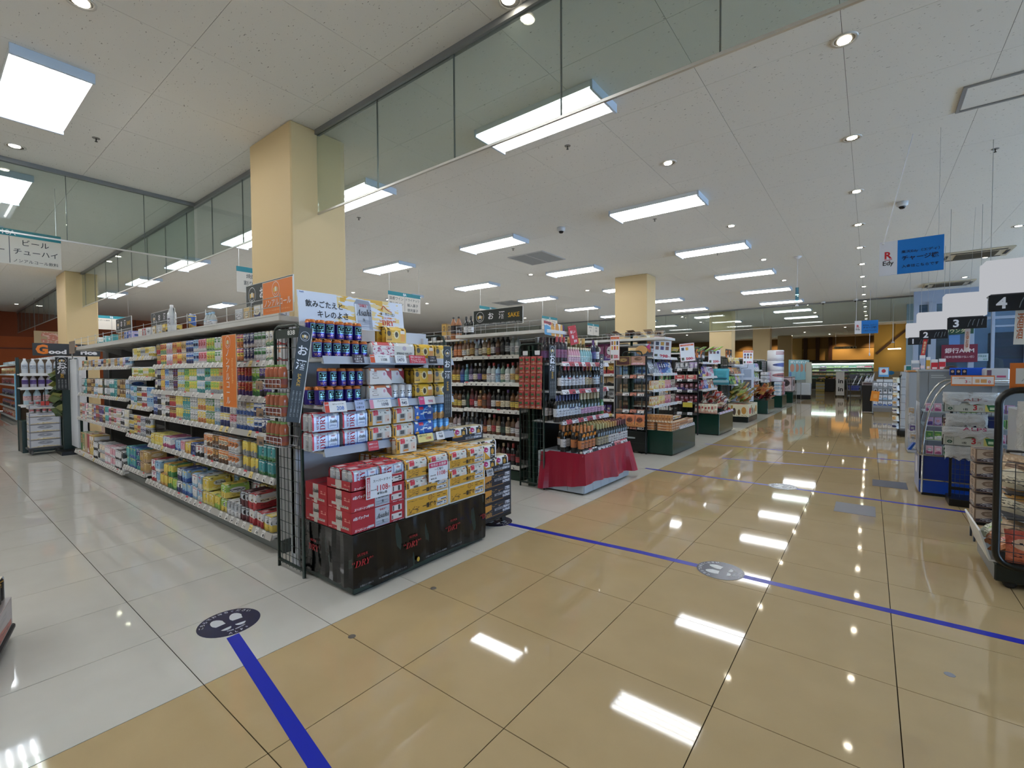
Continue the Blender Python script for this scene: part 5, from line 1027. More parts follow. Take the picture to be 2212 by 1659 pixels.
def bottles(p, n, x0, dx, y, z, lab, grp, col, sc=None, cat='bottle', rows=1, dy=.075):
    for r in range(rows):
        for k in range(n): WF.put(p, x0+dx*k+rnd.uniform(-.002, .002)+(dx/2 if r % 2 else 0), y+dy*r, z, lab, grp, rz=rnd.uniform(-.15, .15), cat=cat, sc=sc, **skin(*col))
bottles(WINE, 5, -.02, .075, .50, 1.457, 'purple-labelled wine bottle standing high behind the red packets', 'purple labelled wine at the top', ('#1a1018', '#6a2a6a', '#3a1420'), rows=2)
bottles(WINE, 3, .0, .075, .34, 1.457, 'purple-crimson striped wine bottle, front of the top wine shelf', 'striped wine on the top wine shelf', ('#241022', '#8a3a6a', '#b02a3a'))
bottles(LIQ, 5, .235, .056, .33, 1.457, 'small pink sparkling bottle on the top wine shelf', 'small pink bottles', ('pink', '#e3b0c4', 'cream'), sc=(.9, .9, .8)); bottles(LIQ, 5, .53, .056, .33, 1.457, 'small turquoise sparkling bottle on the top wine shelf', 'small turquoise bottles', ('#8fc6cc', '#b4dde0', 'cream'), sc=(.9, .9, .8))
bottles(WINE, 1, .86, .08, .34, 1.457, 'navy bottle with violet foil standing tall on the top wine shelf', None, ('#1a1a4a', '#4a5aa8', '#5a2a7a')); bottles(WINE, 1, .95, .08, .34, 1.457, 'white labelled bottle with paper collar on the top wine shelf', None, ('#26221e', 'white', 'cream'))
bottles(FIZZ, 4, .62, .12, .55, 1.49, 'gold-foiled sparkling bottle at the back of the top wine shelf', 'gold foiled bottles at the back', ('#5a4a1a', 'cream', '#c79a3a'))
bottles(WINE, 1, .04, .08, .32, 1.137, 'dark wine bottle with yellow bow on the middle wine shelf', None, ('#101018', '#d8d8de', 'black')); bottles(WINE, 2, .13, .08, .32, 1.137, 'wine bottle with bright red foil on the middle wine shelf', 'bright red foil wine', ('#0e0e18', '#d5d6de', '#c8243c')); bottles(WINE, 4, .30, .078, .32, 1.137, 'wine bottle with maroon foil and white label on the middle wine shelf', 'maroon foil wine', ('#101018', '#d5d2da', '#4a1a2a')); bottles(WINE, 2, .63, .085, .32, 1.137, 'crimson-foiled wine bottle with pictorial label, middle wine shelf', 'crimson foil wine', ('#14141c', '#c9b48a', '#8a1a24')); bottles(WINE, 4, .81, .076, .32, 1.137, 'wine bottle with light-blue foil on the middle wine shelf', 'light blue foil wine', ('#0e1420', '#d5dbe4', '#8fb6d8'))
bottles(WINE, 8, -.06, .068, .31, .792, 'navy-foiled white-label wine bottle on the lowest wine shelf', 'navy foil wine', ('#0c0e18', '#cfd4e0', '#1c2a6a')); bottles(FIZZ, 6, .50, .086, .32, .792, 'gold-foiled sparkling bottle with pink label on the lowest wine shelf', 'pink label sparkling wine', ('#10301c', '#d59ac2', '#d6c49a')); bottles(FIZZ, 1, 1.03, .086, .32, .792, 'bright green sparkling bottle at the far end of the lowest wine shelf', None, ('#2a7a30', '#d59ac2', '#d6c49a')); bottles(WINE, 4, .0, .08, .5, .792, 'wine bottle behind wire, near side of the lowest wine shelf', 'wine behind the wire', ('#101014', '#d5d2da', 'black'))
# deck of the base
ot = MB().lathe([(.03, -.0015), (.03, .0015)], 14).mesh('neck_tag')
k = 0
for r in range(4):
    for c in range(4):
        if r == 3 and c < 1: continue
        o = WF.put(WINE, .05+.085*c+(.04 if r % 2 else 0), .06+.115*r, .442, 'orange-foiled wine bottle with round orange tag on the wine base', 'orange tagged wine on the base', cat='bottle', **skin('#0f0d0e', '#c9701e' if r < 2 else '#d0cdd0', '#cf7a1e'))
        t = ob('neck_tag', ot if (len(ot.materials) or ot.materials.append(M('#d8862c', .5)) is None) else ot, None, o, (.0, -.034, .2), (PI/2+.25, 0, 0)); t.scale = (1, 1, 1)
cols = ['#a5a060', '#a5a060', '#b2a560', '#b8a052', '#bd9a46', '#c0953c', '#c08f34', '#b87f30', '#7a2a2a', '#6a1c26', '#5e1622', '#5a1420']
for c in range(12):
    for r in range(5):
        fo = 'green-gold' if c < 3 else ('gold' if c < 8 else 'maroon')
        WF.put(WINE, .42+.0685*c, .05+.085*r, .442, 'wine bottle with %s foil in row %s of the crowded wine base' % (fo, ORDN[r]), '%s foil wine, row %d' % (fo, r+1), rz=rnd.uniform(-.3, .3), cat='bottle', **skin('#14120f' if c < 8 else '#120c10', '#a89a78' if c < 4 else '#d3d0d2', cols[c]))
# red seasoning packets hooked on the mesh
for r in range(6):
    for c in range(4):
        dup(SEAS, (-3.235+.083*c, 4.375-.004*r, 1.53-.1-.1*r), 0, 'red seasoning packet on the wine end mesh, %s row from top' % ORDN[r], 'red packets, row %d' % (r+1), **skin('#b0261f', '#c9602a', '#2f7a3a', sd=.62))
for o in [o for o in C.objects if o.name.startswith('seasoning_packet') and 'seasoning' in o.get('label', '')]: o.scale = (.08, .12, .105); o['category'] = 'packet'
for k, x in enumerate((-3.2, -3.03)): board('price_card', ('white price card above the red packets, left', 'white price card above the red packets, right')[k], 'price card', (x, 4.39, 1.575), .07, .05, 0, 'white', .002)
a = board('poster', 'blue and orange drink poster standing above the wine display', 'sign', WF.at(.13, .45, 1.845), .44, .16, PI/2, 'white', .005, -.1, roll=.06)
a.data.materials[0] = ART('drink_poster', '#d8d4d2', [('e', .12, .2, .3, .5, '#5a9ac2'), ('e', .4, .4, .1, .6, '#d69a4a'), ('e', .62, .45, .1, .6, '#c98a3a'), ('e', .85, .45, .08, .6, '#d9a050'), ('r', 0, .8, .35, 1, '#b8404a'), ('r', .9, 0, 1, 1, '#4a3a6a'), ('t', .05, .75, .6, .95, 10, 5, .5, '#5a4a4a')], .4)
a = board('poster', 'slanted red drink poster with white lettering above the wine display', 'sign', WF.at(.47, .40, 1.80), .19, .23, PI/2, '#b52330', .005, -.1, roll=-.18); T('新しい', WHL, a, 0, .04, w=.12, y=-.0012); T('味', WHL, a, -.02, -.02, w=.05, y=-.0012); T('登場', WHL, a, .02, -.075, w=.07, y=-.0012)
ob('snow', MB().prism([(.07, .09), (.08, .095), (.075, .1)], -.002, -.001).prism([(-.07, .08), (-.062, .086), (-.07, .09)], -.002, -.001).prism([(.06, -.03), (.068, -.026), (.06, -.02)], -.002, -.001), WHL, a)
# ================================================================ HANGING AISLE SIGNS
TEAL = M('#1f7c88', .45)
def aisle(xs, y, code, left, right, lab):
    o = board('aisle_sign', lab, 'sign', (xs, y, 2.86), .88, .41, PI/2, '#d9cfc2', .008, 0)
    ob('header', MB().box(-.44, -.0012, .125, .44, 0, .205), TEAL, o); T(code, WHL, o, -.0, .165, h=.055, y=-.003, bold=.02)
    ob('divider', MB().box(-.003, -.001, -.19, .003, 0, .12), M('#4a4a52', .5), o)
    for k, s in enumerate(left): T(s, BLKL, o, -.22, .065-.11*k, w=min(.36, .075*len(s)), y=-.0015, bold=.004)
    for k, s in enumerate(right): T(s, BLKL, o, .22, .065-.11*k, w=min(.38, .075*len(s)), y=-.0015, bold=.004)
    for sx in (-.4, .4): ob('wire', MB().tube([(sx, .004, .2), (sx, .004, .79)], .0025, 4), WIRE, o)
aisle(-8.0, .72, '10A', ['焼酎', 'ウイスキー', '日本酒'], ['ビール', 'チューハイ', 'ノンアルコール飲料'], 'teal-headed hanging aisle sign 10A over the near left aisle'); aisle(-8.0, 3.62, '9A', ['焼酎', '割り材'], ['炭酸水', 'お茶'], 'teal-headed hanging aisle sign 9A half hidden by the beige column'); aisle(-8.0, 6.55, '8A', ['国産ワイン', '輸入ワイン'], ['ドライナッツ', '輸入菓子', '徳用菓子'], 'teal-headed hanging aisle sign 8A behind the beer billboard'); aisle(-8.0, 9.42, '7A', ['スナック'], ['チョコ'], 'teal-headed hanging aisle sign 7A behind the spirits sign'); aisle(-8.0, 12.3, '6A', ['パン'], ['ジャム'], 'teal-headed hanging aisle sign 6A above the wine posters'); aisle(-8.0, 15.2, '5A', ['調味料', '油'], ['缶詰', '乾物'], 'teal-headed hanging aisle sign 5A left of the second column'); aisle(-8.0, 18.1, '4A', ['麺類'], ['米'], 'farthest teal-headed aisle sign 4A'); aisle(-17.9, 3.64, '9B', ['ペットボトル飲料'], ['お茶'], 'teal-headed hanging aisle sign 9B beyond the far left column')
# ================================================================ FURTHER DISPLAY ENDS ALONG THE AISLE
BASEG = M('#14332a', .18)
def bagpile(F, n, x0, x1, y0, y1, z0, lab, grp, cols, w=.17, h=.22, layers=3, cat='snack bag', lay=True):
    for k in range(n):
        c = cols[k % len(cols)]; l = k*layers//n; t = (l)/max(1, layers)
        sh = .5*t*(x1-x0)*.35
        sy_ = .35*t*(y1-y0); x = rnd.uniform(x0+sh, x1-sh); y = rnd.uniform(y0+sy_, y1-sy_*.3)
        rot = (PI/2-rnd.uniform(.4, 1.1), rnd.uniform(-.3, .3), F.rz+rnd.uniform(-.9, .9)) if lay else (rnd.uniform(-.5, -.2), rnd.uniform(-.1, .1), F.rz+rnd.uniform(-.3, .3))
        o = dup(BAG, F.at(x, y, z0+.03+l*.085+rnd.uniform(0, .02)), 0, lab, grp, rot=rot, **skin(*c)); o.scale = (w, w*.45, h); o['category'] = cat
def bagrow(F, x0, x1, y, z, lab, grp, cols, w=.13, h=.19, lean=-.25, cat='snack bag'):
    n = max(1, int((x1-x0)/w))
    for k in range(n):
        c = cols[k*len(cols)//n]
        o = dup(PKT if 'packet' in lab else BAG, F.at(x0+w*(k+.5), y, z), 0, lab % cn(c[0]) if '%s' in lab else lab, grp+' '+c[0], rot=(lean, rnd.uniform(-.08, .08), F.rz+rnd.uniform(-.1, .1)), **skin(*c)); o.scale = (w*.96, .13, h); o['category'] = cat
def boxrow(F, proto, x0, dx, n, y, z, tiers, th, lab, grp, cols, cat='box'):
    for k in range(n):
        c = cols[k*len(cols)//n]
        for t in range(tiers): F.put(proto, x0+dx*(k+.5), y, z+t*th, lab % cn(c[0]) if '%s' in lab else lab, grp+' '+c[0], cat=cat, rz=rnd.uniform(-.02, .02), **skin(*c))
BIS = mk_box('biscuit_box', .045, .11, .125); BISF = mk_box('biscuit_box', .20, .10, .042); SMB = mk_box('sweet_box', .07, .05, .15)
# --- biscuits
EC, CF = endcap(7.33, 'biscuit display end with dark green base and orange biscuit boxes', base_h=.392, base_mat=BASEG, W_=1.2, back=M('#8d8f96', .5))
for z, nm in ((1.585, 0), (1.31, 1), (1.045, 2), (.785, 3)): shelf(EC, 0, 1.16, .32, .69, z, tagrow(0, 1.14, .16) if nm else [], .08, rail=M('#c4c6ca', .35), tagh=.05)
bagrow(CF, .02, 1.14, .38, 1.312, '%s snack bag leaning on the top biscuit-end shelf', 'leaning bags', [('silver', 'grey', 'white'), ('grey', 'silver', 'lavender'), ('purple', 'lavender', 'white'), ('navy', 'blue', 'white'), ('blue', 'lightblue', 'white'), ('silver', 'white', 'lavender')], .11, .2)
for z, nm, t in ((1.047, 'middle', 1), (.787, 'lowest', 1)):
    boxrow(CF, SMB, .02, .075, 15, .345, z, t, .1, '%s sweet box, '+nm+' shelf of the biscuit end', nm+' sweet boxes', [('cream', 'yellow', 'orange'), ('yellow', 'orange', 'cream'), ('pink', 'magenta', 'orange'), ('brown', 'maroon', 'cream')])
for t in range(3):
    for k in range(2): CF.put(BISF, .105+.21*k, .02, .394+.043*t, 'orange biscuit box lying flat on the biscuit base, left front', 'flat orange biscuit boxes', cat='box', **skin('#cf8228', 'cream', '#b0641e', sd=.3))
    for k in range(2): CF.put(BISF, .0, .06+.25*k+.09, .394+.043*t, 'flat orange biscuit box along near side of biscuit base', 'flat boxes on the near side', cat='box', rz=-PI/2, **skin('#cf8228', 'cream', '#b0641e', sd=.3))
for k in range(9): CF.put(BIS, -.01, .05+.05*k, .525, 'orange biscuit box standing upright on the flat boxes, near side', 'upright biscuit boxes, near side', cat='box', rz=-PI/2, **skin('#d08a2c', 'cream', '#b86a20', sd=.3)) if k < 9 else None
for k in range(15): CF.put(BIS, .44+.05*k, .03, .394, '%s biscuit box standing in the front row of the biscuit base' % ('orange' if k < 9 else 'cream'), '%s front biscuit boxes' % ('orange' if k < 9 else 'cream'), cat='box', **skin(*(('#cf8228', 'cream', '#b0641e') if k < 9 else ('cream', 'brown', 'orange')), sd=.4))
for k in range(4): CF.put(BISF, .55+.18*k if k < 3 else .6, .18, .524+.0, '%s flat biscuit box on top of the front boxes' % ('navy', 'yellow', 'orange', 'brown')[k], 'flat boxes on top', cat='box', rz=.05*k, **skin(('navy', 'yellow', 'orange', 'brown')[k], 'white', 'gold')) if k < 3 else None
s = shelf(EC, .36, 1.18, .015, .03, .43, [(x, .07, .05, '#dcdce0', '#8a8a92') for x in (.45, .62, .8, .95, 1.1)], rail=M('#b9b2b4', .3))
def goodprice(loc, rz, w, h, lab, part=False):
    o = board('price_sign', lab, 'sign', loc, w, h, rz, '#2d2f33', .006); OG = M('#e07a1e', .4)
    T('G', OG, o, -w*.37, .01*h, h=h*.78, y=-.0015, bold=.05); T('ood', WHL, o, -w*.15, -h*.17, h=h*.36, w=w*.26, y=-.0015, bold=.05); T('P', OG, o, w*.1, .06*h, h=h*.72, y=-.0015, bold=.05); T('rice', WHL, o, w*.32, -h*.2, h=h*.34, w=w*.26, y=-.0015, bold=.05); T('お買い得価格', OG, o, w*.3, h*.24, w=w*.28, y=-.0015); return o
goodprice((-3.0, 8.0, 1.775), PI/2, .80, .28, 'dark sign with orange G and P above the biscuit display')
def pricepost(loc, w, h, rz, num, lab, n=6, roll=0.0):
    o = board('price_poster', lab, 'sign', loc, w, h, rz, '#e9e7e8', .004, 0, None, frame='#d88a8a', roll=roll); ob('header', MB().box(-w*.46, -.001, h*.36, w*.46, 0, h*.46), M('#cf5a26', .5), o)
    T('よりどり2点', M('#efd8c8', .5), o, 0, h*.41, w=w*.6, h=h*.05, y=-.0018)
    for k in range(n):
        c = k % 3; r = k//3; col = rnd.choice(('#b8483a', '#5a4a7a', '#d8a03a', '#3a3a4a', '#c97a3a', '#8a5a4a')); ob('picture', MB().box(-w*.4+w*.29*c, -.001, h*.12-h*.2*r, -w*.4+w*.29*c+w*.19, 0, h*.28-h*.2*r), M(col, .5), o)
    T(num, M('#c21f38', .4), o, w*.1, -h*.36, w=w*.48, h=h*.15, y=-.0015, bold=.05); T('円', M('#c21f38', .4), o, w*.4, -h*.39, w=w*.1, y=-.0015); ob('mark', MB().box(-w*.44, -.001, -h*.44, -w*.26, 0, -h*.28), M('#5a5638', .5), o)
    ob('stem', MB().tube([(0, .006, -h/2), (0, .03, -h/2-.1), (0, .34, -h/2-.12)], .005, 5), BLK, o); return o
pricepost((-2.78, 7.75, 1.74), .30, .37, .72, '298', 'white price poster 298 with six pictures beside the biscuit sign', 6, roll=.06); pricepost((-2.55, 8.35, 1.68), .26, .31, .72, '500', 'white price poster 500 with two pictures right of the biscuit end', 2, roll=-.1); pricepost((-3.35, 7.12, 1.74), .145, .40, .2, '530', 'narrow white price poster 530 above the wine display end', 6); pricepost((-2.7, 10.75, 1.68), .27, .35, .72, '230', 'white price poster 230 above the red snack end', 3); pricepost((-2.6, 13.75, 1.70), .28, .36, .72, '530', 'white price poster 530 farther back above the green snack end', 6)
# gondola C face between the wine end and the black rack
GC = thing('shelf_gondola', 'snack shelf gondola seen between the wine display and the black rack', 'shelving', (-5.5, 7.4, 0)); GCF = Frame(-5.5, 7.4)
ob('base', MB().box(0, .04, 0, 2.05, .5, .12), BLK, GC); ob('back_panel', MB().box(0, .46, .1, 2.05, .49, 1.85), M('#7a756e', .6), GC); ob('upright', MB().cbox(2.0, .0, 0, 2.05, .5, 1.6, .003), WHT, GC)
for z in (1.53, 1.30, 1.085, .86, .60, .3): shelf(GC, 0, 2.0, .03, .45, z, tagrow(1.2, 1.98, .16), .1, rail=M('#d2d0cb', .35))
ob('stock_shelf', MB().cbox(0, -.05, 1.86, 2.9, .45, 1.9, .003), WHT, GC); fm = MB()
for z in (1.94, 1.99): fm.tube([(0, -.04, z), (2.9, -.04, z)], .003, 4)
for k in range(30): fm.tube([(.1*k, -.04, 1.9), (.1*k, -.04, 1.99)], .002, 4)
ob('wire_fence', fm, WIRE, GC)
bagrow(GCF, 1.1, 2.0, .1, 1.54, '%s large snack bag on the top shelf behind the 530 poster', 'large bags', [('#7a2560', 'magenta', 'orange'), ('#8a2a66', 'purple', 'white')], .22, .3, -.1); bagrow(GCF, 1.3, 2.0, .1, 1.305, '%s snack bag on the second shelf behind the wine end', 'second shelf bags', [('yellow', 'orange', 'red'), ('amber', 'red', 'yellow')], .17, .19, -.1); bagrow(GCF, 1.3, 2.0, .1, 1.09, '%s biscuit bag on the third shelf behind the wine end', 'third shelf bags', [('cream', 'black', 'tan'), ('tan', 'black', 'gold')], .17, .17, -.1); bagrow(GCF, 1.3, 2.0, .1, .865, '%s foil bag on the fourth shelf behind the wine end', 'fourth shelf bags', [('black', 'silver', 'cream'), ('silver', 'black', 'grey')], .17, .17, -.1); bagrow(GCF, 1.1, 2.0, .1, .605, '%s small sweet bag on the fifth shelf behind the wine end', 'fifth shelf bags', [('purple', 'brown', 'gold'), ('maroon', 'purple', 'tan'), ('purple', 'red', 'cream')], .1, .16, -.2); bagrow(GCF, 1.1, 2.0, .1, .305, '%s coffee bag on the lowest shelf behind the wine end', 'lowest shelf bags', [('black', 'white', 'cream'), ('#1a1410', 'cream', 'white')], .17, .2, -.2)
for k in range(7): 
    o = dup(BREAD, GCF.at(1.95+.13*k, .15, 1.93+.03*(k % 2)), 0, 'striped bread bag on the overhead shelf above the snack gondola', 'bread bags overhead', rot=(PI/2-.4, 0, rnd.uniform(-.5, .5)), **skin('tan' if k > 3 else 'brown', 'cream', 'maroon')); o.scale = (.15, .1, .2); o['category'] = 'bread bag'
ov = thing('overhead_shelf', 'white overhead shelf with dark frame right of the 530 poster', 'shelving', (-3.3, 7.75, 1.78)); ob('board', MB().cbox(-.3, -.3, 0, .35, .3, .03, .004), WHT, ov); ob('frame', MB().tube([(.1, -.3, .0), (.1, -.3, .2), (.1, .3, .2), (.1, .3, 0)], .022, 6), GRN, ov); ob('post', MB().tube([(.3, .3, -1.78), (.3, .3, 0)], .02, 6), GRN, ov)
CF.put(CUBE6, .55, .62, 1.82, 'cream box with yellow print on the overhead shelf beside the column', cat='box', sc=(1.4, 1, 1.3), **skin('cream', 'white', 'yellow'))
# black wire rack of boxed cookies
RK = thing('wire_rack', 'tall black wire rack of boxed cookies before the biscuit end', 'rack', (-3.41, 7.27, 0)); RF = Frame(-3.41, 7.27)
for a in (0, .54):
    for b in (0, .28): ob('post', MB().cbox(a-.012, b-.012, 0, a+.012, b+.012, 1.60, .002), BLK, RK)
w = MB()
for k in range(9): w.tube([(.06*k+.03, .27, .36), (.06*k+.03, .27, 1.58)], .0025, 4)
for k in range(15): w.tube([(0, .27, .4+.083*k), (.54, .27, .4+.083*k)], .0025, 4)
ob('wire_back', w, BLK, RK); ob('cabinet', MB().cbox(0, -.02, .03, .54, .28, .36, .004), M('#0f1412', .3), RK); ob('drawer_slot', MB().box(.2, -.023, .24, .36, -.02, .265), M('#9aa0a0', .4), RK); ob('drawer_line', MB().box(.01, -.0215, .17, .53, -.02, .175), M('#2f3634', .4), RK)
for z in (1.27, .98, .70, .43): s = shelf(RK, .0, .54, .0, .26, z, [(x, .11, .06, c, c2) for x, c, c2 in ((.07, '#6a4a3a', '#8a6a4a'), (.19, '#dcd8d6', '#8a8a8a'), (.32, '#c47a62', '#a05a48'), (.45, '#e0dcd8', '#b88a7a'))], rail=BLK, mat=BLK)
HB = mk_box('cookie_box', .26, .05, .15)
for k, c in enumerate((('#5a2e22', 'maroon', 'gold'), ('#c08a72', 'pink', 'brown'))): RF.put(HB, .14+.265*k, -.01, 1.45, ('dark brown cookie header box on top of the black rack', 'pink cookie header box on top of the black rack')[k], cat='box', **skin(*c))
bh = thing('cookie_mascot_board', 'round tan cut-out board on top of the black wire rack', 'sign', (-2.98, 7.33, 1.70)); ob('head', MB().prism([(.1*math.cos(a), .075*math.sin(a)) for a in [2*PI*i/20 for i in range(20)]], 0, .01), M('#c79a62', .5), bh); ob('bow', MB().prism([(.08, .05), (.14, .1), (.14, .0)], 0, .012), M('#b83a78', .5), bh); ob('stem', MB().tube([(0, .005, -.07), (0, .005, -.14)], .006, 5), BLK, bh)
for z, c, nm in ((1.275, ('lightblue', 'white', 'blue'), 'blue'), (.985, ('tan', 'cream', 'brown'), 'tan'), (.705, ('brown', 'maroon', 'tan'), 'brown')):
    for k in range(2): RF.put(HB, .15+.26*k, .12, z, nm+' cookie box inside the black wire rack', nm+' boxes in the rack', cat='box', **skin(*c))
for k in range(3):
    o = dup(BAG, RF.at(.10+.17*k, -.04, .44), 0, 'orange cookie bag at the bottom of the black wire rack', 'orange cookie bags', rot=(-.15, 0, 0), **skin('#d86a1e', '#e08a2c', '#7a3a1a')); o.scale = (.17, .12, .2); o['category'] = 'snack bag'
# --- red snack end
ED, DF = endcap(10.2, 'red snack display end with dark green base', base_h=.44, base_mat=BASEG, W_=1.2, back=M('#4a4a4e', .5))
for z in (1.53, 1.22, .95): shelf(ED, 0, 1.16, .34, .69, z, tagrow(0, 1.14, .2), .1, rail=M('#c9cacd', .35))
bagrow(DF, .0, 1.16, .40, 1.225, '%s snack bag on the upper shelf of the red snack end', 'upper bags', [('yellow', 'purple', 'lime'), ('purple', 'yellow', 'pink'), ('pink', 'red', 'white'), ('white', 'pink', 'grey'), ('pink', 'white', 'magenta')], .115, .22); bagrow(DF, .0, 1.16, .40, .955, '%s snack bag on the lower shelf of the red snack end', 'lower bags', [('purple', 'red', 'white'), ('red', 'purple', 'white'), ('lavender', 'blue', 'white'), ('cream', 'orange', 'red'), ('tan', 'white', 'red')], .115, .2)
bagpile(DF, 44, .05, 1.15, .05, .5, .44, 'red and cream snack bag heaped on the red snack base', 'heaped red snack bags', [('cream', 'red', 'tan'), ('red', 'white', 'cream'), ('#c8342a', 'orange', 'white'), ('white', 'red', 'lavender')], .15, .19, 4)
for k in range(7):
    o = dup(BAG, DF.at(-.06, .45-.065*k, .46), 0, 'cream-red snack bag standing along near side of red snack base', 'standing bags, near side', rot=(-.1, 0, DF.rz-PI/2), **skin('cream', '#d8a088', '#c8342a')); o.scale = (.07, .13, .2); o['category'] = 'snack bag'
s = shelf(ED, .0, 1.18, .0, .03, .475, [(x, .09, .05, '#d8d4da', '#a8486a') for x in (.2, .45, .7, .95)], rail=M('#c9b9d2', .3))
# dark rack side between biscuit and red snack ends
RD = thing('wire_rack', 'dark wire rack with red sweet boxes beside the red snack end', 'rack', (-3.35, 10.05, 0)); RDF = Frame(-3.35, 10.05)
for a in (0, .5): ob('post', MB().cbox(a-.012, -.012, 0, a+.012, .012, 1.6, .002), BLK, RD)
ob('back_board', MB().box(0, .2, .3, .5, .21, 1.55), M('#2a2024', .6), RD)
for z in (1.38, 1.16, .93, .68, .45): shelf(RD, .0, .5, .0, .2, z, [(.12, .1, .06, '#d8d8da', '#d8d8da'), (.34, .1, .06, '#cfcfd2', '#cfcfd2')], rail=BLK, mat=BLK)
RB = mk_box('sweet_box', .22, .08, .1)
for k in (0, 1): RDF.put(RB, .12+.24*k, .0, 1.165, 'bright red sweet box in the dark rack, %s of two' % ORDN[k], 'red sweet boxes', cat='box', **skin('#c4242e', 'red', 'cream'))
bagrow(RDF, 0, .5, .06, 1.385, '%s packet on the top shelf of the dark rack', 'rack packets a', [('grey', 'silver', 'white'), ('lavender', 'grey', 'white')], .1, .15, -.15); bagrow(RDF, 0, .5, .06, .935, '%s packet on the third shelf of the dark rack', 'rack packets b', [('maroon', 'purple', 'pink')], .1, .16, -.15); bagrow(RDF, 0, .5, .06, .685, '%s packet on the fourth shelf of the dark rack', 'rack packets c', [('maroon', 'crimson', 'pink')], .1, .16, -.15); board('price_card', 'yellow tag card low on the dark rack', 'price card', (-3.05, 10.02, .63), .2, .1, 0, '#c9b84a', .003)
goodprice((-3.0, 10.75, 1.73), PI/2, .7, .26, 'dark sign with orange P above the red snack end, partly covered'); goodprice((-3.05, 13.6, 1.79), PI/2, .7, .27, 'dark sign with orange G above the green snack end, partly covered')
# --- green snack end
EE, EFf = endcap(13.1, 'green snack display end with printed cream band on a black base', base_h=.15, base_mat=M('#0c1512', .3), W_=1.2, back=M('#6a6a66', .5))
bx = ob('printed_band', MB().cbox(.0, .0, .15, 1.2, .58, .47, .004, 0), ART('fruit_band', '#d8d0b4', [('e', .18, .45, .1, .28, '#b8362e'), ('e', .42, .4, .07, .3, '#4a3a34'), ('e', .62, .35, .06, .25, '#7a5a2a'), ('e', .82, .5, .1, .3, '#b8843a'), ('t', .05, .02, .95, .12, 20, 16, .5, '#8a7a4a'), ('r', .28, .5, .36, .9, '#b08a3a')], .5), EE)
for z in (1.50, 1.25, .98): shelf(EE, 0, 1.16, .34, .69, z, tagrow(0, 1.14, .25), .1, rail=M('#c9cacd', .35))
bagrow(EFf, -.2, 1.1, .42, 1.505, '%s snack bag on top of the green snack end', 'top bags', [('gold', 'brown', 'cream'), ('yellow', 'gold', 'white')], .14, .2); bagrow(EFf, -.25, 1.1, .40, 1.255, '%s bread-like snack bag on the upper shelf of the green snack end', 'upper snack bags', [('orange', 'brown', 'cream'), ('amber', 'orange', 'red'), ('brown', 'orange', 'gold')], .12, .18); bagrow(EFf, -.1, 1.1, .40, .985, '%s snack bag on the middle shelf of the green snack end', 'middle snack bags', [('lime', 'green', 'black'), ('lime', 'yellow', 'black'), ('pink', 'purple', 'white'), ('yellow', 'lime', 'white')], .13, .22)
bagpile(EFf, 44, .0, 1.15, .05, .55, .47, 'pale green snack bag heaped on the green snack end', 'heaped green snack bags', [('#9fae6a', 'lime', 'cream'), ('#b4bc7c', 'cream', 'green'), ('#aab46a', 'yellow', 'lime'), ('#c8943a', 'orange', 'cream')], .16, .21, 5)
bk = thing('hanging_bag_display', 'teal carrier-shaped display hanging at the green snack end', 'display', (-3.05, 12.8, .98)); ob('body', bag_mb(.40, .42, .1), M('#3f97aa', .4), bk); ob('band', MB().cbox(-.19, -.06, .06, .19, -.045, .12, .004), M('#8fb4c0', .4), bk); ob('lower_band', MB().cbox(-.16, -.058, .16, .16, -.045, .18, .004), M('#1d4a66', .4), bk); ob('hook', MB().tube([(0, 0, .42), (0, .05, .5), (0, .3, .52)], .008, 5), BLK, bk)
pp = board('photo_stand', 'tall pale panel of product photos between the snack ends', 'sign', (-2.85, 14.35, 1.0), .62, 1.05, .6, '#c3c8d6', .02); 
for a in range(2):
    for b in range(3): ob('photo', MB().box(-.25+.27*a, -.002, -.45+.3*b, -.03+.27*a, 0, -.22+.3*b), M(('#8f98ac', '#5a5a66', '#a8b0c2', '#767e92', '#4a4448', '#9aa2b4')[a*3+b], .5), pp)
ob('stand', MB().box(-.2, .0, -1.0, .2, .02, -.525), M('#c3c8d6', .5), pp)
# --- orange and red snack end
EG, GF2 = endcap(15.97, 'orange and red snack display end with dark green base', base_h=.42, base_mat=BASEG, W_=1.2, back=M('#77757a', .5))
for z in (1.35, 1.05, .78): shelf(EG, 0, 1.16, .36, .69, z, tagrow(0, 1.14, .3), .1, rail=M('#c9cacd', .35))
bagrow(GF2, -.3, 1.1, .42, 1.36, '%s packet on the top shelf of the orange snack end', 'top packets', [('turquoise', 'white', 'lightblue'), ('lavender', 'white', 'purple')], .15, .22); bagrow(GF2, -.3, 1.1, .42, 1.06, '%s packet on the middle shelf of the orange snack end', 'middle packets', [('lightblue', 'white', 'purple'), ('lime', 'white', 'lavender')], .15, .22); bagrow(GF2, -.3, 1.1, .42, .79, '%s packet on the low shelf of the orange snack end', 'low packets', [('red', 'magenta', 'white'), ('maroon', 'red', 'white')], .15, .2)
bagpile(GF2, 22, .05, 1.15, .05, .5, .42, 'deep red snack bag heaped on the orange snack base', 'heaped red bags', [('#8a1a1e', 'red', 'orange'), ('#a02a1e', 'maroon', 'gold')], .2, .26, 2); bagpile(GF2, 22, .05, 1.15, .1, .5, .56, 'orange snack bag heaped on top of the orange snack base', 'heaped orange bags', [('#cf7a1c', 'amber', 'red'), ('#d98e24', 'orange', 'cream')], .2, .26, 2)
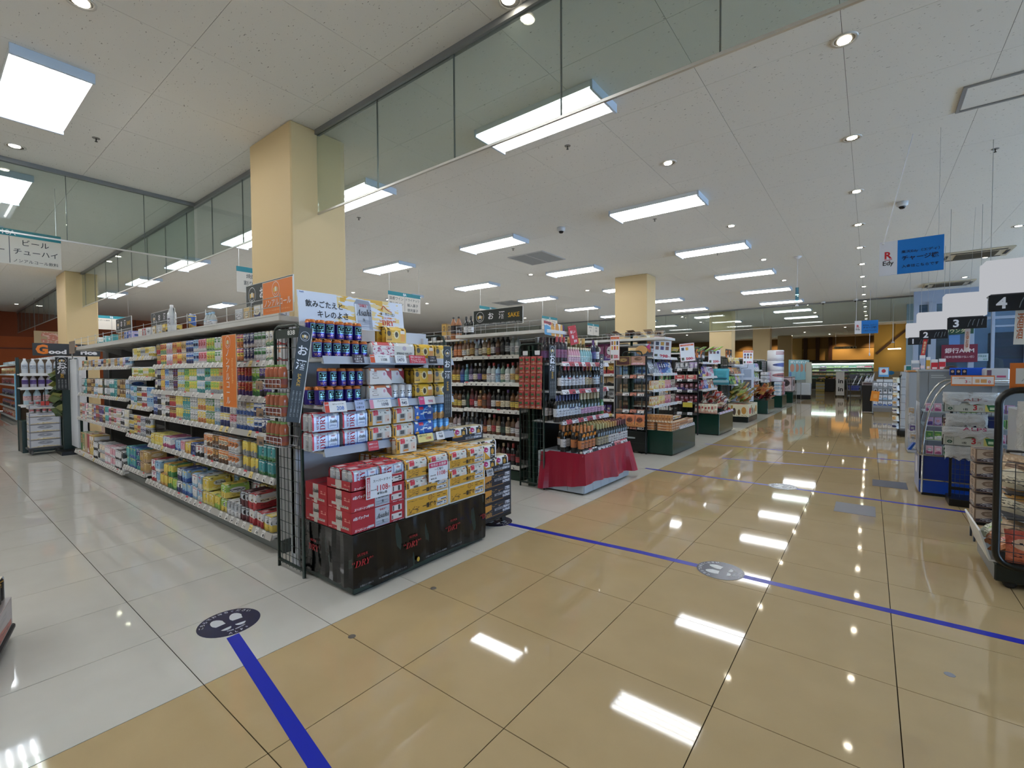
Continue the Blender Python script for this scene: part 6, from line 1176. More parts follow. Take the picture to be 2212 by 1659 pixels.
# --- household ends
EH, HF = endcap(18.9, 'household display end with stacked paper packs and dark base', base_h=.43, base_mat=BASEG, W_=1.1, back=M('#8d8f96', .5))
TP = mk_box('paper_pack', .26, .22, .12, .02)
for k in range(4):
    for t in range(4): HF.put(TP, .14+.27*k, .05, .432+.122*t, '%s paper pack, %s layer of the household end' % (('white', 'rainbow', 'magenta', 'pale')[k], ORDN[t]), 'paper packs column %d' % k, cat='pack', **skin(*(('white', 'lightblue', 'silver'), ('orange', 'magenta', 'turquoise'), ('magenta', 'pink', 'orange'), ('pink', 'silver', 'lavender'))[k]))
for k in range(4):
    for t in range(3): HF.put(TP, -.25+.27*k, .42, .9+.13*t, '%s tissue pack on the rear stack of the household end, %s layer' % (('white', 'silver', 'pink', 'cream')[k], ORDN[t]), 'tissue packs %d' % k, cat='pack', **skin(*(('white', 'silver', 'grey'), ('silver', 'white', 'lavender'), ('pink', 'white', 'red'), ('cream', 'orange', 'white'))[k]))
DR = setp(ob('display_drum', MB().lathe([(.26, 0), (.27, .02), (.27, .36), (.25, .38)], 20), [PACKP], link=False))
for k in range(3): HF.put(DR, .55, .3, .93+.385*k-.0, 'round white and blue pack drum stacked on the household end, %s from below' % ORDN[k], 'pack drums', cat='pack', **skin('white', '#d8d4de', ('#b86a6a', '#4a62b8', '#b87a8a')[k]))
EI, IF = endcap(21.75, 'farther household display end with pink carton stand', base_h=.45, base_mat=BASEG, W_=1.1, back=M('#8d8f96', .5))
PKB = mk_box('carton_stand', .9, .5, .62, .01); IF.put(PKB, .5, .03, .452, 'tall pink carton stand with dark round emblem on the farther household end', cat='carton', **skin('#d8bcc0', '#e0d0d2', '#4a3a3a', sd=.1))
for k in range(5):
    for t in range(3): IF.put(TP, -.3+.27*k, .5, 1.08+.13*t, 'pale detergent pack at the back of the farther household end, column %s layer %s' % (ORDN[k], ORDN[t]), 'detergent packs', cat='pack', **skin(('lavender', 'turquoise', 'white', 'purple', 'lightblue')[k], 'white', 'silver'))
for k in range(4):
    b = board('pop_board', 'turquoise promotional board on a stand past the farther household end, %s of four' % ORDN[k], 'sign', (-2.7+.12*k, 23.6+.5*k, 1.35), .35, .9, PI/4, 'turquoise', .01); b.data.materials[0] = ART('pop_print', '#8fc0c4', [('e', .5, .6, .3, .2, '#c98a6a'), ('r', .1, .1, .4, .4, '#6a8ac0'), ('t', .1, .75, .9, .95, 8, 4, .5, '#e0f0f0')], .4); ob('leg', MB().tube([(0, .01, -.45), (0, .01, -1.35)], .012, 5), WIRE, b)
o = thing('basket_stand', 'pale basket stand with bags at the far end of the shelf row', 'stand', (-2.4, 24.9, 0)); ob('base', MB().cbox(-.3, -.2, .02, .3, .2, .2, .01), BLK, o); ob('bin', MB().cbox(-.3, -.22, .2, .3, .22, .75, .03), M('#c4ccd4', .4), o); ob('sign_panel', MB().cbox(-.3, .2, .7, .3, .22, 1.7, .005), M('#c6c8bc', .5), o)
# gondola bodies behind the display ends (their aisle faces)
for y, lab in ((10.3, 'dark snack gondola running back behind the red snack end'), (13.2, 'snack gondola running back behind the green snack end'), (16.05, 'gondola running back behind the orange snack end'), (19.0, 'gondola running back behind the household end'), (21.85, 'gondola running back behind the farther household end')):
    g = thing('shelf_gondola', lab, 'shelving', (-6.3, y, 0)); gf = Frame(-6.3, y); ob('base', MB().box(0, .06, 0, 2.8, 1.1, .12), BLK, g); ob('back_panel', MB().box(0, .52, .1, 2.8, .55, 1.75), M('#5a5652', .6), g); ob('top_board', MB().cbox(0, .05, 1.72, 3.1, 1.0, 1.75, .004), WHT, g)
    for z in (1.4, 1.1, .8, .5, .18): shelf(g, 0, 2.78, .1, .5, z, tagrow(1.8, 2.7, .25), .1, rail=M('#c6c4bf', .35))
    for r, z in enumerate((1.405, 1.105, .805, .505)): bagrow(gf, 1.9, 2.75, .18, z, '%s packet, '+SN[r]+' shelf, '+lab.replace('running back ', ''), 'packets %.1f %.1f' % (y, z), [(('maroon', 'brown', 'purple', 'orange')[r], 'cream', 'gold'), (('navy', 'green', 'amber', 'crimson')[r], 'white', 'tan')], .14, .2, -.15)
for k in range(8):
    o = dup(BAG, (-3.9+.17*k, 10.6, 1.76), 0, '%s snack bag on the gondola top behind the red snack end' % ('yellow' if k < 4 else 'lime'), '%s bags on the gondola top' % ('yellow' if k < 4 else 'lime'), rot=(PI/2-.5, 0, .3*k), **skin('yellow' if k < 4 else 'lime', 'green', 'cream')); o.scale = (.18, .14, .24); o['category'] = 'snack bag'
dup(BAG, (-3.75, 10.35, 1.77), 0, 'large teal bag standing on the gondola behind the 298 poster', None, **skin('#1f7c80', 'teal', 'white')).scale = (.25, .2, .3)
for o in C.objects:
    if o.get('label', '').startswith('large teal bag'): o['category'] = 'snack bag'
# ================================================================ CHECKOUT SIDE
BT_ = M('#0c0d0c', .3); PLAS = None
x = N('white_plastic'); x.fin(lin('#d6d8da'), .3, 0, .5); x.b.inputs['Subsurface Weight'].default_value = 0; tn = x.n('TexNoise'); tn.inputs['Scale'].default_value = 22; tn.inputs['Detail'].default_value = 4; bp = x.n('Bump'); bp.inputs['Strength'].default_value = .7; bp.inputs['Distance'].default_value = .02; x.t.links.new(tn.outputs[0], bp.inputs['Height']); x.t.links.new(bp.outputs[0], x.b.inputs['Normal']); PLAS = x.m
def rounded(x0, z0, x1, z1, r, y, n=5):
    pts = []
    for cx, cz, a in ((x1-r, z1-r, 0), (x0+r, z1-r, PI/2), (x0+r, z0+r, PI), (x1-r, z0+r, PI*1.5)):
        for k in range(n+1): g = a+PI/2*k/n; pts.append((cx+r*math.cos(g), y, cz+r*math.sin(g)))
    return pts
def sack(w, d, h, seed=1):
    """soft bundle of folded plastic bags hanging over a rail"""
    b = MB(); rr = random.Random(seed); nx, nz = 14, 8
    g = []
    for j in range(nz+1):
        t = d/2*(math.sin(PI*min(1, max(0, .12+j/nz*.8)))**.6); row = []
        for sy in (-1, 1):
            for i in range(nx+1):
                i2 = i if sy < 0 else nx-i; row.append((-w/2+w*i2/nx+rr.uniform(-.004, .004), sy*(t*(.35 if i in (0, nx) else 1)+rr.uniform(-.011, .011)), h*j/nz+(rr.uniform(-.035, .012) if j == 0 else 0)))
        g.append(row)
    m = 2*(nx+1); n0 = len(b.v); b.v += [p for row in g for p in row]
    for j in range(nz):
        for i in range(m): b.f.append((n0+j*m+i, n0+j*m+(i+1) % m, n0+(j+1)*m+(i+1) % m, n0+(j+1)*m+i)); b.uv.append([(0, 0)]*4); b.mi.append(0); b.sm.append(True)
    return b
# --- nearest rack at the right edge
R1 = thing('bread_rack', 'black tube rack of bread and plastic bags nearest at the checkout side', 'rack', (.635, 4.1, 0))
ob('tube_frame', MB().tube(rounded(.0, .145, 1.0, 1.235, .085, 0), .02, 8, closed=True), BT_, R1); ob('rear_frame', MB().tube([(.12, .5, .14), (.12, .5, .80), (.9, .5, .80), (.9, .5, .14)], .012, 6), BT_, R1)
w = MB()
for k in range(1, 13): w.tube([(.077*k, .004, .16), (.077*k, .004, .78)], .0022, 4)
for k in range(12): w.tube([(.0, .004, .18+.0555*k), (1.0, .004, .18+.0555*k)], .0022, 4)
ob('wire_front', w, BT_, R1)
ob('base', MB().cbox(.0, .02, .035, 1.0, .62, .145, .008), M('#0d1714', .35), R1)
for a, b in ((.07, .05), (.07, .57), (.93, .05), (.93, .57)):
    c = ob('caster', MB().lathe([(.02, -.018), (.034, -.014), (.034, .014), (.02, .018)], 16), M('#141416', .4), R1, (a, b, .034), (PI/2, 0, .0))
    ob('fork', MB().cbox(-.012, .0, -.024, .012, .03, .024, .003), M('#26282a', .4), c)
ob('side_tray', MB().prism([(-.02, .15), (-.07, .33), (-.062, .335), (-.012, .16)], .05, .62).box(-.02, .05, .145, .05, .62, .155), M('#cfcfcb', .3), R1)
for z in (.42, .58): ob('shelf', MB().cbox(.06, .1, z-.008, .98, .5, z, .002), M('#3a3a3c', .4), R1)
bb = ob('plastic_bag_bundle', sack(.5, .05, .27, 3), PLAS, None, (.955, 4.065, .90)); tag(bb, 'thick bundle of white carrier bags on the nearest rack, under the orange card', 'carrier bags')
bb2 = ob('plastic_bag_bundle', sack(.34, .06, .30, 5), PLAS, None, (.97, 4.20, .62)); tag(bb2, 'white plastic bag bundle inside the nearest rack behind the wires', 'carrier bags')
def bagcard(loc, w, h, lab, chars, price=True):
    o = board('bag_card', lab, 'price card', loc, w, h, 0, '#b7b9b0', .003, 0, None, frame='#1a1c1a'); GR = M('#1f4a35', .45)
    s = h; cx = -w/2+s*.5
    ob('bag_outline', MB().tube([(cx-s*.3, 0, -s*.4), (cx-s*.3, 0, s*.38), (cx-s*.16, 0, s*.38), (cx-s*.16, 0, s*.2), (cx-s*.07, 0, s*.2), (cx-s*.07, 0, s*.28), (cx+s*.07, 0, s*.28), (cx+s*.07, 0, s*.2), (cx+s*.16, 0, s*.2), (cx+s*.16, 0, s*.38), (cx+s*.3, 0, s*.38), (cx+s*.3, 0, -s*.4)], s*.012, 4), M('#5a6058', .5), o, (0, -.002, 0))
    ob('green_disc', MB().prism([(cx+s*.2*math.cos(a), -s*.15+s*.17*math.sin(a)) for a in [2*PI*i/24 for i in range(24)]], -.0022, -.001), GR, o); T(chars, M('#c9d0c8', .5), o, cx, -s*.15, h=s*.22, y=-.0032, bold=.02)
    if price:
        T('1枚', BLKL, o, -w*.1, -h*.22, w=w*.09, y=-.0015); T('3', M('#b02a34', .45), o, w*.07, -.0, h=h*.62, y=-.0015, bold=.03); T('円', M('#9a6a6a', .45), o, w*.17, -h*.15, w=w*.06, y=-.0015)
        ob('bag_picture', MB().prism([(w*.27, h*.36), (w*.48, h*.36), (w*.43, -h*.36), (w*.32, -h*.36)], -.002, -.001), M('#2a6a40', .45), o); ob('picture_panel', MB().prism([(w*.25, h*.46), (w*.49, h*.46), (w*.49, -h*.42), (w*.25, -h*.42)], -.001, -.0004), M('#c9bf6a', .5), o); ob('picture_band', MB().box(w*.33, -.0026, -h*.2, w*.42, -.002, h*.08), M('#bfcfae', .5), o)
        ob('arrow', MB().prism([(-w*.12, h*.3), (w*.07, h*.46), (w*.22, h*.3)], -.002, -.001), M('#4a5a40', .5), o)
    return o
bagcard((.985, 4.03, .985), .50, .165, 'large bag card with green disc on the nearest rack', '大')
o = board('bag_card', 'orange card with white panel standing on the nearest rack', 'price card', (.80, 4.12, 1.318), .24, .165, 0, '#c96a22', .004); ob('white_panel', MB().box(-.095, -.001, -.045, .12, 0, .05), M('#c9c9c9', .5), o); T('専用袋', WHL, o, .0, .066, w=.12, y=-.0015); T('お買物袋', BLKL, o, .0, .032, w=.12, y=-.002); ob('stem', MB().tube([(0, .004, -.08), (0, .004, -.12)], .006, 5), BT_, o)
ob('bag_drawing', MB().tube([(-.07, -.002, -.03), (-.05, -.002, .0), (.02, -.002, .012), (.08, -.002, -.03)], .0012, 4), M('#8a8a8a', .5), o)
BRD = [('tan', '#c9a98a', 'brown'), ('#b8957a', 'cream', 'amber'), ('tan', 'cream', 'brown')]
for r, z in enumerate((.165, .435, .595)):
    for k in range(3):
        p = dup(BREAD, (.74+.25*k, 4.3, z), 0, 'tan paper-fronted bread bag in the nearest rack, %s level, %s one' % (('lowest', 'middle', 'upper')[r], ORDN[k]), 'bread bags in the nearest rack', rot=(-.35, .12, -.5), **skin(*BRD[r])); p.scale = (.2, .3, .22); p['category'] = 'bread bag'
for k in range(6):
    p = dup(BAG, (.63+.02*(k % 2), 4.2+.085*k, .20+.012*(k % 2)), 0, 'orange snack bag in the low side tray of the nearest rack' if k < 4 else 'green snack bag at the far end of the low side tray', 'orange bags in the side tray' if k < 4 else 'green bags in the side tray', rot=(PI/2-.55, .2, PI/2+.2), **skin(*(('#c8401c', 'orange', '#e0a07a') if k < 4 else ('lime', '#d8d8b0', 'teal')))); p.scale = (.13, .2, .2); p['category'] = 'snack bag'
for k in range(4):
    p = dup(BAG, (.78+.22*k, 4.13, .165), 0, 'shiny orange snack bag behind the lowest wires of the nearest rack', 'orange bags behind the wires', rot=(-.25, 0, 0), **skin('#c8401c', '#d8622a', '#e0b08a')); p.scale = (.2, .15, .2); p['category'] = 'snack bag'
CHB = mk_box('chocolate_box', .19, .16, .105)
for k in range(5):
    CHF = Frame(.76, 5.1); CHF.put(CHB, 0, -.0, .16+.118*k, 'brown cardboard tray of chocolate bars behind the nearest rack, %s from below' % ORDN[k], 'chocolate trays', cat='box', rz=.05, **skin('#b49a80', '#3a2430', '#7a5a3e', sd=.2))
ct = thing('tray_stand', 'low dark stand carrying the brown chocolate trays', 'stand', (.76, 5.18, 0)); ob('top', MB().cbox(-.11, -.1, .14, .11, .1, .158, .003), BT_, ct)
for a in (-.09, .09):
    for b in (-.08, .08): ob('leg', MB().tube([(a, b, 0), (a, b, .14)], .008, 5), BT_, ct)
# --- carrier-bag grid rack before the blue counter
R2 = thing('bag_rack', 'black grid rack with carrier bags standing before the blue counter', 'rack', (.66, 6.43, 0))
for a in (0, .32): ob('post', MB().cbox(a-.011, -.011, 0, a+.011, .011, 1.08, .002), BT_, R2)
w = MB()
for k in range(1, 9): w.tube([(.0356*k, 0, .05), (.0356*k, 0, 1.06)], .002, 4)
for k in range(21): w.tube([(0, 0, .05+.05*k), (.32, 0, .05+.05*k)], .002, 4)
ob('wire_grid', w, BT_, R2); ob('foot', MB().cbox(-.02, -.14, .0, .34, .14, .07, .004), BT_, R2); ob('cross_bar', MB().cbox(0, -.013, .14, .32, .013, .17, .002), BT_, R2)
wf2 = MB()
for zz in (.90, .68):
    for z in (zz, zz-.035): wf2.tube([(-.07, -.06, z), (.31, -.06, z)], .003, 4)
    for k in range(5): wf2.tube([(-.07+.095*k, -.06, zz), (-.07+.095*k, -.06, zz-.08), (-.07+.095*k, 0, zz-.08)], .003, 4)
ob('bag_holder', wf2, BT_, R2)
for z, s, nm in ((1.035, 7, 'upper'), (.70, 9, 'lower')):
    o = ob('plastic_bag_bundle', sack(.40, .07, .10 if s == 7 else .09, s), PLAS, None, (.785, 6.34, z)); tag(o, '%s bundle of white carrier bags on the rack before the blue counter' % nm, 'carrier bags'); T('ALPS', M('#8a5a5a' if s == 7 else '#b03a6a', .5), o, .03, .03 if s == 7 else .075, w=.17, h=.03, y=-.036)
    o = ob('plastic_bag_bundle', sack(.3, .05, .12, s+1), PLAS, None, (.76, 6.36, z-.235 if s == 7 else z-.22)); tag(o, 'drooping white carrier bags below the %s price card' % nm, 'carrier bags')
bagcard((.79, 6.33, .985), .385, .085, 'upper pale price card 3 yen with green bag picture on the bag rack', '大'); bagcard((.785, 6.33, .655), .385, .095, 'lower pale price card 3 yen with green bag picture on the bag rack', '小')
tag(ob('blue_folder', MB().cbox(-.11, 0, 0, .11, .012, .14, .003), M('#12245e', .45), None, (.855, 6.40, .76)), 'dark blue folder hanging between the two price cards', 'folder')
o = board('bag_card', 'wide orange and white price card on top of the bag rack', 'price card', (.805, 6.42, 1.247), .31, .105, 0, '#d8742a', .004); ob('white_panel', MB().box(-.148, -.001, -.035, .148, 0, .04), M('#e2d8d2', .5), o); T('3', REDL, o, -.045, -.01, h=.03, y=-.002); T('円', REDL, o, -.02, -.014, w=.012, y=-.002); T('0', REDL, o, .118, -.01, h=.028, y=-.002); ob('divider', MB().box(-.004, -.0016, -.035, -.001, 0, .04), M('#d8742a', .5), o); ob('picture', MB().box(.02, -.0016, -.02, .05, 0, .015), M('#d8a06a', .5), o); ob('picture', MB().box(.058, -.0016, -.02, .1, 0, .015), M('#d89a5a', .5), o)
T('レジ袋有料', M('#b06a3a', .5), o, -.09, .025, w=.08, y=-.002)
# --- blue counter
R3 = thing('candy_counter', 'blue candy counter with clear rounded sides and chrome hoops', 'counter', (.44, 6.66, 0))
BL1 = M('#0d3fa0', .35); BL2 = M('#0a2a72', .4); CHR = M('#b9b5ae', .15, .9)
ob('lower_panel', MB().cbox(.0, .0, .03, .80, .6, .17, .003), BL1, R3); ob('upper_panel', MB().cbox(.01, .005, .175, .80, .6, .43, .003), BL2, R3); ob('plinth', MB().box(.02, .02, 0, .78, .58, .03), BLK, R3)
ob('seam', MB().box(.0, -.003, .165, .80, .002, .178), CHR, R3); ob('deck_edge', MB().box(-.005, -.004, .43, .80, .6, .445), CHR, R3)
for y in (0, .6): ob('chrome_hoop', MB().tube([(.02, y, .03), (.022, y, .44)]+[(.02+.26*(1-math.cos(a)), y, .44+.80*math.sin(a)) for a in [PI/2*k/10 for k in range(11)]]+[(.8, y, 1.25)], .011, 6), CHR, R3)
ob('side_glass', MB().box(.0, .0, .44, .004, .6, .95), GLASS('#cdd6de'), R3); ob('side_cover', MB().cbox(-.006, .02, .03, .0, .58, .43, .002), M('#8e98b4', .4), R3); ob('white_notice', MB().box(-.009, .2, .2, -.006, .4, .38), M('white', .5), R3)
for z, y in ((.60, .05), (.75, .08), (.90, .11)): ob('shelf', MB().cbox(.03, y, z-.008, .78, .58, z, .002), M('#b9c0c0', .3), R3)
R3F = Frame(.44, 6.66); CND = mk_box('candy_box', .06, .05, .09)
cc = [('pink', 'magenta', 'white'), ('darkgreen', 'green', 'white'), ('green', 'white', 'lime'), ('orange', 'amber', 'white'), ('lavender', 'purple', 'pink'), ('maroon', 'tan', 'cream')]
for r, (z, y) in enumerate(((.447, .03), (.602, .06), (.752, .09), (.902, .12))):
    for k in range(10): c = cc[(k//2+r*2) % 6]; R3F.put(CND, .08+.068*k, y, z, '%s and %s candy box on the %s shelf of the blue counter, column %s' % (cn(c[0]), cn(c[1]), ('lowest', 'second', 'third', 'top')[r], ORDN[k]), 'candy boxes', cat='box', **skin(*c))
lf = thing('leaflet_holder', 'small blue and white leaflet holder on the side of the blue counter', 'holder', (.40, 6.95, .43)); ob('pocket', MB().cbox(-.05, -.08, 0, .03, .08, .02, .003), M('#c6cbd6', .4), lf); ob('leaflet', MB().prism([(-.05, .02), (.0, .1), (.02, .1), (-.02, .02)], -.06, .06), M('#1f56b4', .4), lf)
for k in range(5): 
    p = dup(CND, (.41, 6.75+.1*k, .56+.09*(k % 4)), PI/2, 'small hanging candy pack outside the clear side of the blue counter, %s' % ORDN[k], 'hanging candy packs', **skin(rnd.choice(('purple', 'orange', 'white', 'tan')), 'white', 'silver')); p['category'] = 'candy'
    clip = thing('clip_strip', 'thin clip strip holding a candy pack on the counter side, %s' % ORDN[k], 'strip', (.436, 6.75+.1*k, .45)); ob('strip', MB().box(-.004, -.006, 0, .0, .006, .55), M('white', .3), clip)
# --- register backs behind
R8 = thing('register_cabinet', 'large grey register back behind the blue counter', 'register', (.47, 7.45, 0)); ob('body', MB().cbox(0, 0, 0, 1.2, .35, 1.35, .01), M('#8b8f93', .4), R8); ob('top_lip', MB().cbox(-.01, -.01, 1.335, 1.21, .36, 1.36, .004), M('#a9adb1', .35), R8); ob('side_seam', MB().box(.085, -.003, .4, .09, 0, 1.33), M('#6d7174', .4), R8)
T('CHECKOUT', M('#c6cacc', .5), R8, .17, 1.285, w=.12, y=-.002, bold=.0) if 0 else None
for z in (1.285, 1.262): ob('print_line', MB().box(.11, -.0015, z, .22+.02*(z < 1.27), 0, z+.008), M('#c6cacc', .5), R8)
o = board('card_stand', 'bright blue sign with three small pictures above the grey register', 'sign', (.885, 7.40, 1.335), .30, .085, 0, '#1a5ce0', .01)
for k in range(3): ob('picture', MB().box(-.145+.05*k, -.001, -.04, -.105+.05*k, 0, .025), M('#101a4a', .5), o); ob('face_patch', MB().prism([(-.125+.05*k+.013*math.cos(a), .0+.015*math.sin(a)) for a in [2*PI*i/10 for i in range(10)]], -.003, -.001), M('#c9a890', .5), o)
pr = thing('receipt_printer', 'white receipt printer with pink mark right of the blue sign', 'printer', (1.09, 7.2, 1.2)); ob('body', MB().cbox(-.09, 0, 0, .1, .2, .17, .012), M('#c3c3c6', .4), pr); ob('pink_mark', MB().box(.0, -.002, .07, .07, 0, .09), M('#b8486a', .5), pr); ob('code_panel', MB().box(-.075, -.002, .03, -.04, 0, .15), M('#6a4a5c', .5), pr); ob('shelf', MB().cbox(-.1, .0, -.02, .3, .25, 0, .003), M('#9a9da0', .4), pr); ob('stand', MB().box(-.02, .08, -1.2, .02, .12, -.02), M('#9a9da0', .4), pr)
rb = thing('register_shelf', 'white register shelf and pink leaflet seen past the nearest rack', 'shelf', (1.05, 5.6, 0)); ob('body', MB().cbox(-.05, 0, 0, .6, .5, 1.02, .008), M('#aeb0b3', .4), rb); ob('dark_gap', MB().box(-.045, -.003, .92, .6, 0, .99), M('#1c1c20', .5), rb); ob('pink_leaflet', MB().cbox(-.03, -.01, .74, .12, -.002, .9, .003), M('#c22f5a', .4), rb); ob('leaflet_band', MB().box(-.03, -.012, .78, .12, -.01, .8), M('white', .4), rb)
# cashier: a standing person whose hair shows above the register
def person():
    me = bpy.data.meshes.new('person'); V = [(0, 0, .80), (0, .0, 1.0), (0, -.02, 1.16), (0, -.03, 1.225), (0, -.05, 1.30), (0, -.055, 1.38), (.15, -.02, 1.15), (.2, -.05, .95), (.17, -.2, .82), (.15, -.28, .80), (-.15, -.02, 1.15), (-.2, -.05, .95), (-.17, -.2, .82), (-.15, -.28, .80), (.085, 0, .74), (.09, -.01, .42), (.09, .02, .06), (.09, -.12, .03), (-.085, 0, .74), (-.09, -.01, .42), (-.09, .02, .06), (-.09, -.12, .03)]
    E_ = [(0, 1), (1, 2), (2, 3), (3, 4), (4, 5), (2, 6), (6, 7), (7, 8), (8, 9), (2, 10), (10, 11), (11, 12), (12, 13), (0, 14), (14, 15), (15, 16), (16, 17), (0, 18), (18, 19), (19, 20), (20, 21)]
    Rr = [.13, .12, .12, .045, .075, .075, .055, .04, .032, .028, .055, .04, .032, .028, .085, .058, .04, .03, .085, .058, .04, .03]
    me.from_pydata(V, E_, []); o = bpy.data.objects.new('person', me); C.objects.link(o); m = o.modifiers.new('skin', 'SKIN'); 
    for i, r in enumerate(Rr): me.skin_vertices[0].data[i].radius = (r, r*.85)
    me.skin_vertices[0].data[0].use_root = True; o.modifiers.new('sub', 'SUBSURF').levels = 2; o.modifiers['sub'].render_levels = 2
    me.materials.append(M('#2f3a4a', .7)); o.location = (.85, 8.45, 0); o.scale = (.95, .95, .95); tag(o, 'cashier in dark clothes behind the register, only brown hair showing', 'person')
    hb = MB().lathe([(.02, -.1), (.075, -.07), (.098, 0), (.094, .05), (.06, .095), (.01, .11)], 16)
    ob('hair', hb, M('#3a2416', .6), o, (0, -.045, 1.375)); ob('face', MB().lathe([(.01, -.1), (.05, -.085), (.07, -.03), (.068, .03), (.02, .06)], 14), M('#c99a7c', .5), o, (0, -.085, 1.365))
    for s in (-1, 1): ob('eye', MB().lathe([(.008, -.004), (.008, .004)], 8), BK, o, (s*.027, -.158, 1.37), (PI/2, 0, 0)); ob('ear', MB().lathe([(.012, -.02), (.016, 0), (.01, .02)], 8), M('#c99a7c', .5), o, (s*.098, -.06, 1.36))
    ob('nose', MB().prism([(-.01, -.015), (.01, -.015), (0, .02)], -.012, 0), M('#c08e70', .5), o, (0, -.15, 1.35)); ob('mouth', MB().box(-.018, -.003, -.004, .018, 0, .004), M('#9a4a4a', .5), o, (0, -.148, 1.318))
person()
# --- numbered register signs
def regsign(x, y, n, lab):
    t = thing('register_sign', lab, 'register sign', (x, y, 0)); ob('lamp_box', MB().cbox(0, 0, 2.10, .43, .30, 2.43, .01), EM('#eceef4', .38), t)
    ob('number_plate', MB().cbox(.03, .0, 1.925, .43, .02, 2.085, .003), M('#0f1118', .35), t); T(sb(n) if 0 else n, WHL, t, .12, 2.005, h=.11, y=-.003, bold=.03)
    e = MB()
    for k in range(4): e.tube([(.24+.045*k, -.002, 1.95+.02*(k % 2)), (.25+.045*k, -.002, 2.0+.03*(k % 2)), (.27+.04*k, -.002, 2.05)], .0035, 4)
    ob('vegetable_drawing', e, M('#6a7076', .5), t); ob('hanger', MB().cbox(.05, .05, 2.085, .4, .25, 2.1, .003), M('#3a3d42', .4), t)
    for a in (.06, .38): ob('rod', MB().tube([(a, .15, 2.43), (a, .15, CZ)], .0025, 4), WIRE, t)
regsign(.885, 6.5, '4', 'white lamp box with black plate 4, nearest of the register signs'); regsign(.83, 9.0, '3', 'white lamp box with black plate 3 before the green counter sign'); regsign(.70, 11.65, '2', 'white lamp box with black plate 2'+' partly covering sign one'); regsign(.66, 14.2, '1', 'white lamp box with black plate 1, farthest register sign')
for x_, y_, h_, w_, c, lab, s in ((.825, 12.0, .34, .06, '#c22f2a', 'slanted red vertical banner hanging under register sign two', '特売'), (1.09, 9.2, .34, .055, '#d8c6bc', 'narrow white and red vertical banner below register sign three', 'お得'), (1.15, 6.6, .36, .075, '#d6d0c6', 'white paper banner with orange print below register sign four', '酒')):
    o = board('hanging_banner', lab, 'banner', (x_, y_, 1.78), w_, h_, 0, c, .004, 0, None, roll=.12 if 'slanted' in lab else .03); T('\n'.join(s*2), M('#e8d8a8' if c == '#c22f2a' else '#b05a2a', .5), o, 0, 0, w=w_*.6, h=h_*.7, y=-.0012); ob('cord', MB().tube([(0, .002, h_/2), (0, .002, h_/2+1.69)], .0012, 4), WIRE, o)
# --- things on the counters beyond
cn_ = thing('checkout_counter', 'long pale checkout counter beyond the grey register', 'counter', (.5, 9.9, 0)); ob('body', MB().cbox(0, 0, 0, .9, .7, 1.32, .01), M('#9b9ea3', .4), cn_); ob('top', MB().cbox(-.02, -.02, 1.32, .92, .72, 1.345, .004), M('#c98a4a', .4), cn_)
for k, (a, w_, h_, c, lab) in enumerate(((.03, .12, .11, '#9aa3ae', 'grey display box on the pale checkout counter'), (.13, .07, .19, '#aab2c8', 'clear donation box on the pale checkout counter'), (.21, .05, .16, '#c99a3a', 'amber drink sample on the pale checkout counter'), (.27, .08, .12, '#c22a36', 'red leaflet box with white top, left'), (.36, .08, .13, '#c4303c', 'red leaflet box with white top, right'))):
    t = thing('counter_box', lab, 'box', (.5+a, 9.92, 1.346)); ob('body', MB().cbox(0, 0, 0, w_, .06, h_, .004), M(c, .35), t); ob('top_card', MB().cbox(.0, .01, h_, w_, .02, h_+.05, .002), M('#e0e0e2', .4), t); ob('front_print', MB().box(w_*.15, -.001, h_*.15, w_*.85, 0, h_*.4), M('#e6d0d0', .5), t)
# --- service counter wall of glass
x = N('blue_grey_frame'); x.fin(lin('#9aa6bc'), .4); FRM = x.m
sw = struct('wall_service', MB().box(1.0, 18.2, 0, 8.2, 18.3, .9).box(1.0, 18.2, 3.25, 8.2, 18.3, CZ), FRM)
for a, b in ((1.0, 1.12), (1.33, 1.50), (2.17, 2.29), (2.62, 2.69), (3.25, 3.33), (4.3, 4.4), (5.6, 5.7), (7, 7.1)): ob('post', MB().cbox(a, -.08, 0, b, .02, 3.3, .006), FRM, sw, (0, 18.2, 0))
ob('transom', MB().cbox(1.5, -.05, 2.72, 8.2, 0, 2.80, .004), FRM, sw, (0, 18.2, 0)); ob('transom', MB().cbox(2.7, -.05, 2.5, 8.2, 0, 2.55, .004), FRM, sw, (0, 18.2, 0))
for a, b in ((1.12, 1.33), (1.5, 2.17), (2.29, 2.62), (2.69, 3.25), (3.33, 4.3), (4.4, 5.6)): ob('pane', MB().box(a, .03, .9, b, .04, 3.25), GLASS('#aebfd0', dirt=.12, dcol='#8fa2b8'), sw, (0, 18.2, 0))
rm = thing('office_blind', 'pale roller blind behind the service counter glass', 'blind', (1.5, 19.6, 0)); ob('sheet', MB().box(0, 0, .0, .6, .02, 2.9), M('#a9a893', .7), rm); ob('glow_sheet', MB().box(.42, -.02, 1.9, .66, 0, 2.4), EM('#8fb4e8', .8), rm); ob('roller', MB().tube([(0, .01, 2.92), (.6, .01, 2.92)], .03, 8), FRM, rm)  # bluish light on the blind put in as a sheet that glows itself
cb_ = thing('magazine_shelf', 'dark magazine shelf behind the right service panes', 'shelving', (2.72, 19.0, 0)); ob('frame', MB().cbox(0, 0, 0, .9, .3, 2.4, .01), M('#1c2233', .5), cb_)
for k in range(6): ob('shelf', MB().box(.02, -.1, .5+.3*k, .88, 0, .52+.3*k), M('#3a4a6a', .4), cb_); ob('covers', MB().box(.04, -.06, .52+.3*k, .86, -.03, .74+.3*k), M(('#1f4a8a', '#5a1f3a', '#2a3a5a')[k % 3], .5), cb_)
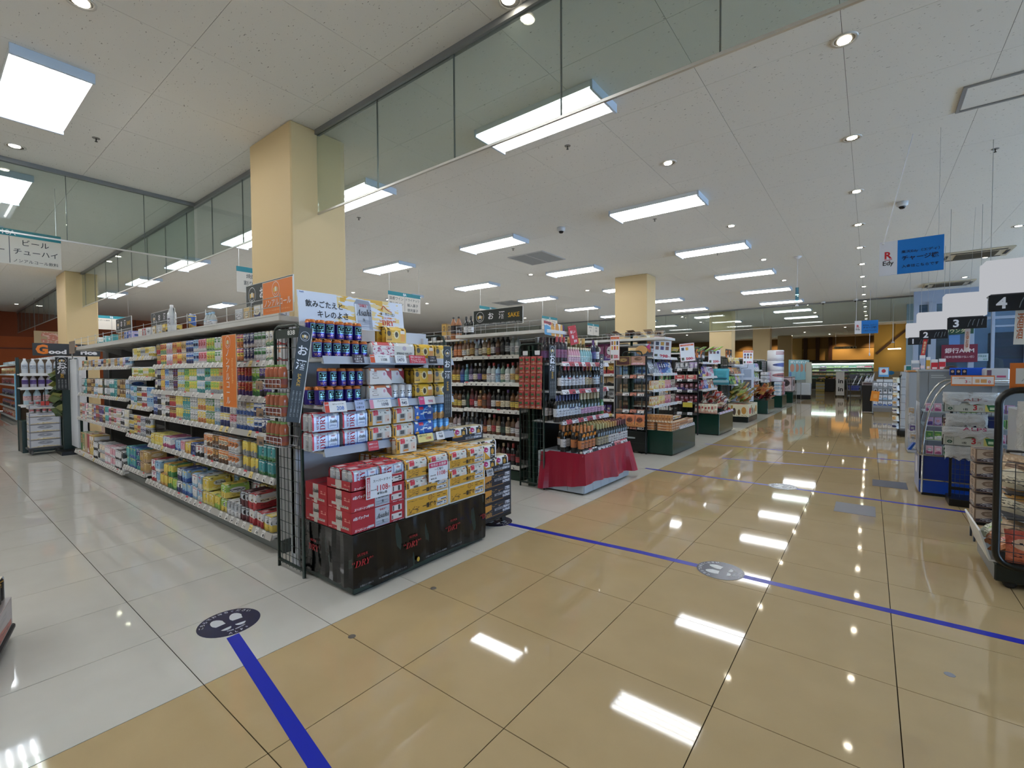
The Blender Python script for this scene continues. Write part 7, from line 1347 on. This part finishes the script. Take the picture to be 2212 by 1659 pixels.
wc = struct('wall_office', MB().box(1.0, 21.5, 0, 8.2, 21.6, CZ), M('#8fa5b4', .7))
o = board('service_sign', 'dark green service counter sign with cream lettering behind register signs', 'sign', (1.72, 18.08, 2.44), 1.1, .19, 0, '#14402c', .02); T('サービスカウンター', M('#d9d2a8', .5), o, 0, 0, w=.98, h=.11, y=-.002)
o = board('atm_sign', 'burgundy bank ATM sign on the service glass', 'sign', (1.985, 18.06, 1.80), .74, .50, 0, '#6e1230', .02); T('銀行ATM', M('#d8c8cc', .5), o, 0, .08, w=.60, h=.15, y=-.002, bold=.02); T('（現金自動預け払い機）', M('#c8b0b8', .5), o, 0, -.1, w=.6, h=.07, y=-.002)
o = board('door_notice', 'white door notice with green letters right of the ATM sign', 'sign', (2.46, 18.10, 1.68), .22, .2, 0, '#a9b9c4', .006); T('FREE', M('#2a5a5a', .5), o, -.0, .03, w=.16, y=-.0012); T('開閉', M('#2a6a4a', .5), o, .05, -.06, w=.08, y=-.0012)
dup(LP, (3.1, 20.2, CZ), 0, 'fluorescent light inside the service room beyond register sign three')
tan = thing('folded_banner', 'tan slanted object leaning behind the right service pane', 'tapered_banner', (3.0, 18.7, 1.0)); ob('cover', MB().lathe([(.02, 0), (.1, .45), (.13, .6), (.03, .7)], 10), M('#a08c6c', .6), tan, rot=(0, -.3, 0)); ob('stand', MB().cbox(-.1, -.1, -1.0, .1, .1, 0, .01), M('#5a6474', .5), tan)  # tan folded banner, shaped as a tapered cone on a stand
# --- blue hanging charge signs
def charge(x, y, z, lab, cord):
    o = board('charge_sign', lab, 'sign', (x, y, z), .48, .335, 0, '#0f74c8', .006); ob('white_panel', MB().cbox(-.24, -.0012, -.1675, -.10, .0, .1675, .0004), M('#dcdde6', .4), o)
    T('R', REDL, o, -.17, .03, h=.07, y=-.003, bold=.03); ob('red_underline', MB().tube([(-.2, -.002, -.012), (-.17, -.002, -.018), (-.14, -.002, -.012)], .003, 4), REDL, o); T('Edy', BLKL, o, -.17, -.055, w=.085, y=-.003)
    T('楽天Edy（エディ）', NAVL, o, .07, .045, w=.28, h=.034, y=-.002); T('チャージ機', NAVL, o, .07, -.015, w=.27, h=.05, y=-.002, bold=.02); T('入金はこちらです', NAVL, o, .07, -.095, w=.27, h=.032, y=-.002)
    top = CZ-z; ob('cord', MB().tube([(-.21, .003, .15), (cord, .003, top)], .004, 5), M('white', .4), o); ob('cord', MB().tube([(.2, .003, .16), (.2, .003, top)], .0012, 4), WIRE, o); ob('knob', MB().lathe([(.008, -.01), (.012, 0), (.008, .01)], 8), M('white', .4), o, (-.21, 0, .15)); return o
charge(.30, 6.0, 2.475, 'near blue and white hanging charge-machine sign with red R', .0); charge(-.09, 15.0, 2.45, 'far blue and white hanging charge-machine sign deep in the aisle', -.21)
o = thing('hanging_rod', 'white rod hanging below the far blue charge sign', 'rod', (-.02, 17.0, 1.75)); ob('rod', MB().tube([(0, 0, .08), (0, 0, 1.9)], .006, 5), M('white', .4), o); ob('grip', MB().lathe([(.015, 0), (.02, .04), (.012, .1)], 8), M('white', .4), o)
o = thing('hanging_rod', 'white drop rod with round foot between the yellow wall and sign one', 'rod', (.62, 21.0, 2.3)); ob('rod', MB().tube([(0, 0, 0), (0, 0, 1.35)], .012, 6), M('white', .4), o); ob('foot', MB().lathe([(.05, -.02), (.04, .02)], 12), M('white', .4), o)
# --- rack of hanging packs, battery rack, bin, carts and the far produce area
R4 = thing('pack_rack', 'narrow black rack of hanging clear packs beside the register lanes', 'rack', (.45, 12.2, 0)); R4F = Frame(.45, 12.2)
for a in (.03, .30): ob('tube_frame', MB().tube([(a, 0, .05), (a, 0, 1.18), (a+.02, .02, 1.24), (a+.02, .28, 1.24), (a, .3, 1.18), (a, .3, .05)], .014, 6), BT_, R4)
ob('base', MB().cbox(.0, -.08, .02, .34, .34, .13, .01), BT_, R4)
for a in (.05, .29): ob('wheel', MB().lathe([(.02, -.012), (.03, 0), (.02, .012)], 10), BLK, R4, (a, -.04, .03), (0, PI/2, 0))
w = MB()
for k in range(7): w.tube([(.0, .1, .2+.16*k), (.33, .1, .2+.16*k)], .003, 4)
ob('hooks', w, BT_, R4)
for k in range(7):
    c = (('silver', 'white', 'grey'), ('white', 'tan', 'orange'), ('silver', 'cream', 'orange'), ('white', 'red', 'silver'), ('white', 'blue', 'silver'), ('green', 'white', 'silver'), ('white', 'teal', 'green'))[k]
    R4F.put(CND, .20, -.05, .17+.155*k, '%s hanging pack on the narrow black rack, %s level from below' % (cn(c[0]), ORDN[k]), 'packs on the narrow rack', cat='pack', sc=(2.6, 1.2, 1.35), **skin(*c)); p = dup(PKT, R4F.at(-.02, .0, .15+.155*k), 0, 'bulging clear pack on the left side of the narrow rack, %s level' % ORDN[k], 'side packs on the narrow rack', rot=(.2, 0, -.5), **skin(rnd.choice(('silver', 'white', 'cream')), 'white', rnd.choice(('amber', 'navy', 'grey')))); p.scale = (.12, .4, .12); p['category'] = 'pack'
hb = thing('pouch', 'black hanging pouch with white slip on the narrow rack', 'pouch', (.78, 12.15, .78)); ob('body', MB().cbox(-.06, 0, 0, .06, .04, .4, .01), BLK, hb); ob('slip', MB().prism([(-.07, .05), (.03, .25), (.05, .24), (-.05, .03)], -.006, -.002), M('white', .4), hb); ob('post', MB().tube([(0, .03, -.78), (0, .03, .1)], .014, 6), BT_, hb)
R5 = thing('battery_rack', 'grey pegboard rack of hanging blister packs behind the orange bag', 'rack', (.06, 17.8, 0)); R5F = Frame(.06, 17.8)
ob('pegboard', MB().cbox(0, .0, .2, .62, .02, 1.02, .004), M('#8f9296', .4), R5); ob('skirt', MB().box(0, .01, .08, .62, .02, .2), M('#77706a', .5), R5); ob('header', MB().cbox(.1, -.02, .98, .62, .0, 1.06, .003), M('#cfd1d4', .4), R5)
for a in (.02, .6): ob('foot', MB().tube([(a, -.1, .02), (a, .12, .02)], .015, 6), BLK, R5); ob('leg', MB().tube([(a, .01, .02), (a, .01, .25)], .012, 6), M('#8f9296', .4), R5)
BP = mk_box('blister_pack', .10, .02, .14)
for r in range(4):
    for k in range(5):
        if r == 1 and k < 1: continue
        c = (('white', 'blue', 'silver'), ('white', 'lightblue', 'silver'), ('silver', 'white', 'black'), ('white', 'grey', 'silver'))[r]
        R5F.put(BP, .08+.115*k, -.035, .26+.185*r, '%s blister pack on the grey pegboard, row %s from below, column %s' % (cn(c[1]), ORDN[r], ORDN[k]), 'blister packs', cat='pack', **skin(*c))
sg = board('fruit_card', 'light-blue card with red fruit picture above the battery rack', 'sign', (.32, 17.5, 1.28), .24, .28, 0, '#5a9ad0', .006); ob('white_panel', MB().box(-.1, -.001, -.08, .1, 0, .12), M('#c9d8e4', .5), sg); ob('fruit', MB().prism([(.05*math.cos(a), .03+.055*math.sin(a)) for a in [2*PI*i/14 for i in range(14)]], -.002, -.001), M('#b8383a', .5), sg); ob('stem', MB().tube([(0, .005, -.14), (0, .02, -.30), (0, .30, -.30)], .006, 5), BLK, sg); ob('leaf', MB().prism([(0, .08), (.03, .11), (.01, .085)], -.003, -.001), M('#3a7a3a', .5), sg)
bn = thing('recycling_bin', 'tall black box with slanted white sheets on top before the carts', 'bin', (-.18, 18.4, 0)); ob('body', MB().cbox(0, 0, .02, .29, .35, .86, .01), M('#0c0c0e', .4), bn); ob('lid_box', MB().cbox(-.02, -.02, .86, .31, .36, .96, .006), M('#8f8a8a', .4), bn); ob('dark_slot', MB().box(.02, -.023, .885, .27, -.02, .925), M('#3a2026', .5), bn)
for k in range(3): ob('white_sheet', MB().prism([(.02+.07*k, .96), (.12+.07*k, .96), (.14+.08*k, 1.12+.07*k)], .05, .06), M('#d0d2d8', .5), bn)
pbag = thing('paper_bag', 'orange paper bag hanging at the side of the black bin', 'bag', (.12, 17.55, .40)); ob('body', MB().prism([(-.11, .02), (.09, 0), (.12, .30), (-.07, .32)], -.03, .03), M('#d9821e', .55), pbag); ob('handle', MB().tube([(-.03, -.03, .31), (-.02, -.03, .42), (.05, -.03, .42), (.06, -.03, .30)], .005, 5), M('#4a4438', .5), pbag); ob('print', MB().box(-.03, -.032, .1, .06, -.03, .22), M('#e09a4a', .5), pbag)
def cart(x, y, lab):
    t = thing('shopping_cart', lab, 'cart', (x, y, 0)); m = MB()
    for z, s in ((.45, .8), (.6, .88), (.75, .95), (.92, 1.0)): m.tube([(-.26*s, -.3, z), (.26*s, -.3, z), (.26*s, .3, z), (-.26*s, .3, z)], .006, 4, closed=True)
    for k in range(7): xx = -.24+.08*k; m.tube([(xx*.85, -.3, .45), (xx, -.3, .92)], .004, 4)
    for k in range(7): yy = -.28+.093*k; m.tube([(-.22, yy, .45), (-.26, yy, .92)], .004, 4); m.tube([(.22, yy, .45), (.26, yy, .92)], .004, 4)
    ob('wire_basket', m, M('#8a8c90', .3, .7), t)
    for s in (-1, 1): ob('side_leg', MB().tube([(s*.24, .3, .98), (s*.25, .25, .5), (s*.25, .2, .2), (s*.24, -.35, .1)], .012, 6), M('#6a6c70', .3, .7), t)
    ob('handle', MB().tube([(-.27, .34, 1.0), (.27, .34, 1.0)], .018, 8), M('#3a3c40', .4), t); ob('lower_rack', MB().box(-.22, -.3, .2, .22, .25, .215), M('#8a8c90', .4), t)
    for a in (-.22, .22):
        for b in (-.33, .25): ob('wheel', MB().lathe([(.03, -.012), (.05, -.008), (.05, .008), (.03, .012)], 12), M('#1a1a1c', .5), t, (a, b, .05), (0, PI/2, 0))
for k in range(3): cart(-.54, 24.9+.35*k, 'wire shopping cart beside the in sign, %s in the row' % ORDN[k])
for k, c in enumerate(('#2a3a9a', '#4a4a58')):
    bk = thing('shopping_basket', ('blue shopping basket on the front cart', 'dark shopping basket on the second cart')[k], 'basket', (-.54, 24.85+.4*k, .46 if k == 0 else .95)); ob('body', MB().prism([(-.16, 0), (.16, 0), (.2, .2), (-.2, .2)], -.13, .13), M(c, .4), bk); ob('handle', MB().tube([(-.18, 0, .2), (-.1, 0, .32), (.1, 0, .32), (.18, 0, .2)], .008, 5), BLK, bk)
st = thing('striped_rack', 'black and white striped barrier rack left of the black bin', 'rack', (-.42, 19.6, 0))
for k in range(6): ob('stripe_bar', MB().tube([(.07*k-.12, 0, .82), (.07*k, 0, 1.14)], .012, 5), M('white' if k % 2 else 'black', .4), st)
ob('cross_bar', MB().tube([(-.2, 0, .84), (.32, 0, .84)], .014, 6), BLK, st); ob('leg', MB().tube([(-.1, 0, 0), (-.1, 0, .84)], .014, 6), BLK, st); ob('leg', MB().tube([(.25, 0, 0), (.25, 0, .84)], .014, 6), BLK, st)
ib = board('entrance_board', 'white standing board printed in twice beside the carts', 'sign', (-1.16, 28.0, .66), .34, 1.16, 0, '#cdcac4', .02); T('in', BLKL, ib, .02, .12, w=.2, y=-.003, bold=.03); T('in', BLKL, ib, .02, -.28, w=.2, y=-.003, bold=.03)
for a in (-.15, .15): ob('foot', MB().cbox(a-.03, -.15, -.66, a+.03, .18, -.58, .01), BLK, ib)
# flower stands, chilled case, far things
for k, (x_, w_, h_, c, lab) in enumerate(((-2.43, .46, .62, '#c9b96a', 'yellow striped crate of flowers near the chilled case'), (-1.95, .52, .78, '#121214', 'black planter box of flowers near the chilled case'))):
    t = thing('flower_stand', lab, 'planter', (x_, 34.4, 0)); ob('box', MB().cbox(-w_/2, 0, .0, w_/2, .5, h_, .02), M(c, .5), t); ob('rim', MB().box(-w_/2-.02, -.02, h_-.04, w_/2+.02, .52, h_), M('#1c1814', .5), t)
    for q in range(14):
        b = ob('blossom', MB().lathe([(.01, 0), (.06, .03), (.05, .07), (.01, .08)], 7), M(('#c9b23a', '#cdbf9a', '#4a5a2a', '#a8923a')[q % 4], .6), t, (rnd.uniform(-w_/2, w_/2), rnd.uniform(.05, .45), h_+rnd.uniform(-.02, .14)))
    if k == 0:
        for z in (.15, .35): ob('stripe', MB().box(-w_/2-.002, -.003, z, w_/2+.002, 0, z+.12), M('#b9c0b8', .5), t)
FC = thing('chilled_case', 'long open chilled produce case with a light strip at the far wall', 'refrigerator', (-9.5, 38.4, 0)); FF = Frame(-9.5, 38.4); LW = 9.9
ob('base', MB().cbox(0, .0, .15, LW, 1.2, .62, .02), M('#10261c', .4), FC); ob('plinth', MB().box(0, .05, 0, LW, 1.1, .15), BLK, FC); ob('back_wall', MB().box(0, 1.15, .5, LW, 1.2, 1.9), M('#bcd0c4', .4), FC); ob('canopy', MB().cbox(0, .3, 1.78, LW, 1.25, 1.9, .01), M('#1c2620', .4), FC); ob('light_strip', MB().box(.02, .34, 1.70, LW-.02, .42, 1.775), EM('#e2f6ee', 7), FC)
for z, y in ((.72, .1), (.98, .45), (1.24, .6), (1.48, .7)): ob('shelf', MB().cbox(0, y, z-.03, LW, 1.15, z, .005), M('#c3cfc8', .4), FC)
PT = mk_box('produce_tray', .38, .25, .10)
pc = [('green', 'lime', 'white'), ('white', 'lime', 'green'), ('lime', 'green', 'white'), ('teal', 'white', 'green'), ('pink', 'magenta', 'white'), ('magenta', 'pink', 'red'), ('orange', 'red', 'white'), ('amber', 'yellow', 'brown'), ('yellow', 'lemon', 'white'), ('lime', 'lemon', 'white'), ('maroon', 'black', 'purple'), ('green', 'darkgreen', 'lime'), ('white', 'silver', 'grey'), ('purple', 'maroon', 'white')]
for r, (z, y) in enumerate(((.722, .12), (.982, .47), (1.242, .62), (1.482, .72))):
    for k in range(11): c = pc[(k+r*3) % 14]; FF.put(PT, 5.2+.42*k, y, z, '%s and %s produce tray in the chilled case, %s shelf from below, column %s' % (cn(c[0]), cn(c[1]), ORDN[r], ORDN[k]), 'produce trays', cat='produce', **skin(*c))
ls = board('hanging_letters', 'cream hanging sign with dark marks before the far wall', 'sign', (-1.25, 36.0, 2.73), 1.15, .16, 0, '#c9bc98', .02)
for k in range(7): ob('letter_block', MB().box(-.5+.155*k, -.004, -.045, -.42+.155*k+.02*(k % 2), 0, .045), M('#2a2a24' if k > 4 else '#b0a482', .5), ls)
for a in (-.5, .5): ob('rod', MB().tube([(a, .01, .08), (a, .01, .92)], .006, 4), WIRE, ls)
fl_ = thing('wall_lamp', 'bright bar lamp under the yellow soffit beside sign one', 'lamp', (.95, 30.0, 2.35)); ob('bar', MB().cbox(-.25, -.05, 0, .25, .05, .05, .005), EM('#fff2d0', 9), fl_); ob('rod', MB().tube([(0, 0, .05), (0, 0, 1.3)], .01, 5), BLK, fl_)
yw = struct('wall_pier', MB().box(.15, 30.6, 0, 3.4, 30.9, CZ), M('#cf9f45', .7)); ob('wainscot', MB().box(.15, -.03, 0, 3.4, 0, 1.25), M('#9c8a6c', .7), yw, (0, 30.6, 0)); ob('brown_beam', MB().prism([(.2, 2.2), (1.4, 3.4), (1.5, 3.35), (.28, 2.12)], -.06, 0), M('#5a3a20', .6), yw, (0, 30.6, 0))
db = thing('round_sign', 'small round blue sign on a post in front of the wainscot', 'sign', (.82, 29.5, 0)); ob('disc', MB().prism([(.13*math.cos(a), 1.18+.1*math.sin(a)) for a in [2*PI*i/18 for i in range(18)]], 0, .02), M('#2f86c0', .4), db); ob('post', MB().tube([(0, .02, 0), (0, .02, 1.1)], .012, 5), WIRE, db)
pd = thing('counter_scale', 'pale counter machine with green screen behind the narrow rack', 'machine', (.55, 13.4, 0)); ob('cabinet', MB().cbox(0, 0, 0, .7, .5, 1.3, .01), M('#a9acb2', .4), pd); ob('screen_box', MB().cbox(.05, -.01, 1.3, .22, .1, 1.45, .005), M('#c6cacc', .4), pd); ob('screen', MB().box(.08, -.013, 1.33, .2, -.01, 1.43), M('#1f6a66', .3), pd); ob('orange_tray', MB().cbox(.25, -.04, 1.3, .6, .1, 1.33, .003), M('#b0602a', .4), pd)
# ================================================================ FAR LEFT END OF THE WHITE AISLE
G2 = thing('shelf_gondola', 'long drink gondola beyond the cross aisle, receding to the orange wall', 'shelving', (-22.5, 1.66, 0)); G2F = Frame(-22.5, 1.66); L2 = 10.0
ob('base', MB().box(0, .04, 0, L2, .5, .12), M('#4b5150', .4), G2); ob('back_panel', MB().box(0, .46, .1, L2, .49, 1.7), M('#3a3836', .6), G2); ob('end_panel', MB().box(L2-.03, .0, .1, L2, .48, 1.7), M('#c9c9cc', .5), G2)
for z in (1.62, 1.35, 1.05, .72, .40, .13): shelf(G2, 0, L2-.03, .02, .45, z, [], rail=M('#cac8c4', .35))
for r, z in enumerate((1.622, 1.352, 1.052, .722, .402, .132)):
    for k in range(26):
        c = [('white', 'blue', 'silver'), ('amber', 'orange', 'yellow'), ('maroon', 'red', 'brown'), ('black', 'grey', 'purple'), ('black', 'purple', 'orange'), ('red', 'orange', 'white')][r]
        if k > 17: c = (c[1], c[0], c[2])
        G2F.put(SODA if r else BISF, 9.8-.36*k, .08, z, '%s and %s bottle-like pack on the receding drink gondola, %s shelf, position %s' % (cn(c[0]), cn(c[1]), ('top', 'second', 'third', 'fourth', 'fifth', 'bottom')[r], ordn(k+1)), 'receding packs', cat='drink', sc=(3.6, 1.6, 1.5) if r else (1.4, 1, 2.2), **skin(*c))
SD = thing('water_stand', 'shelf stand of bottled drinks facing the cross aisle at the far left', 'shelving', (-11.45, 1.10, 0), PI/2); SF = Frame(-11.45, 1.10, PI/2)
ob('back_panel', MB().box(0, .42, 0, .78, .45, 1.62), M('#5c4a38', .6), SD); ob('base', MB().cbox(0, 0, 0, .78, .42, .55, .005), GRN, SD)
for a in (.01, .77): ob('post', MB().cbox(a-.02, .38, 0, a+.02, .45, 1.65, .003), GRN, SD)
for z in (1.36, 1.12, .82): shelf(SD, 0, .78, .02, .42, z, [(.6, .2, .05, '#e8e6ea', '#e8e6ea')] if z < 1.2 else [], rail=M('#cfd0d2', .3))
for k in range(7): SF.put(PET, .07+.1*k, .12, 1.362, 'white milky bottle on the top shelf of the far left stand', 'white bottles, top shelf of the stand', cat='bottle', sc=(1, 1, .82), **skin('#c3cbd6', '#b9c6da', 'white')); SF.put(PET, .07+.1*k, .12, 1.122, 'white bottle with purple label, middle shelf of far left stand', 'purple labelled bottles', cat='bottle', sc=(1, 1, .66), **skin('#d0cbe0', '#5a3a9a', 'white'))
for k in range(6): SF.put(PET, .09+.12*k, .12, .822, 'clear pink-cased water bottle, lower shelf of far left stand', 'water bottles on the stand', cat='bottle', sc=(1.2, 1.2, .85), **skin('#a9c9d8', '#e0b0b4', 'lightblue'))
WC = mk_box('bottle_case', .38, .26, .125); dl_ = thing('dolly', 'grey wheeled dolly under the white bottle cases at the far left', 'dolly', (-11.0, 1.12, 0), PI/2); ob('deck', MB().cbox(0, -.02, .09, .42, .3, .12, .004), M('#3a3c40', .5), dl_)
for a in (.05, .37):
    for b in (.02, .26): ob('wheel', MB().lathe([(.03, -.014), (.045, 0), (.03, .014)], 12), M('#5a5c60', .5), dl_, (a, b, .045), (0, PI/2, 0))
DF2 = Frame(-11.0, 1.12, PI/2)
for k in range(4): DF2.put(WC, .21, .0, .122+.13*k, 'white cardboard bottle case with grey print on the far left dolly, %s from below' % ORDN[k], 'white bottle cases', cat='box', **skin('#c9ccd6', '#d0b878', '#8a8fa0', sd=.71))
for t in range(2):
    DF2.put(WC, .21, .0, .642+.13*t, 'white open case on top of the far left stack, %s of two' % ORDN[t], 'white open cases', cat='box', sc=(1, 1, .5), **skin('#c9ccd6', '#d0b878', '#8a8fa0', sd=.71))
    for k in range(5): DF2.put(CAN, .06+.075*k, .03, .706+.13*t, 'grey bottle top in the %s open case of the far left stack' % ('lower', 'upper')[t], 'grey bottle tops %d' % t, cat='bottle', sc=(1, 1, .55), **skin('grey', 'silver', 'red'))
cd_ = thing('stand_card', 'thin black card post with red tag before the far left cases', 'post', (-10.95, 1.33, .70)); ob('post', MB().tube([(0, 0, .13), (0, 0, .42)], .006, 5), BLK, cd_); ob('red_tag', MB().box(-.01, -.05, .13, 0, .05, .2), M('#b83a34', .5), cd_)
lv = thing('leaf_garland', 'green hanging packet cluster beside the dark post at the far left', 'packet cluster', (-11.0, 1.50, .62))
for k in range(16): ob('packet', MB().prism([(-.09, 0), (.0, -.05), (.1, .02), (.0, .08)], -.02, .02), M(('#3a4a2a', '#5a6a3a', '#7a7a3a', '#2a3a24')[k % 4], .4), lv, (rnd.uniform(-.03, .05), rnd.uniform(-.06, .06), .05+.05*k), (rnd.uniform(-.4, .4), rnd.uniform(-.3, .6), PI/2+rnd.uniform(-.5, .5)))
ob('hanging_strip', MB().tube([(.06, .05, -.6), (.06, .05, .95)], .006, 4), BLK, lv)
o = board('blue_banner', 'light-blue vertical banner with pale lettering on the far left gondola', 'sign', (-12.55, 1.30, .93), .36, .86, PI/2-.5, '#5a9cc8', .006, 0, None, frame='#c9d8cc'); T('新\n発\n売\n中', M('#e6c8c0', .5), o, 0, 0, w=.16, h=.66, y=-.0015, bold=.02); ob('leg', MB().tube([(0, .003, -.43), (0, .003, -.93)], .008, 5), WIRE, o)
goodprice((-11.55, 1.72, 1.79), PI/2, .9, .22, 'dark sign with orange G at the far left stand, partly hidden by the end post')
sake_post(Frame(-10.88, 1.56, PI/2), -.02, .0, 1.36, .56, .16, 'black alcohol sign on the post at the far end of the can aisle')
o = board('brown_board', 'plain grey-brown board above the far end of the can shelves', 'board', (-10.55, 1.62, 1.80), .42, .20, 0, '#7c7166', .01); ob('post', MB().tube([(0, .005, -.1), (0, .005, -.2)], .01, 5), WIRE, o)
o = board('food_poster', 'hanging poster of red meat photograph before the orange wall', 'sign', (-20.0, 2.55, 2.46), .62, .40, PI/2, '#a89070', .01); o.data.materials[0] = ART('meat_poster', '#a8906a', [('n', .25, .05, 1, .9, 3, .42, '#b8705a'), ('n', .3, .1, 1, .9, 7, .56, '#d0a898')], .5); ob('cord', MB().tube([(-.28, .005, .2), (-.28, .005, 1.19)], .004, 4), WIRE, o); ob('cord', MB().tube([(.28, .005, .2), (.28, .005, 1.19)], .004, 4), WIRE, o)
fr = thing('open_fridge', 'white lit open fridge at the far left edge', 'refrigerator', (-23.6, .2, 0)); ob('body', MB().cbox(0, 0, 0, 1.0, 1.3, 1.95, .02), M('#c6ccd0', .4), fr); ob('light', MB().box(1.0, .1, 1.72, 1.03, 1.2, 1.78), EM('#d6f2f4', 6), fr)
# trolley of packs at the near left edge
tr = thing('trolley', 'low trolley of beer packs cut off at the left edge', 'trolley', (-3.12, -.06, 0), 0); tr.rotation_euler = (0, 0, -.24)
ob('deck', MB().cbox(-.45, -.25, .05, .10, .25, .075, .006), M('#2a2628', .5), tr)
for a in (-.38, .03):
    for b in (-.18, .18): ob('wheel', MB().lathe([(.018, -.012), (.026, 0), (.018, .012)], 10), BLK, tr, (a, b, .026), (PI/2, 0, 0))
TFm = Frame(-3.12, -.06, -.24); FLATC = mk_box('beer_case', .52, .48, .14)
TFm.put(FLATC, -.18, -.24, .077, 'white and red beer case on the near left trolley', cat='box', **skin('#b9aaa6', '#c2543c', '#a89c98', sd=.35))
for k in range(3): 
    for j in range(2): TFm.put(BIT, -.36+.14*k, -.09+.215*j, .22, 'dark striped six-pack on the near left trolley, %s %s' % (('front', 'rear')[j], ORDN[k]), 'packs on the near left trolley', rz=PI/2, cat='six-pack')
# ---------------------------------------------------------------- drop the prototypes, tell look-alikes apart by their place
for n in list(dict.fromkeys(PROTO)):
    o = bpy.data.objects.get(n)
    if o is not None and not o.users_collection: bpy.data.objects.remove(o)
BL = {}
for o in C.objects:
    if o.parent is None and 'label' in o and o.type in ('MESH', 'EMPTY'): BL.setdefault(o['label'], []).append(o)
for lab, os_ in BL.items():
    if len(os_) < 2: continue
    zs = sorted({round(o.location.z, 3) for o in os_}, reverse=True); lev = [zs[0]]
    for z in zs:
        if lev[-1]-z > .045: lev.append(z)
    def lv(o): return min(range(len(lev)), key=lambda i: abs(lev[i]-o.location.z))
    L0 = len(lab.replace(',', ' ').split()); many = len(lev) > 3 or (len(lev) > 1 and L0 > 11)
    for r in range(1 if many else len(lev)):
        row = sorted([o for o in os_ if many or lv(o) == r], key=lambda o: math.atan2(o.location.x, o.location.y))
        pre = '' if (many or len(lev) == 1) else (('upper row', 'lower row') if len(lev) == 2 else ('top row', 'middle row', 'bottom row'))[r]
        for i, o in enumerate(row):
            suf = pre+(', ' if pre and len(row) > 1 else '')+('%s from left' % ordn(i+1) if len(row) > 1 else '')
            new = lab+', '+suf
            if len(new.replace(',', ' ').split()) <= 16: o['label'] = new
            elif not pre: pass
    if 'group' not in os_[0]:
        for o in os_: o['group'] = ' '.join(lab.split()[:6])
